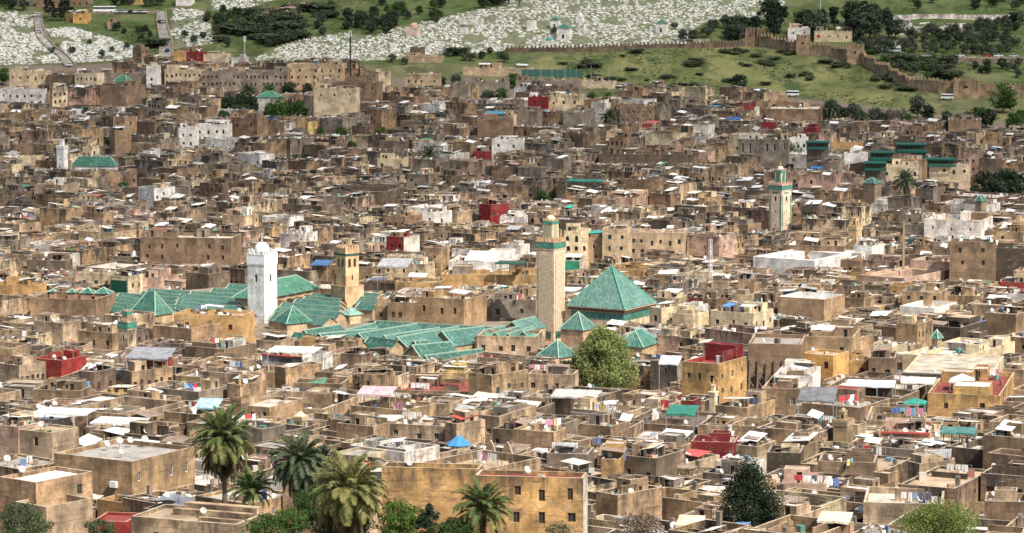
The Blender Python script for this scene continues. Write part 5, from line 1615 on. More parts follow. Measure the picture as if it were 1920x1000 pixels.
for bx, by, bn in ((1370, 100, 7), (1420, 122, 7), (1490, 96, 5), (1575, 123, 7), (1080, 120, 5), (1120, 142, 6), (1530, 145, 4), (1640, 150, 6), (1300, 120, 5), (1180, 104, 4), (1690, 168, 5)):
    for _ in range(bn - 2): HT.append((bx + U(-30, 30), by + U(-6, 6), U(1.6, 3.0), 'bush'))
scatter([(1240, 160), (1320, 158), (1320, 163), (1240, 164)], 3, ['bush'], 1.5, 2.2, 10)
scatter([(180, 55), (300, 60), (300, 95), (215, 62)], 8, ['olive', 'dark', 'bush'], 3, 6, 9)
scatter([(90, 30), (135, 20), (135, 44), (92, 46)], 6, ['tall'], 8, 12, 6)
scatter([(0, 5), (60, 5), (60, 22), (0, 22)], 6, ['olive', 'dark'], 4, 7, 9)
scatter([(160, 0), (310, 0), (320, 16), (170, 18)], 9, ['dark', 'olive'], 4, 8, 10)
for x, y in ((168, 84), (135, 102), (96, 100), (210, 98), (238, 92), (192, 108)): HT.append((x, y, U(3, 4.5), 'olive'))
scatter([(860, 100), (950, 100), (950, 118), (830, 118)], 7, ['olive', 'dark', 'bush'], 3.5, 5.5, 9)
for x, y, hh in ((735, 118, 5), (760, 122, 4), (815, 45, 5), (1040, 66, 5), (1265, 55, 4), (1280, 78, 7), (1300, 78, 7), (1620, 100, 9), (1640, 102, 9), (1665, 100, 8), (1650, 92, 7)): HT.append((x, y, hh, 'olive'))
HT.sort(key=lambda q: -q[1])
for x, y, hh, kd in HT:
    P = solve(x, y, 0, 1380)
    if kd == 'bush': plant(kd, P, hh, where_label('low spreading bush', x, y), 'bushes on the hillside field', U(2.0, 4.5), cat='bush')
    else: plant(kd, P, hh, where_label(KWORD[kd], x, y), 'trees on the hillside')

# ------------------------------------------------------------------ hillside structures
def road(name, pts, label, mat_col=(0.30, 0.275, 0.255)):
    mb = MB(); L = []
    for (x0, y0, w0), (x1, y1, w1) in zip(pts, pts[1:]):
        for k in range(6):
            t = k / 6; L.append((x0 + (x1 - x0) * t, y0 + (y1 - y0) * t, w0 + (w1 - w0) * t))
    L.append(pts[-1])
    E = []
    for x, y, w in L:
        P = solve(x, y, 0, 1380); hw = w / 2 / (F / P.y)
        d = .22
        E.append([(P.x - hw, P.y, g(P.x - hw, P.y) + d), (P.x + hw, P.y, g(P.x + hw, P.y) + d)])
    for a, b in zip(E, E[1:]):
        mb.face([a[0], a[1], b[1], b[0]], ROOF, (*mat_col, 0))
        for k in (0, 1):
            p, q = a[k], b[k]
            mb.face([p, q, (q[0], q[1], q[2] - .9), (p[0], p[1], p[2] - .9)], ROOF, (*mat_col, 0))
    tag(mb.build(name), label, None, None, 'structure')
    for k in (0, 1):
        kb = MB()
        for a, b in zip(E, E[1:]):
            p, q = Vector(a[k]), Vector(b[k])
            kb.bar(p + Vector((0, 0, .2)), q + Vector((0, 0, .2)), .7, WALL, (0.32, 0.27, 0.2, .5))
        tag(kb.build('roadside_wall'), f'low stone wall along the {"left" if k == 0 else "right"} edge of the {label}', 'wall', 'low walls beside the hill roads')


def road_flat(name, pts, half, label):
    """Road that runs across the slope: pts are centre-line points in the survey, half its half width in metres of depth."""
    mb = MB(); L = []
    for (x0, y0), (x1, y1) in zip(pts, pts[1:]):
        for k in range(8): t = k / 8; L.append((x0 + (x1 - x0) * t, y0 + (y1 - y0) * t))
    L.append(pts[-1]); E = []
    for x, y in L:
        P = solve(x, y, 0, 1380)
        zc = max(g(P.x, P.y - half), g(P.x, P.y), g(P.x, P.y + half)) * .5 + g(P.x, P.y) * .5 + .1
        E.append([(P.x, P.y - half, zc), (P.x, P.y + half, zc)])
    for a, b in zip(E, E[1:]):
        mb.face([a[0], b[0], b[1], a[1]], ROOF, (0.36, 0.33, 0.30, 0))
        mb.face([(a[0][0], a[0][1], a[0][2] - 2.5), (b[0][0], b[0][1], b[0][2] - 2.5), b[0], a[0]], WALL, (0.3, 0.25, 0.19, .6))
    tag(mb.build(name), label, None, None, 'structure')


road('hill_road', [(72, 24, 12), (72, 45, 14), (78, 70, 18), (95, 90, 18), (118, 106, 18), (132, 125, 20)], 'first pale hill road winding down at the left')
road('hill_road', [(303, 22, 15), (303, 40, 18), (307, 60, 20), (312, 80, 22), (311, 108, 26)], 'second pale hill road running straight down')
road_flat('terrace_road', [(170, 24), (230, 24), (300, 22)], 3.5, 'level road with parked cars above the grassy slope')
road_flat('ridge_road', [(1670, 107), (1760, 108), (1920, 109)], 3.0, 'level road lined with cars below the olive grove')


def masonry_run(name, label, pts, hgt, th, col, cat='wall', mer=True, group=None, step=1.7):
    """Wall built in straight sections, each following the ground, with one merlon after another on top."""
    P = [solve(x, y, 0, 1380) for x, y in pts]
    t = tag(empty(name, (P[0].x, P[0].y, P[0].z)), label, cat, group)
    proto = None
    for a, b in zip(P, P[1:]):
        d = Vector((b.x - a.x, b.y - a.y, 0)); L = d.length; d /= L
        n = max(1, int(L / 9)); yaw = math.atan2(d.y, d.x)
        for i in range(n):
            m0, m1 = a + (b - a) * (i / n), a + (b - a) * ((i + 1) / n)
            base = min(g(m0.x, m0.y), g(m1.x, m1.y)); top = max(base + hgt, (g(m0.x, m0.y) + g(m1.x, m1.y)) / 2 + hgt * .9)
            w = MB(); m = (m0 + m1) / 2 - P[0]
            w.box(m.x, m.y, base - 3 - P[0].z, top - P[0].z, L / n - .004, th, WALL, jit((*col, .75), .06), yaw)
            w.build('wall_section', t)
            if mer:
                k = max(1, int(L / n / step))
                for j in range(k):
                    c = m0 + (m1 - m0) * ((j + .5) / k)
                    if proto is None:
                        w = MB(); w.box(0, 0, 0, .8, .85, th * .6, WALL, (*col, .5)); w.box(0, 0, .8, 1.25, .45, th * .55, WALL, (*col, .5)); o = w.build('merlon', t); proto = o
                    else: o = link_copy(proto, t)
                    o.location = (c.x - P[0].x, c.y - P[0].y, top - P[0].z); o.rotation_euler = (0, 0, yaw)
    return t


SAND = (0.37, 0.275, 0.18)
masonry_run('town_wall', 'long crenellated dark wall below the white cemetery', [(948, 97), (1060, 97), (1190, 92), (1300, 90), (1395, 87)], 2.0, 1.2, (0.17, 0.125, 0.09))
masonry_run('town_wall', 'sandy crenellated town wall stepping down the green hillside at the right', [(1424, 87), (1500, 102), (1560, 108), (1605, 116), (1640, 134), (1668, 150), (1700, 166), (1760, 176), (1840, 180), (1925, 184)], 5.6, 1.4, SAND, step=2.0)


def wall_tower(px, py, w_px, hgt, label, col=SAND, open_top=False, name='wall_tower'):
    P = solve(px, py, 0, 1380); w = w_px / (F / P.y)
    t = tag(empty(name, (P.x, P.y, P.z), R(-12)), label, 'tower')
    W = MB(); shell(W, W, 0, 0, w, w * .8, -3, hgt, .8, (*col, .8), (*col, 0), {'F': [(w * .42, w * .58, hgt * .3, hgt * .45)]}, t=.4); W.build('wall', t)
    M = MB(); merlons(M, w, hgt, .8, 1.0, .7, (*col, .5), t=.5, lx=w, ly=w * .8); tag(M.build('battlement', t), kind='stuff')


wall_tower(1407, 86, 18, 8, 'left one of the twin brown gate towers in the town wall', (0.30, 0.21, 0.14)); wall_tower(1426, 86, 14, 8, 'right one of the twin brown gate towers in the town wall', (0.30, 0.21, 0.14))
wall_tower(1506, 102, 24, 8.5, 'sandy tower of the town wall below the white hillside houses'); wall_tower(1604, 118, 30, 8, 'corner bastion where the town wall turns downhill'); wall_tower(1812, 182, 46, 7.5, 'square crenellated wall tower at the right below the orchard')
wall_tower(783, 110, 24, 4.6, 'ruined square brick tower above the far town roofs', (0.22, 0.15, 0.10), name='ruined_tower')


def shrine(px, py, wpx, hgt, label, roofc=None, dome=None, col=(0.74, 0.72, 0.68)):
    P = solve(px, py, 0, 1380); w = wpx / (F / P.y) * .86
    t = tag(empty('domed_tomb' if dome else 'mausoleum', (P.x, P.y, P.z), R(-14)), label, 'tomb')
    W = MB()
    for k in ('F', 'R', 'B', 'L'):
        O, u, L = SIDES[k](w, w); W.panel(O, u, L, -2, hgt, [(L * .4, L * .6, hgt - 2.2, hgt - .02)] if k == 'F' and roofc else [], (*col, .1))
    W.face([(-w / 2, -w / 2, hgt), (w / 2, -w / 2, hgt), (w / 2, w / 2, hgt), (-w / 2, w / 2, hgt)], ROOF, (*col, 0))
    W.build('wall', t)
    if roofc: hip(t, w, w, hgt + .003, w * .38, roofc, .4)
    if dome: dome_part(t, w * .36, hgt + .3, (*dome, 0))


shrine(1058, 73, 27, 5.4, 'largest white tomb with a green pyramid roof in the cemetery', (0.04, 0.16, 0.12)); shrine(1041, 53, 19, 4.2, 'white green-roofed tomb just behind the largest one', (0.035, 0.12, 0.085)); shrine(1241, 61, 23, 4.6, 'white tomb with a dark green pyramid roof and small arched door', (0.035, 0.13, 0.085))
shrine(1029, 90, 17, 3.4, 'small white tomb with a rounded green top near the dark wall', dome=(0.03, 0.26, 0.19)); shrine(775, 67, 25, 4.0, 'pink domed tomb at the left end of the white cemetery', dome=(0.42, 0.27, 0.2), col=(0.6, 0.48, 0.4)); shrine(870, 63, 16, 3.0, 'low white tomb with a dark dome behind the pink domed tomb', dome=(0.12, 0.12, 0.12))
shrine(997, 55, 18, 4.2, 'plain white box-shaped tomb without a roof peak', ); shrine(1088, 42, 16, 3.0, 'small white domed tomb behind the largest green-roofed one', dome=(0.66, 0.63, 0.58))
shrine(738, 95, 0.1 + 12, 2.5, 'tiny white block tomb above the ruined brick tower')

# white walls and houses on the far slope
def hill_house(px, py, wl, wr, h, cn, lab, **o):
    P = solve(px, py, 0, 1380); q = F / P.y
    a = R(o.get('a', 8)); lx = wl / (q * math.cos(a)); ly = o.get('ly', 9)
    c = dict(x=P.x - lx / 2, y=P.y + ly / 2, z=P.z, yaw=-a, lx=lx, ly=ly, h=h, cn=cn, roof=o.get('roof', 'pale'), D=P.y, hand=True, px0=px - wl, px1=px + wr, pyt=py - h * q, yb=py, o=dict(o, lab=lab), grime=o.get('grime', .3), ph=.5, short=lab)
    build_named(c); tag(c['root'], lab, 'house', 'houses on the far hillside')


hill_house(1520, 78, 40, 4, 6.5, 'white', 'white two-storey house behind the cypress-like trees', wl_=(2, 2)); hill_house(1600, 78, 70, 4, 5, 'cream', 'cream house half hidden by tall dark trees', wl_=(4, 1)); hill_house(1712, 66, 36, 5, 5.5, 'white', 'white house with a door beside the long low white hillside house', wl_=(2, 1)); hill_house(1820, 62, 105, 6, 3.0, 'white', 'long low white house on the far slope', roof='white')
hill_house(1690, 96, 36, 4, 2.6, 'white', 'low white ramp house below the white hillside house', roof='white', ly=4); hill_house(165, 45, 26, 6, 5, 'orange', 'small orange and red house on the far slope at the left', wl_=(1, 1)); hill_house(140, 42, 14, 5, 4.5, 'brown', 'little brown house beside the orange one on the far slope')
hill_house(120, 14, 50, 5, 7, 'brown', 'brown block on the skyline at the left', wl_=(4, 2)); hill_house(60, 10, 40, 5, 7, 'grey', 'grey block at the top left corner', wl_=(3, 2)); hill_house(170, 12, 36, 5, 7, 'brown', 'second brown block on the skyline at the left', wl_=(3, 2)); hill_house(275, 8, 38, 5, 6, 'yellow', 'yellow house on the skyline above the parked cars', wl_=(3, 1)); hill_house(360, 11, 28, 4, 6, 'white', 'white house on the skyline right of the second hill road', wl_=(2, 1)); hill_house(216, 55, 12, 3, 3.5, 'pink', 'small ruined pink hut on the grassy slope')
hill_house(600, 18, 60, 5, 3, 'dark brown', 'low dark ruin on the upper slope'); hill_house(560, 30, 60, 5, 2.6, 'brown', 'low brown ruin on the upper slope below the dark one'); hill_house(905, 46, 42, 5, 2.5, 'white', 'low white house at the left edge of the cemetery', roof='white'); hill_house(830, 118, 70, 4, 3, 'sandy', 'long sandy retaining wall house above the far town')
hill_house(1000, 144, 130, 4, 4, 'sandy', 'long sandy terrace wall left of the scrubby field'); hill_house(1090, 170, 120, 4, 4.6, 'grey', 'long grey-brown retaining wall below the scrubby field'); hill_house(955, 172, 90, 4, 4.5, 'grey', 'grey retaining wall behind the far garden trees'); hill_house(1155, 166, 70, 4, 3.2, 'cream', 'low cream terrace wall house at the foot of the scrubby field')
masonry_run('boundary_wall', 'long plain white boundary wall near the top right', [(1672, 38), (1790, 36), (1925, 34)], 2.6, .6, (0.72, 0.70, 0.66), mer=False); masonry_run('boundary_wall', 'grey wall below the roadside cars at the right', [(1660, 116), (1760, 117), (1925, 118)], 2.0, .6, (0.22, 0.19, 0.16), mer=False)
masonry_run('boundary_wall', 'low pale cemetery wall beside the row of trees', [(1300, 82), (1330, 80)], 2.0, .5, (0.5, 0.46, 0.4), mer=False)

# tombs
def tomb_mesh(k):
    mb = MB(); c = (0.66, 0.64, 0.58, 0) if k != 2 else (0.5, 0.49, 0.43, 0)
    mb.box(0, 0, -.5, .42, 2.3, 1.1, PAINT, c)
    mb.box(-1.05, 0, .42, 1.05 if k != 1 else .8, .22, .95, PAINT, c)
    if k == 1: mb.box(1.05, 0, .42, .75, .2, .8, PAINT, c)
    return mb.build('tombstone')


TP = []
for poly, n in ((CEM_MID, 6200), (CEM_LEFT, 1500), (CEM_LEFT2, 1400), (CEM_LEFT3, 600), (CEM_TOP, 350)):
    xs = [p[0] for p in poly]; ys = [p[1] for p in poly]; k = 0
    while k < n:
        x, y = U(max(-20, min(xs)), max(xs)), U(max(-8, min(ys)), max(ys))
        if inside(poly, x, y):
            k += 1
            if noise.noise((x * .02, y * .06, 2.2)) + .5 * noise.noise((x * .06, y * .15, 8.2)) < -.3: continue
            P = solve(x, y, 0, 1400)
            TP.append((P, x, y, 'left hillside' if x < 420 else ('upper slope' if poly is CEM_TOP else 'big hillside')))
TP.sort(key=lambda q: q[0].y)
TM = [tomb_mesh(k) for k in range(3)]
seen_t = [False] * 3
TMASS = MB()
order = [q for q in TP if q[3] == 'big hillside'][:200] + [q for q in TP if q[3] == 'left hillside'][:95]
oid = {id(q) for q in order}
for q in TP:
    P, x, y, wh = q
    k = rng.randrange(3); yaw = R(rng.choice((20, 25, 32, 70))) + U(-.2, .2); s = U(.38, .72)
    if id(q) in oid:
        o = TM[k] if not seen_t[k] else link_copy(TM[k]); seen_t[k] = True
        o.location = P; o.rotation_euler = (0, 0, yaw); o.scale = (s, s, s)
        tag(o, f'white slab tombstone among many in the {wh} cemetery', 'tombstone', f'tombstones of the {wh} cemetery')
    else:
        TMASS.place(P.x, P.y, P.z, yaw)
        c = jit((0.70, 0.685, 0.63, 0), .2)
        TMASS.box(0, 0, -.5, .42 * s, 2.3 * s, 1.1 * s, PAINT, c); TMASS.box(-1.05 * s, 0, .4, 1.05 * s, .22, .95 * s, PAINT, c)
tag(TMASS.build('tombstones'), 'countless small white tombstones scattered over the hillside cemeteries', 'tombstones', None, 'stuff')
MARKS = MARKS_TOWN
for kd in PROTO:
    for v in range(4):
        if FIRST[(kd, v)]:
            for q in PROTO[kd][v]: bpy.data.objects.remove(q)

# ------------------------------------------------------------------ palms and big foreground trees
def frond_mesh(L, droop, cols, dead=False):
    mb = MB(); n = 26; pts = []
    p = Vector((0, 0, 0)); ang = 0.0
    for i in range(n + 1):
        pts.append(p.copy()); t = i / n
        a = -droop * t * t
        p = p + Vector((math.cos(a), 0, math.sin(a))) * (L / n)
    for i in range(0, n, 2):
        mb.bar(pts[i], pts[min(n, i + 2)], .07 * (1 - i / n) + .015, LEAF, (0.16, 0.15, 0.06, 0), .07 * (1 - (i + 2) / n * .98) + .015)
    for i in range(3, n):
        t = i / n; tan = (pts[min(n, i + 1)] - pts[i - 1]).normalized()
        side = Vector((0, 1, 0)); upv = tan.cross(side) * -1
        ll = L * .17 * math.sin(math.pi * min(1, .14 + t * .82)) + .12
        for sg in (-1, 1):
            for off in (0.0, .5):
                b0 = pts[i] + tan * (off * L / n)
                d = (side * sg * U(.7, .9) + tan * U(.55, .85) + upv * U(-.15, .35) * (0.3 if dead else 1)).normalized()
                e = b0 + d * ll * U(.85, 1.1) + Vector((0, 0, -ll * (.18 if not dead else .5)))
                m = b0 + d * ll * .5; w = tan * .062
                mb.face([b0 - w * .6, b0 + w * .6, m + w, e, m - w], LEAF, (*jit(rng.choice(cols), .18)[:3], 0), [(0, 0)] * 5)
    return mb.build('frond')


PG = [(0.11, 0.16, 0.055), (0.16, 0.19, 0.075), (0.075, 0.115, 0.042)]
PY = [(0.27, 0.25, 0.095), (0.20, 0.205, 0.075), (0.13, 0.15, 0.055)]
PB = [(0.14, 0.11, 0.065), (0.09, 0.07, 0.04), (0.18, 0.15, 0.085)]
PGREY = [(0.095, 0.125, 0.07), (0.12, 0.15, 0.085), (0.07, 0.095, 0.058)]
FR = {}


def get_frond(key, L, droop, cols, dead=False):
    if key not in FR: FR[key] = [frond_mesh(L, droop, cols, dead), False]
    o, used = FR[key]
    if not used: FR[key][1] = True; return o
    return link_copy(o)


def palm(px, py, D, hgt, L, label, n_up, n_mid, n_low, n_dead, pal, tr=.35, key=''):
    """(px, py): centre of the crown."""
    C_ = at(px, py, D)
    gz = C_.z - hgt
    t = tag(empty('palm_tree', (C_.x, C_.y, gz)), label, 'palm tree', 'date palms at the lower left')
    W = MB()
    n = 12; prev = None
    for i in range(n):
        z0, z1 = hgt * i / n - (1.5 if i == 0 else 0), hgt * (i + 1) / n
        lathe(W, [(tr * (1.06 if i % 2 else 1.0), z0), (tr * (1.14 if i % 2 else 1.02), z1)], 9, PAINT, (*jit((0.13, 0.10, 0.07), .15)[:3], 0))
    lathe(W, [(tr * 1.1, hgt - .9), (tr * 1.6, hgt - .2), (tr * .9, hgt + .35), (0.0, hgt + .5)], 9, PAINT, (0.15, 0.11, 0.06, 0))
    W.build('trunk', t)
    k = 0
    for cnt, e0, e1, dr, cols, dead, kk in ((n_up, 82, 48, 1.0, pal, False, 'u'), (n_mid, 48, 8, 1.35, pal, False, 'm'), (n_low, 8, -30, 1.2, PY if pal is not PGREY else pal, False, 'l'), (n_dead, -35, -72, .75, PB, True, 'd')):
        for i in range(cnt):
            v = i % 2
            o = get_frond((key, kk, v), L * (1.0 if not dead else .95), dr * (1 + .22 * v), cols, dead)
            o.parent = t; k += 1
            el = R(e0 + (e1 - e0) * (i + .5) / cnt + U(-6, 6)); az = k * 2.39996 + U(-.25, .25)
            o.location = (math.cos(az) * tr * .5, math.sin(az) * tr * .5, hgt + (.25 if not dead else -.3) + U(-.2, .2))
            o.rotation_mode = 'XYZ'
            o.rotation_euler = (U(-.3, .3), -el, az)
            s = U(.85, 1.08); o.scale = (s, s, s)
    return t


palm(420, 824, 440, 12.5, 5.3, 'tallest palm with a shaggy brown skirt in front of the five-dish tan house', 18, 26, 34, 40, PG, .33, 'a')
palm(655, 925, 395, 10.0, 5.7, 'bushy palm with yellowish drooping fronds left of the long ochre wall', 22, 34, 46, 26, PY, .45, 'b')
palm(562, 868, 430, 9.0, 4.8, 'grey-green palm between the tallest palm and the bushy palm', 18, 30, 34, 14, PGREY, .4, 'c')
palm(905, 958, 385, 8.0, 4.3, 'wide green palm in front of the big ochre house', 14, 22, 18, 3, PG, .3, 'd')
palm(472, 925, 432, 4.0, 3.9, 'short young palm at the foot of the tallest palm', 16, 18, 8, 0, PG, .3, 'e')
for px, py, D, lb in ((806, 292, 1190, 'grey-green palm in the brown middle of the far town'), (466, 172, 1400, 'slender palm beside the far garden trees'), (1142, 222, 1310, 'small palm in front of a grey far house'), (1556, 205, 1330, 'palm in front of the leafless far trees'), (1612, 222, 1310, 'low palm right of the leafless far trees'), (1465, 268, 1230, 'palm beside the old grey palace'), (1698, 340, 1060, 'small palm in front of the cream hotel')):
    palm(px, py, D, 4.5 if px > 1600 else 8.0, 3.4 if px != 806 else 5.0, lb, 10, 14, 12, 4, PGREY, .3, 'f')


def big_tree(name, label, px, pyc, D, rx, rz, base_dz, clumps, per, size, cols, cat='tree', trunk_r=.4, shape=None, inner=.3, wood=True):
    C_ = at(px, pyc, D)
    gz = C_.z - base_dz
    t = tag(empty(name, (C_.x, C_.y, gz)), label, cat)
    mb = MB()
    for _ in range(clumps):
        while True:
            v = Vector((U(-1, 1), U(-1, 1), U(-1, 1)))
            if inner < v.length <= 1: break
        k = shape(v.z) if shape else 1.0
        k *= .92 + .5 * noise.noise(v * 2.3 + Vector((px, 0, 0)))
        r = rx * U(.14, .26)
        cs = [jit(rng.choice(cols), .25)[:3]] * 2 + [rng.choice(cols)]
        leaf_cloud(mb, (v.x * rx * k * .86, v.y * rx * k * .86, base_dz + v.z * rz * .9), r, per, size, cs, .85)
    mb.build('crown', t)
    if wood:
        w = MB(); w.bar((0, 0, -1), (.2, 0, base_dz), trunk_r * 2, PAINT, (0.12, 0.09, 0.065, 0), trunk_r)
        for i in range(7):
            a = i * 2.4; w.bar((0.1, 0, base_dz * U(.3, .8)), (math.cos(a) * rx * .6, math.sin(a) * rx * .6, base_dz + rz * U(-.2, .6)), trunk_r * .7, PAINT, (0.12, 0.09, 0.065, 0), .06)
        w.build('trunk', t)
    return t


big_tree('feathery_tree', 'big feathery olive-green tree standing alone among the houses in the middle', 1131, 690, 684, 8.6, 10.2, 10.0, 350, 95, .5, [(0.18, 0.22, 0.075), (0.23, 0.265, 0.10), (0.13, 0.16, 0.055)], trunk_r=.5, shape=lambda z: 1.05 if z < 0 else .98 - .3 * z, inner=.45)
big_tree('feathery_bush_tree', 'smaller leafy tree leaning out left of the big feathery tree', 1072, 690, 692, 2.8, 3.0, 5, 50, 60, .45, [(0.08, 0.10, 0.035), (0.06, 0.08, 0.03)], trunk_r=.2)
big_tree('conifer_tree', 'dark conical cypress in the lower right foreground', 1405, 968, 422, 6.6, 8.2, 8.0, 300, 90, .33, [(0.018, 0.028, 0.014), (0.028, 0.042, 0.02), (0.012, 0.02, 0.010)], trunk_r=.4, shape=lambda z: min(1.0, max(.25, .88 - .6 * z)), inner=.25)
big_tree('acacia_tree', 'pale yellow-green leafy tree at the lower right corner', 1762, 985, 400, 6.2, 3.2, 6, 140, 70, .3, [(0.15, 0.20, 0.045), (0.11, 0.16, 0.035), (0.19, 0.23, 0.06)], trunk_r=.25)
big_tree('olive_tree', 'grey-green feathery tree at the lower left corner', 40, 985, 395, 4.2, 3.0, 5, 90, 70, .3, [(0.075, 0.10, 0.045), (0.055, 0.075, 0.035), (0.095, 0.12, 0.055)], trunk_r=.25)
big_tree('shrub', 'grey-green shrub beside the low red-painted roof', 188, 992, 392, 2.6, 1.2, 2, 34, 60, .28, [(0.07, 0.09, 0.04), (0.05, 0.07, 0.03)], cat='bush', trunk_r=.08)
big_tree('garden_bush', 'bright green bushes left of the ochre wall foot', 748, 978, 393, 3.6, 2.8, 4, 90, 70, .3, [(0.075, 0.14, 0.022), (0.10, 0.17, 0.03), (0.05, 0.10, 0.018)], cat='bush', trunk_r=.12)
big_tree('garden_bush', 'bright green bush under the grey-green palm', 550, 975, 412, 3.0, 1.8, 3, 60, 60, .28, [(0.055, 0.11, 0.02), (0.075, 0.14, 0.028)], cat='bush', trunk_r=.1)
big_tree('small_conifer', 'small ragged dark conifer right of the bright green bushes', 803, 975, 388, 2.0, 2.4, 4, 60, 60, .26, [(0.018, 0.035, 0.016), (0.03, 0.05, 0.022)], trunk_r=.15, shape=lambda z: max(.3, .8 - .5 * z))
big_tree('evergreen_tree', 'dark evergreen behind the grey-green palm', 600, 880, 437, 3.0, 4.0, 6, 70, 60, .34, [(0.02, 0.036, 0.018), (0.032, 0.05, 0.022)], trunk_r=.2)
big_tree('bare_shrub', 'leafless grey-brown thicket in front of the stained tan house', 1200, 985, 398, 3.2, 1.6, 3, 60, 30, .35, [(0.20, 0.15, 0.11), (0.14, 0.11, 0.08)], cat='bush', trunk_r=.08)
big_tree('bare_shrub', 'leafless thicket at the foot of the big ochre house end wall', 1050, 995, 388, 2.4, 1.2, 2, 40, 24, .3, [(0.19, 0.15, 0.10), (0.10, 0.12, 0.05)], cat='bush', trunk_r=.08)
big_tree('garden_bush', 'green undergrowth at the foot of the young palm', 500, 990, 398, 3.4, 1.6, 3, 60, 60, .28, [(0.05, 0.10, 0.02), (0.075, 0.13, 0.028)], cat='bush', trunk_r=.1)
big_tree('garden_bush', 'dark green undergrowth between the bushy palm and the small ragged conifer', 850, 998, 383, 3.6, 1.6, 3, 60, 60, .28, [(0.04, 0.075, 0.02), (0.055, 0.10, 0.025)], cat='bush', trunk_r=.1)
big_tree('garden_bush', 'dark leafy thicket behind the bushy palm trunk', 640, 985, 402, 5.0, 3.0, 4, 110, 70, .3, [(0.03, 0.055, 0.02), (0.045, 0.075, 0.025)], cat='bush', trunk_r=.1)
big_tree('garden_bush', 'green leafy thicket below the grey-green palm', 585, 950, 418, 3.6, 2.6, 4, 80, 70, .3, [(0.035, 0.065, 0.02), (0.055, 0.10, 0.028)], cat='bush', trunk_r=.1)
# rough scrub and tall grass on the open hillside
SC = MB()
for poly, n_ in ((FIELD, 2600), (LUSH[0], 350), (LUSH[1], 800), (LUSH[2], 1500)):
    xs = [p[0] for p in poly]; ys = [p[1] for p in poly]; k_ = 0
    while k_ < n_:
        x, y = U(max(-10, min(xs)), min(1930, max(xs))), U(max(-6, min(ys)), max(ys)); k_ += 1
        if not inside(poly, x, y): continue
        if noise.noise((x * .012, y * .04, 9.2)) < -.05: continue
        P = solve(x, y, 0, 1390); SC.place(P.x, P.y, P.z, 0)
        leaf_cloud(SC, (0, 0, .25), U(.5, 1.5), 9, .75, rng.choice(([(0.075, 0.105, 0.042), (0.10, 0.125, 0.055)], [(0.05, 0.075, 0.034), (0.07, 0.09, 0.045)], [(0.19, 0.175, 0.085), (0.14, 0.15, 0.06)])), .4, .8)
tag(SC.build('hillside_scrub'), 'rough scrub and tall grass over the green hillside', 'scrub', None, 'stuff')
# weeds on the roofs and wall tops
WD = MB()
for c in rng.sample(ALL, 330):
    if c['roof'] == 'green' or c['area'] <= 0: continue
    WD.place(c['x'], c['y'], c['z'], c['yaw'])
    for _ in range(rng.choice((1, 1, 2, 3))):
        e = U(-.46, .46) * c['lx']; y = -c['ly'] * U(.3, .47) if U(0, 1) < .6 else U(-.4, .4) * c['ly']
        leaf_cloud(WD, (e, y, c['h'] - c['ph'] + .25), U(.4, 1.1), 26, .42, [(0.10, 0.14, 0.035), (0.07, 0.11, 0.03), (0.16, 0.17, 0.05)], .5)
tag(WD.build('roof_weeds'), 'tufts of weeds growing on the flat roofs', 'weeds', None, 'stuff')
# ------------------------------------------------------------------ small things
# satellite dishes
def dish_parts():
    a = MB()
    prof = [(0.0, 0.0), (.2, .02), (.36, .075), (.5, .15)]
    for sgn in (0, 1):
        for i in range(12):
            t0, t1 = 6.2832 * i / 12, 6.2832 * (i + 1) / 12
            for (r0, d0), (r1, d1) in zip(prof, prof[1:]):
                d0_, d1_ = d0 - sgn * .02, d1 - sgn * .02
                q = [(r0 * math.cos(t0), -d0_, r0 * math.sin(t0)), (r1 * math.cos(t0), -d1_, r1 * math.sin(t0)), (r1 * math.cos(t1), -d1_, r1 * math.sin(t1)), (r0 * math.cos(t1), -d0_, r0 * math.sin(t1))]
                if r0 == 0: q.pop()
                a.face(q if sgn == 0 else q[::-1], PAINT, (0.47, 0.455, 0.43, 0) if sgn == 0 else (0.42, 0.41, 0.39, 0))
    refl = a.build('reflector', smooth=False)
    b = MB(); b.bar((0, .03, -.5), (0, -.55, -.12), .035, PAINT, (0.3, 0.29, 0.27, 0)); b.box(0, -.57, -.18, -.04, .1, .12, PAINT, (0.2, 0.2, 0.2, 0), bottom=True)
    arm = b.build('feed_arm')
    c = MB(); c.bar((0, .12, 0), (0, .12, 1.1), .06, PAINT, (0.25, 0.24, 0.22, 0)); c.bar((0, .12, .05), (.35, .4, 0), .04, PAINT, (0.25, 0.24, 0.22, 0)); c.bar((0, .12, 1.05), (0, 0.02, 1.1), .07, PAINT, (0.25, 0.24, 0.22, 0))
    mast = c.build('mast')
    return refl, arm, mast


DREF, DARM, DMAST = dish_parts()
dfirst = [True]
DMASS = MB()


def dish(loc, yaw, s, label, group):
    t = tag(empty('satellite_dish', loc, yaw), label, 'satellite dish', group)
    t.scale = (s, s, s)
    for o, z in ((DREF, 1.15), (DARM, 1.15), (DMAST, 0)):
        k = o if dfirst[0] else link_copy(o)
        k.parent = t; k.location = (0, 0, z)
        if z: k.rotation_euler = (R(-32), 0, 0)
    dfirst[0] = False


def roof_spot(c, edge=.85):
    ct = c['court']
    for _ in range(8):
        x, y = U(-.42, .42) * c['lx'], U(-.42, .42) * c['ly']
        if not ct or not (ct[0] - .5 < x < ct[1] + .5 and ct[2] - .5 < y < ct[3] + .5):
            ca, sa = math.cos(c['yaw']), math.sin(c['yaw'])
            return c['x'] + x * ca - y * sa, c['y'] + x * sa + y * ca, c['z'] + c['h'] - c['ph']
    return None


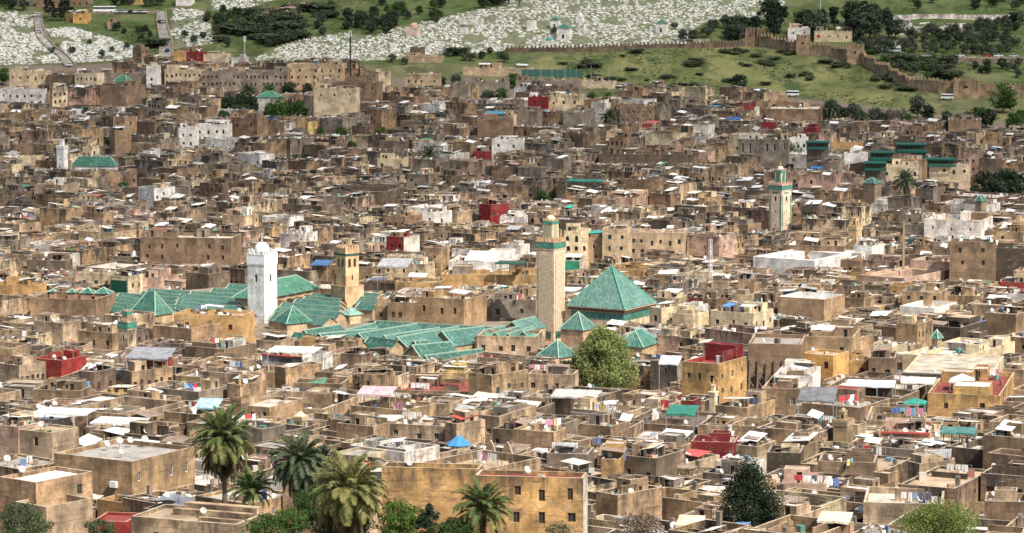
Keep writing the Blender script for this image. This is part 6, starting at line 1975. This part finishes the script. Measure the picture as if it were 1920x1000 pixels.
ORDL = ['leftmost', 'second', 'third', 'fourth', 'fifth', 'sixth']
nd = 0
for c in sorted(HOUSES + NAMED, key=lambda c: c['D']):
    if c['roof'] == 'green': continue
    n = c['o'].get('dishes') or (rng.choice((0, 0, 1, 1, 2, 3)) if c['D'] < 900 else rng.choice((0, 0, 0, 1, 1)))
    if c['o'].get('bare') and not c['o'].get('dishes'): n = min(n, 1)
    if nd + n > 285: break
    pts = [p for p in (roof_spot(c) for _ in range(n)) if p]
    if c['o'].get('dishes'):
        ca, sa = math.cos(c['yaw']), math.sin(c['yaw'])
        pts = [(c['x'] + x * ca - y * sa, c['y'] + x * sa + y * ca, c['z'] + c['h'] - c['ph']) for x, y in ((-4.3, 1.0), (-3.8, 3.6), (-3.0, 5.2), (-1.2, 6.6), (1.8, -3.2))]
    pts.sort(key=lambda p: proj(*p)[0])
    for i, p in enumerate(pts):
        nd += 1
        base = c['short'].split(',')[0] if c['o'].get('lab') else c['short']
        lb = ('grey satellite dish' if len(pts) == 1 else f'{ORDL[i]} grey satellite dish') + ' on the ' + base
        w = lb.split()
        if len(w) > 16: lb = ' '.join(w[:16])
        dish(p, R(rng.choice((28, 34, 38, 42, 20))) + U(-.1, .1), U(.8, 1.15) if c['D'] < 900 else U(1.0, 1.35), lb, 'satellite dishes on the roofs')
for c in MASS:
    for _ in range(rng.choice((0, 0, 1, 1, 2, 3))):
        p = roof_spot(c)
        if not p: continue
        DMASS.place(*p, R(35) + U(-.3, .3)); s = U(.38, .6)
        n_ = 8
        DMASS.bar((0, .1, 0), (0, .1, 1.3), .07, PAINT, (0.25, 0.24, 0.22, 0))
        cpt = (0, .1, 1.35)
        rim = [(s * math.cos(6.2832 * k / n_), -.16 - .35 * s * math.sin(6.2832 * k / n_), 1.35 + s * .9 * math.sin(6.2832 * k / n_)) for k in range(n_)]
        for k in range(n_): DMASS.face([cpt, rim[k], rim[(k + 1) % n_]], PAINT, (0.5, 0.49, 0.46, 0))
tag(DMASS.build('far_satellite_dishes'), 'scattering of small pale satellite dishes over the farther roofs', 'satellite dishes', None, 'stuff')

# laundry lines
CLOTH = [(0.74, 0.72, 0.7), (0.70, 0.69, 0.66), (0.45, 0.05, 0.06), (0.08, 0.14, 0.38), (0.5, 0.22, 0.3), (0.10, 0.10, 0.12), (0.15, 0.35, 0.5), (0.6, 0.45, 0.15), (0.66, 0.6, 0.55)]
cand = sorted((c for c in HOUSES + NAMED if 430 < c['D'] < 900 and c['roof'] != 'green' and c['lx'] > 6 and not c['o'].get('bare')), key=lambda c: -c['area'])
cnt_l = 0
used_l = set()
for c in cand:
    if cnt_l >= 60: break
    if U(0, 1) < .4 and not c['o'].get('laundry'): continue
    p = roof_spot(c)
    if not p: continue
    L = min(U(3, 6), c['lx'] * .6)
    lb = f"line of washing on the {c['short'].split(',')[0]}" if c['o'].get('lab') else f"line of washing on the {c['short']}"
    lb = ' '.join(lb.split()[:16])
    if lb in used_l: continue
    used_l.add(lb); cnt_l += 1
    t = tag(empty('washing_line', p, c['yaw'] + rng.choice((0, 0, 1.2))), lb, 'washing line', 'lines of washing on the roofs')
    W = MB()
    for x in (-L / 2, L / 2): W.bar((x, 0, 0), (x, 0, 2.1), .07, PAINT, (0.25, 0.2, 0.15, 0))
    W.bar((-L / 2, 0, 2.05), (L / 2, 0, 2.05), .025, PAINT, (0.3, 0.3, 0.3, 0)); W.build('post', t)
    x = -L / 2 + .15
    cols_ = rng.sample(CLOTH, 4)
    while x < L / 2 - .5:
        w_, h_ = U(.5, 1.2), U(.7, 1.5)
        m = MB(); n_ = 4
        for k in range(n_):
            a, b = x + w_ * k / n_, x + w_ * (k + 1) / n_
            da, db = .06 * math.sin(k * 2.1), .06 * math.sin((k + 1) * 2.1)
            cc = (*rng.choice(cols_), 0) if k == 0 else cc
            m.face([(a, da, 2.04 - h_), (b, db, 2.04 - h_), (b, 0, 2.04), (a, 0, 2.04)], PAINT, cc)
        m.build('cloth', t); x += w_ + U(.05, .3)

# masts, poles, aerials
def pole(px, py_top, py_base, D, r, label, name='utility_pole', col=(0.10, 0.085, 0.07), head=None):
    A, B = at(px, py_top, D), at(px, py_base, D)
    t = tag(empty(name, (B.x, B.y, B.z)), label, 'pole' if head is None else 'mast')
    W = MB(); h = A.z - B.z
    W.bar((0, 0, -4), (0, 0, h), r * 2, PAINT, (*col, 0), r * 1.4); W.build('post', t)
    if head:
        W = MB()
        for i in range(3):
            a = i * 2.09; W.box(math.cos(a) * .5, math.sin(a) * .5, h - 2.2, h + .6, .35, .2, PAINT, (0.7, 0.7, 0.7, 0), a + 1.57, bottom=True)
        W.build('antenna_panel', t)
    return t


pole(657, 60, 148, 1400, .42, 'tall black phone mast rising above the far town', 'phone_mast', (0.03, 0.03, 0.03), True)
pole(459, 70, 118, 1480, .3, 'pale phone mast below the hillside trees', 'phone_mast', (0.3, 0.3, 0.3), True)
pole(269, 110, 160, 1440, .25, 'thin grey aerial on the long pale grey hall', 'aerial', (0.35, 0.35, 0.35))
pole(192, 424, 500, 930, .22, 'dark pole above the roofs left of the big brown house'); pole(22, 460, 510, 905, .2, 'thin dark pole at the left edge'); pole(475, 400, 470, 1010, .16, 'thin pole behind the white minaret dome')
pole(1694, 415, 480, 900, .35, 'stout brown pole right of the small tan minaret', col=(0.3, 0.22, 0.14)); pole(1538, 0, 50, 1610, .25, 'thin grey pole among the tall hillside trees', col=(0.4, 0.4, 0.4)); pole(1782, 132, 156, 1520, .12, 'lamp pole by the orchard', col=(0.4, 0.4, 0.4))
for i, x in enumerate((1015, 1035, 1060, 1108, 1142)): pole(x, 122, 155, 1425, .1, f'{ORDL[i]} of the thin poles along the green-netted fence', col=(0.35, 0.35, 0.33))
A, B = at(1331, 448, 860), at(1331, 560, 860)
lm = tag(empty('lattice_mast', (B.x, B.y, B.z), .4), 'red and white steel lattice mast standing among the roofs', 'mast')
h = A.z - B.z
for k in range(3):
    a0, a1 = 2.094 * k, 2.094 * (k + 1)
    W = MB(); W.bar((.75 * math.cos(a0), .75 * math.sin(a0), -2), (.5 * math.cos(a0), .5 * math.sin(a0), h), .14, PAINT, (0.62, 0.58, 0.55, 0)); W.build('leg', lm)
W = MB(); nb = 14
for i in range(nb):
    z0, z1 = h * i / nb, h * (i + 1) / nb
    cc = (0.66, 0.64, 0.6, 0) if (i // 2) % 2 else (0.42, 0.22, 0.18, 0)
    for k in range(3):
        a0, a1 = 2.094 * k, 2.094 * (k + 1); r0, r1 = .75 - .25 * i / nb, .75 - .25 * (i + 1) / nb
        W.bar((r0 * math.cos(a0), r0 * math.sin(a0), z0), (r1 * math.cos(a1), r1 * math.sin(a1), z1), .08, PAINT, cc); W.bar((r1 * math.cos(a0), r1 * math.sin(a0), z1), (r1 * math.cos(a1), r1 * math.sin(a1), z1), .08, PAINT, cc)
W.build('bracing', lm)

# timber props against the brown wall
pw = next(c for c in HOUSES if c['o'].get('lab', '').startswith('tall brown blank'))
ca, sa = math.cos(pw['yaw']), math.sin(pw['yaw'])
def on_wall(x, d, z): return (pw['x'] + x * ca - (-pw['ly'] / 2 - d) * sa, pw['y'] + x * sa + (-pw['ly'] / 2 - d) * ca, pw['z'] + z)
WOODC = (0.13, 0.10, 0.075, 0)
for i in range(7):
    x = -pw['lx'] / 2 + .35 + (pw['lx'] - .7) * i / 6
    o_ = on_wall(x, 0.15, 0)
    t = tag(empty('timber_prop', o_, pw['yaw']), f'{ORDL[i] if i < 6 else "rightmost"} raking timber prop from the left against the brown wall' if i else 'leftmost raking timber prop against the brown wall', 'timber prop', 'timber props shoring the brown wall')
    top = pw['h'] - U(3.4, 4.2)
    W = MB(); W.bar((0, -.1, -1), (0, -.1, top), .34, PAINT, WOODC); W.build('post', t)
    W = MB(); W.bar((0.1, -4.4, -.5), (0.1, -.25, top - 1.4), .36, PAINT, WOODC); W.bar((-.12, -2.6, -.5), (-.12, -.25, top - 3.8), .3, PAINT, WOODC); W.build('raker', t)
    W = MB(); sx = 1.9
    W.bar((-sx, -1.6, 3.2), (sx * .4, -.3, top - 2.6), .26, PAINT, WOODC); W.bar((sx, -1.8, 3.4), (-sx * .5, -.35, top - 3.0), .26, PAINT, WOODC); W.bar((-sx * .9, -2.0, 3.0), (sx * .9, -2.05, 3.05), .26, PAINT, WOODC); W.bar((-sx, -2.1, 0), (sx * .7, -2.2, 4.6), .26, PAINT, WOODC); W.bar((sx, -2.15, 0), (-sx * .7, -2.1, 4.6), .26, PAINT, WOODC); W.build('brace', t)

# blue tent roof, turquoise awning, white canopies, striped curtain, green terraces
P = solve(860, 851, 7.0)
t = tag(empty('blue_skylight', (P.x, P.y + 2, P.z + 7.2), .5), 'bright blue octagonal tent-shaped skylight roof on a house in the foreground', 'skylight')
W = MB(); r = 2.0
lathe(W, [(r, -2), (r, 1.0)], 8, WALL, (0.45, 0.36, 0.25, .4)); W.build('drum', t)
for k in range(8):
    a0, a1 = .785 * k + .2, .785 * (k + 1) + .2
    W = MB(); W.face([(2.2 * math.cos(a0), 2.2 * math.sin(a0), 1.0), (2.2 * math.cos(a1), 2.2 * math.sin(a1), 1.0), (0, 0, 2.6)], PAINT, (0.05, 0.21, 0.40, 0)); W.build('roof_panel', t)
W = MB()
for k in range(8):
    a0 = .785 * k + .2; W.bar((2.22 * math.cos(a0), 2.22 * math.sin(a0), 1.02), (0, 0, 2.64), .1, PAINT, (0.10, 0.34, 0.55, 0))
W.build('rib', t)


def canopy(px, py, wpx, dep, h, col, label, name='canopy', rise=.6, cat='canopy', peak=False, posts=4, a=12, under=None, hb=8.0, fr=(0.3, 0.28, 0.25)):
    """Sheet on posts standing on a roof; (px, py) middle of its front edge."""
    P = solve(px, py, hb + h); w = wpx / (F / P.y)
    t = tag(empty(name, (P.x, P.y, P.z + hb), R(-a)), label, cat)
    W = MB()
    if peak:
        q = [(-w / 2, 0, h), (w / 2, 0, h), (w / 2, dep, h), (-w / 2, dep, h)]; A = (0, dep / 2, h + rise)
        for i in range(4): W.face([q[i], q[(i + 1) % 4], A], SHEET, (*col, 0)); W.face([q[i], A, q[(i + 1) % 4]][::1], SHEET, (*col, 0)) if False else None
        for i in range(4): a_, b_ = q[i], q[(i + 1) % 4]; W.face([(a_[0], a_[1], h - .35), (b_[0], b_[1], h - .35), b_, a_], SHEET, (*col, 0))
    else:
        n = max(2, int(w / 2.4))
        for i in range(n):
            x0, x1 = -w / 2 + w * i / n, -w / 2 + w * (i + 1) / n; s0 = .12 * math.sin(i * 1.7)
            W.face([(x0, 0, h + s0), (x1, 0, h - s0), (x1, dep, h + rise), (x0, dep, h + rise)], SHEET, (*col, 0)); W.face([(x0, 0, h + s0 - .08), (x0, dep, h + rise - .08), (x1, dep, h + rise - .08), (x1, 0, h - s0 - .08)], SHEET, (*col, 0))
            W.face([(x0, 0, h + s0 - .3), (x1, 0, h - s0 - .3), (x1, 0, h - s0), (x0, 0, h + s0)], SHEET, (*col, 0))
    W.build('sheet', t)
    for i in range(posts):
        x = -w / 2 + .2 + (w - .4) * (i % max(2, posts // 2)) / (max(2, posts // 2) - 1); y = .15 if i < posts / 2 else dep - .15
        W = MB(); W.bar((x, y, -3.5), (x, y, h), .14, PAINT, (*fr, 0)); W.build('post', t)
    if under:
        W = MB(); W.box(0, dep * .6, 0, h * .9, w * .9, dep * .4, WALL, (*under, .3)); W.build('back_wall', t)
    return t


WHT = (0.76, 0.755, 0.74)
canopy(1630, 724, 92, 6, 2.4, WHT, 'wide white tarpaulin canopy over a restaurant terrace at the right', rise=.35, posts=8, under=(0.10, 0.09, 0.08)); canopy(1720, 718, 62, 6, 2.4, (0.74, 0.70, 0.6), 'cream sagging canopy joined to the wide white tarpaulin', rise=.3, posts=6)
canopy(1802, 716, 46, 5, 2.6, WHT, 'peaked white party tent below the long cream building', 'party_tent', 1.3, 'tent', True); canopy(1714, 757, 42, 4, 2.2, (0.04, 0.26, 0.21), 'turquoise peaked awning on an ochre house', 'awning', .8, 'awning', True)
canopy(900, 488, 62, 8, 3.2, WHT, 'big white sloping sheet roof left of the patterned minaret', rise=1.8, hb=9); canopy(735, 500, 60, 7, 3, (0.36, 0.36, 0.36), 'grey hooped sheet shelter right of the tan two-stage minaret', rise=1.6, hb=9); canopy(955, 494, 56, 6, 2.6, (0.03, 0.09, 0.06), 'dark green flat canopy on the long white house', rise=.1, hb=10)
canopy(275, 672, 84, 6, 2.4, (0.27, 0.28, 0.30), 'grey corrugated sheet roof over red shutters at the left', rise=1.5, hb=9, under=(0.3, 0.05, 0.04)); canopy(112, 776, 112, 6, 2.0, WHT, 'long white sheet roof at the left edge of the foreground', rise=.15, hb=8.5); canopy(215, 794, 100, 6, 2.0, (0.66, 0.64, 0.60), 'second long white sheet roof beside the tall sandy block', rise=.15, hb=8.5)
canopy(1530, 752, 70, 6, 2.0, (0.17, 0.17, 0.18), 'dark grey ribbed sheet roof right of the timber props', rise=1.8, hb=8); canopy(1275, 777, 56, 6, 1.8, (0.035, 0.19, 0.14), 'green tarpaulin right of the big feathery tree', rise=.8, hb=8); canopy(1253, 682, 38, 5, 2.2, WHT, 'white ribbed roof sheet right of the big feathery tree', rise=1.0, hb=9)
canopy(1290, 985, 50, 4, 2, (0.74, 0.62, 0.42), 'cream awning at the bottom between the thicket and the dark cypress', 'awning', .6, 'awning', hb=7); canopy(1562, 978, 62, 5, 2.2, (0.68, 0.62, 0.48), 'cream flat awning over a red terrace at the bottom right', 'awning', .4, 'awning', hb=7, under=(0.3, 0.04, 0.04)); canopy(1075, 745, 90, 6, 2, (0.5, 0.49, 0.46), 'rusty grey sheet roofs in front of the sandy house with barred windows', rise=.6, hb=8)
canopy(1795, 812, 66, 6, 1.6, (0.08, 0.22, 0.20), 'turquoise railed roof terrace at the right', 'railed_terrace', .1, 'terrace', hb=8, posts=10, fr=(0.07, 0.26, 0.23)); canopy(385, 765, 46, 4, 1.6, (0.35, 0.5, 0.58), 'tilted blue-grey sheet above the tallest palm', rise=1.2, hb=9)
canopy(545, 660, 95, 7, 2.2, WHT, 'white flat roof sheet over the white house with red coping', rise=.3, hb=8); canopy(700, 740, 66, 5, 2.0, (0.6, 0.4, 0.42), 'pink cloth awning strung over a roof left of the dull red terrace', 'awning', .9, 'awning', hb=8.5)
canopy(1095, 340, 70, 6, 2, (0.03, 0.22, 0.16), 'green netting roof in the middle of the far town', rise=.2, hb=9); canopy(1375, 223, 26, 4, 1.5, (0.03, 0.12, 0.42), 'blue tarpaulin on a roof above the small dark red house', 'tarpaulin', .4, 'tarpaulin', hb=9); canopy(1530, 316, 22, 4, 1.5, (0.03, 0.16, 0.45), 'blue tarpaulin right of the green-striped minaret lantern', 'tarpaulin', .4, 'tarpaulin', hb=9)
canopy(598, 497, 34, 6, 1.2, (0.07, 0.14, 0.30), 'crumpled dark blue tarpaulin left of the tan two-stage minaret', 'tarpaulin', .8, 'tarpaulin', hb=9); canopy(925, 213, 36, 5, 2.2, (0.05, 0.27, 0.40), 'blue-green shed roof in the far town', rise=.6, hb=10)
# striped curtain wall
A, B = solve(913, 770, 9.2), solve(1000, 764, 9.2)
t = tag(empty('striped_curtain', (A.x, A.y, A.z + 7.2), math.atan2(B.y - A.y, B.x - A.x)), 'row of blue and white striped cloth panels hung along a roof edge', 'curtain')
L = math.hypot(B.x - A.x, B.y - A.y); n = 24
for i in range(n):
    W = MB(); cc = (0.70, 0.69, 0.67, 0) if i % 2 == 0 else (0.10, 0.13, 0.2, 0)
    W.face([(L * i / n, 0, 0), (L * (i + 1) / n - .02, 0.03 * (i % 3), 0), (L * (i + 1) / n - .02, 0, 2.0), (L * i / n, 0, 2.0)], PAINT, cc); W.build('cloth_strip', t)
W = MB(); W.bar((0, .08, 2.02), (L, .08, 2.02), .06, PAINT, (0.3, 0.28, 0.25, 0))
for i in range(5): W.bar((L * i / 4, .08, -3), (L * i / 4, .08, 2.0), .08, PAINT, (0.3, 0.28, 0.25, 0))
W.build('rail', t)

# green restaurant terraces: stacked storeys
def storeys(px, py, wpx, n, label, D0=None, roofc=(0.012, 0.075, 0.055)):
    P = solve(px, py, 14); w = wpx / (F / P.y); z0 = 14 - n * 2.9
    t = tag(empty('terraced_restaurant', (P.x - w / 2, P.y + 4, P.z), R(-6)), label, 'restaurant', 'green-roofed restaurant terraces')
    W = MB(); W.box(0, 1.5, -3, 14 - .3, w * .92, 6, WALL, (0.16, 0.14, 0.11, .4)); W.build('wall', t)
    for i in range(n):
        z = z0 + i * 2.9
        q = MB(); q.box(0, 0, z + 2.35, z + 2.75, w * (1.0 - .05 * i), 9.5, PAINT, (*roofc, 0), bottom=True); q.build('canopy_roof', t)
        for k in range(6):
            x = -w * .46 * (1 - .05 * i) + w * .92 * (1 - .05 * i) * k / 5
            q = MB(); q.bar((x, -4.4, z - .1), (x, -4.4, z + 2.35), .22, PAINT, (*roofc, 0)); q.build('post', t)
        q = MB(); q.box(0, -4.5, z, z + .9, w * (.97 - .05 * i), .1, PAINT, (0.02, 0.11, 0.08, 0), bottom=True); q.build('railing', t)


storeys(1742, 270, 62, 3, 'tallest green-roofed restaurant storeys left of the cream hotel'); storeys(1680, 285, 48, 2, 'middle green-roofed restaurant terrace with a planted edge'); storeys(1665, 305, 42, 1, 'lowest green restaurant canopy beside the blank white wall house'); storeys(1795, 298, 55, 1, 'green restaurant canopy on the right above the cream hotel block'); storeys(1557, 266, 44, 1, 'dark green pavilion terrace beside the white arched house')
# green net fence along the foot of the field
A, B = solve(978, 148, 0), solve(1092, 156, 0)
t = tag(empty('net_fence', (A.x, A.y, A.z + 3), math.atan2(B.y - A.y, B.x - A.x)), 'green net fence along the foot of the scrubby field', 'fence')
L = math.hypot(B.x - A.x, B.y - A.y)
for i in range(10):
    W = MB(); W.face([(L * i / 10, 0, -2), (L * (i + 1) / 10 - .05, 0, -2), (L * (i + 1) / 10 - .05, 0, 1.4), (L * i / 10, 0, 1.4)], PAINT, (0.06, 0.15, 0.115, 0)); W.build('net_panel', t)
    W = MB(); W.bar((L * i / 10, .05, -3), (L * i / 10, .05, 3), .12, PAINT, (0.3, 0.3, 0.28, 0)); W.build('post', t)

# cars, bus, vans
def car_parts(kind):
    L, w, h = {'car': (4.2, 1.75, 1.45), 'van': (5.2, 2.0, 2.3), 'bus': (11.5, 2.5, 3.1)}[kind]
    b = MB(); c = (0.6, 0.6, 0.6, 0)
    if kind == 'car':
        b.box(0, 0, .3, .85, L, w, PAINT, c, bottom=True); b.box(0, 0, 1.37, h, L * .42, w * .84, PAINT, c)
    else: b.box(0, 0, .35, h * .52, L, w, PAINT, c, bottom=True); b.box(0, 0, h * .84, h, L * .98, w * .97, PAINT, c)
    body = b
    g_ = MB()
    if kind == 'car':
        z0, z1 = .853, 1.367; a0, a1 = L * .32, L * .22
        q0 = [(-a0, -w * .46), (a0, -w * .46), (a0, w * .46), (-a0, w * .46)]; q1 = [(-a1, -w * .41), (a1, -w * .41), (a1, w * .41), (-a1, w * .41)]
        for i in range(4): g_.face([(*q0[i], z0), (*q0[(i + 1) % 4], z0), (*q1[(i + 1) % 4], z1), (*q1[i], z1)], DARK, (0.03, 0.03, 0.03, 0))
    else: g_.box(0, 0, h * .523, h * .837, L * .97, w * .96, DARK, (0.03, 0.03, 0.03, 0))
    wh = MB(); n = 10
    ring = [(.33 * math.cos(6.283 * i / n), .33 * math.sin(6.283 * i / n)) for i in range(n)]
    for i in range(n):
        a, d = ring[i], ring[(i + 1) % n]
        wh.face([(a[0], -.11, a[1]), (d[0], -.11, d[1]), (d[0], .11, d[1]), (a[0], .11, a[1])], PAINT, (0.02, 0.02, 0.02, 0))
    wh.face([(a[0], -.11, a[1]) for a in ring], PAINT, (0.05, 0.05, 0.05, 0)); wh.face([(a[0], .11, a[1]) for a in ring[::-1]], PAINT, (0.05, 0.05, 0.05, 0))
    return body, g_, wh, (L, w)


CARCOL = {'white': (0.72, 0.72, 0.72), 'silver': (0.42, 0.43, 0.45), 'black': (0.025, 0.025, 0.028), 'dark blue': (0.03, 0.05, 0.12), 'red': (0.35, 0.03, 0.03)}
PROTOV = {}


def vehicle(px, py, kind, cn, yaw, label, group, hb=0.3):
    if (kind, cn) not in PROTOV:
        b, g_, wh, dim = car_parts(kind)
        b.c = [(*CARCOL[cn], 0)] * len(b.c)
        PROTOV[(kind, cn)] = [b.build('body'), g_.build('window'), wh.build('wheel'), dim, True]
    bo, gl, wh, (L, w), first = PROTOV[(kind, cn)]
    P = solve(px, py, hb, 1300)
    t = tag(empty({'car': 'parked_car', 'van': 'parked_van', 'bus': 'coach'}[kind], (P.x, P.y, P.z + hb), yaw), label, {'car': 'car', 'van': 'van', 'bus': 'bus'}[kind], group)
    for o in (bo, gl):
        k = o if first else link_copy(o)
        k.parent = t
    for i, (x, y) in enumerate(((-.3, -.5), (.3, -.5), (.3, .5), (-.3, .5))):
        k = wh if (first and i == 0) else link_copy(wh)
        k.parent = t; k.location = (x * L, y * w, .33)
    PROTOV[(kind, cn)][4] = False


vehicle(196, 23, 'bus', 'white', .05, 'long white coach parked above the grassy slope at the left', None, .5)
for i, (x, cn) in enumerate(((220, 'white'), (228, 'silver'), (237, 'white'), (246, 'black'), (254, 'white'), (263, 'silver'), (272, 'white'))): vehicle(x, 24, 'car', cn, 1.3 + U(-.1, .1), f'{cn} car, {ORDL[i] if i < 6 else "last"} from the left in the row beside the coach', 'cars parked beside the coach', .5)
vehicle(73, 62, 'car', 'silver', 1.5, 'silver car driving on the first hill road', None); vehicle(299, 43, 'car', 'black', 1.5, 'black car halfway up the second hill road', None); vehicle(306, 43, 'car', 'silver', 1.5, 'silver car beside the black one on the second hill road', None); vehicle(314, 97, 'car', 'dark blue', 1.5, 'dark blue car near the foot of the second hill road', None); vehicle(67, 30, 'car', 'white', 1.5, 'white car at the top of the first hill road', None); vehicle(131, 124, 'car', 'white', 1.5, 'white car at the foot of the first hill road', None)
for i, (x, cn) in enumerate(((1690, 'white'), (1712, 'white'), (1738, 'silver'), (1782, 'red'), (1800, 'white'), (1850, 'red'), (1872, 'white'), (1900, 'silver'))): vehicle(x, 107, 'car', cn, U(-.1, .1), f'{cn} car, {(ORDL + ["seventh", "last"])[i]} along the road below the orchard', 'cars along the road below the orchard', .6)
vehicle(1678, 98, 'van', 'silver', .1, 'silver van parked beside the low white ramp house', None)
for i, (x, y, k_, cn) in enumerate(((1468, 179, 'car', 'white'), (1478, 179, 'car', 'silver'), (1487, 180, 'van', 'white'), (1776, 186, 'van', 'white'), (1165, 163, 'car', 'white'), (1173, 162, 'car', 'white'), (1181, 163, 'car', 'silver'))): vehicle(x, y, k_, cn, U(-.3, .3), f'{cn} {k_} parked at the far town edge, ' + ('left of three by the dark shed', 'middle of three by the dark shed', 'right of three by the dark shed', 'alone below the square wall tower', 'left of three at the field foot', 'middle of three at the field foot', 'right of three at the field foot')[i], 'vehicles parked at the edge of the far town', .6)

# people standing at the foot of the field
me = bpy.data.meshes.new('person')
jv = [(0, 0, .95), (0, 0, 1.2), (0, 0, 1.42), (0, 0, 1.52), (0, 0, 1.68), (.1, 0, .9), (.11, .02, .48), (.11, 0, .05), (.11, -.12, .03), (-.1, 0, .9), (-.11, .02, .48), (-.11, 0, .05), (-.11, -.12, .03), (.2, 0, 1.4), (.25, .02, 1.12), (.25, -.06, .85), (-.2, 0, 1.4), (-.25, .02, 1.12), (-.25, -.06, .85)]
je = [(0, 1), (1, 2), (2, 3), (3, 4), (0, 5), (5, 6), (6, 7), (7, 8), (0, 9), (9, 10), (10, 11), (11, 12), (2, 13), (13, 14), (14, 15), (2, 16), (16, 17), (17, 18)]
jr = [.15, .16, .15, .06, .11, .1, .075, .05, .04, .1, .075, .05, .04, .07, .05, .035, .07, .05, .035]
me.from_pydata(jv, je, [])
po = bpy.data.objects.new('person', me); COL.objects.link(po)
sk = po.modifiers.new('Skin', 'SKIN'); 
for v, r in zip(me.skin_vertices[0].data if me.skin_vertices else [], jr): v.radius = (r, r * .85)
if me.skin_vertices: me.skin_vertices[0].data[0].use_root = True
dgp = bpy.context.evaluated_depsgraph_get()
em = bpy.data.meshes.new_from_object(po.evaluated_get(dgp)); em.name = 'person_body'
bpy.data.objects.remove(po)
def person_mesh(c):
    m = em.copy(); ca_ = m.color_attributes.new('Col', 'FLOAT_COLOR', 'CORNER')
    arr = np.zeros((len(m.loops), 4), dtype=np.float32)
    for p in m.polygons:
        z = p.center.z
        cc = (0.30, 0.19, 0.13) if z > 1.5 else (c if z > .8 else (0.05, 0.05, 0.07))
        for li in p.loop_indices: arr[li, :3] = cc
    ca_.data.foreach_set('color', arr.ravel()); m.materials.clear(); m.materials.append(MATS[PAINT]); return m
PM = [person_mesh(c) for c in ((0.03, 0.03, 0.04), (0.35, 0.05, 0.05), (0.6, 0.58, 0.55), (0.06, 0.1, 0.25))]
PWORD = ['black', 'red', 'white', 'blue']
for i in range(16):
    k = (0, 0, 1, 0, 2, 0, 3, 0, 0, 2, 0, 1, 0, 3, 0, 0)[i]
    P = solve(1102 + i * 3.6, 164 + (i % 3) * .5, 0, 1300)
    o = bpy.data.objects.new('person', PM[k]); COL.objects.link(o); o.location = P; o.rotation_euler = (0, 0, U(0, 6.28))
    tag(o, f'tiny person in a {PWORD[k]} top standing in the row at the foot of the field', 'person', f'people in {PWORD[k]} tops at the foot of the field')

# red lanterns by the wall tower
for px, py, lb in ((1516, 71, 'lower red globe lantern by the wall tower'), (1535, 68, 'higher red globe lantern by the wall tower')):
    P = at(px, py, 1515); gz = g(P.x, P.y)
    t = tag(empty('red_lantern', (P.x, P.y, gz)), lb, 'lantern', 'red globe lanterns by the wall tower')
    W = MB(); r = .85; z = max(P.z - gz, 2.0)
    lathe(W, [(0, z - r * .9)] + [(r * math.cos(a), z + r * .9 * math.sin(a)) for a in (-1.1, -.7, -.3, 0, .3, .7, 1.1)] + [(0, z + r * .9)], 14, PAINT, (0.42, 0.03, 0.03, 0)); W.build('globe', t)
    W = MB(); W.bar((0, 0, -1), (0, 0, z - r * .8), .1, PAINT, (0.1, 0.1, 0.1, 0)); W.build('post', t)

# drifting cloud that keeps the far half of the town in shade
def cloud():
    zc = 900.0; off = TOSUN * ((zc) / TOSUN.z)
    pts = []; nx, ny = 46, 40
    x0, x1, y0, y1 = -900, 900, 1065, 2700
    mb = bpy.data.meshes.new('cloud'); V = []; Fc = []
    for layer in (0, 1):
        for j in range(ny + 1):
            for i in range(nx + 1):
                u, v = i / nx, j / ny
                x, y = x0 + (x1 - x0) * u, y0 + (y1 - y0) * v
                y += 55 * noise.noise((x * .006, 1.5, 0)) * (1 - v) + 30 * noise.noise((x * .02, 4.5, 0)) * (1 - v)
                e = min(1.0, 6 * min(u, 1 - u, v, 1 - v)) ** .5
                b = noise.noise((x * .006, y * .006, 1.1)) + .5 * noise.noise((x * .015, y * .015, 6.1))
                z = zc + ((70 + 45 * b) * e if layer else (-12 - 8 * b) * e)
                V.append((x + off.x, y + off.y, z))
    n = nx + 1; base = n * (ny + 1)
    for j in range(ny):
        for i in range(nx):
            a = j * n + i
            Fc.append((a, a + n, a + n + 1, a + 1)); Fc.append((base + a, base + a + 1, base + a + n + 1, base + a + n))
    mb.from_pydata(V, [], Fc)
    m = bpy.data.materials.new('cloud_vapour'); m.use_nodes = True; nt = m.node_tree
    for q in list(nt.nodes): nt.nodes.remove(q)
    k = NT(nt); out = k.n('ShaderNodeOutputMaterial'); tr = k.n('ShaderNodeBsdfTransparent'); df = k.n('ShaderNodeBsdfTranslucent'); mx = k.n('ShaderNodeMixShader', i_Fac=.32)
    df.inputs['Color'].default_value = (.95, .95, .95, 1)
    k.l(tr.outputs[0], mx.inputs[1]); k.l(df.outputs[0], mx.inputs[2]); k.l(mx.outputs[0], out.inputs['Surface'])
    mb.materials.append(m)
    o = bpy.data.objects.new('cloud', mb); COL.objects.link(o)
    tag(o, 'broad white cloud overhead shading the far half of the town', None, None, 'structure')


cloud()
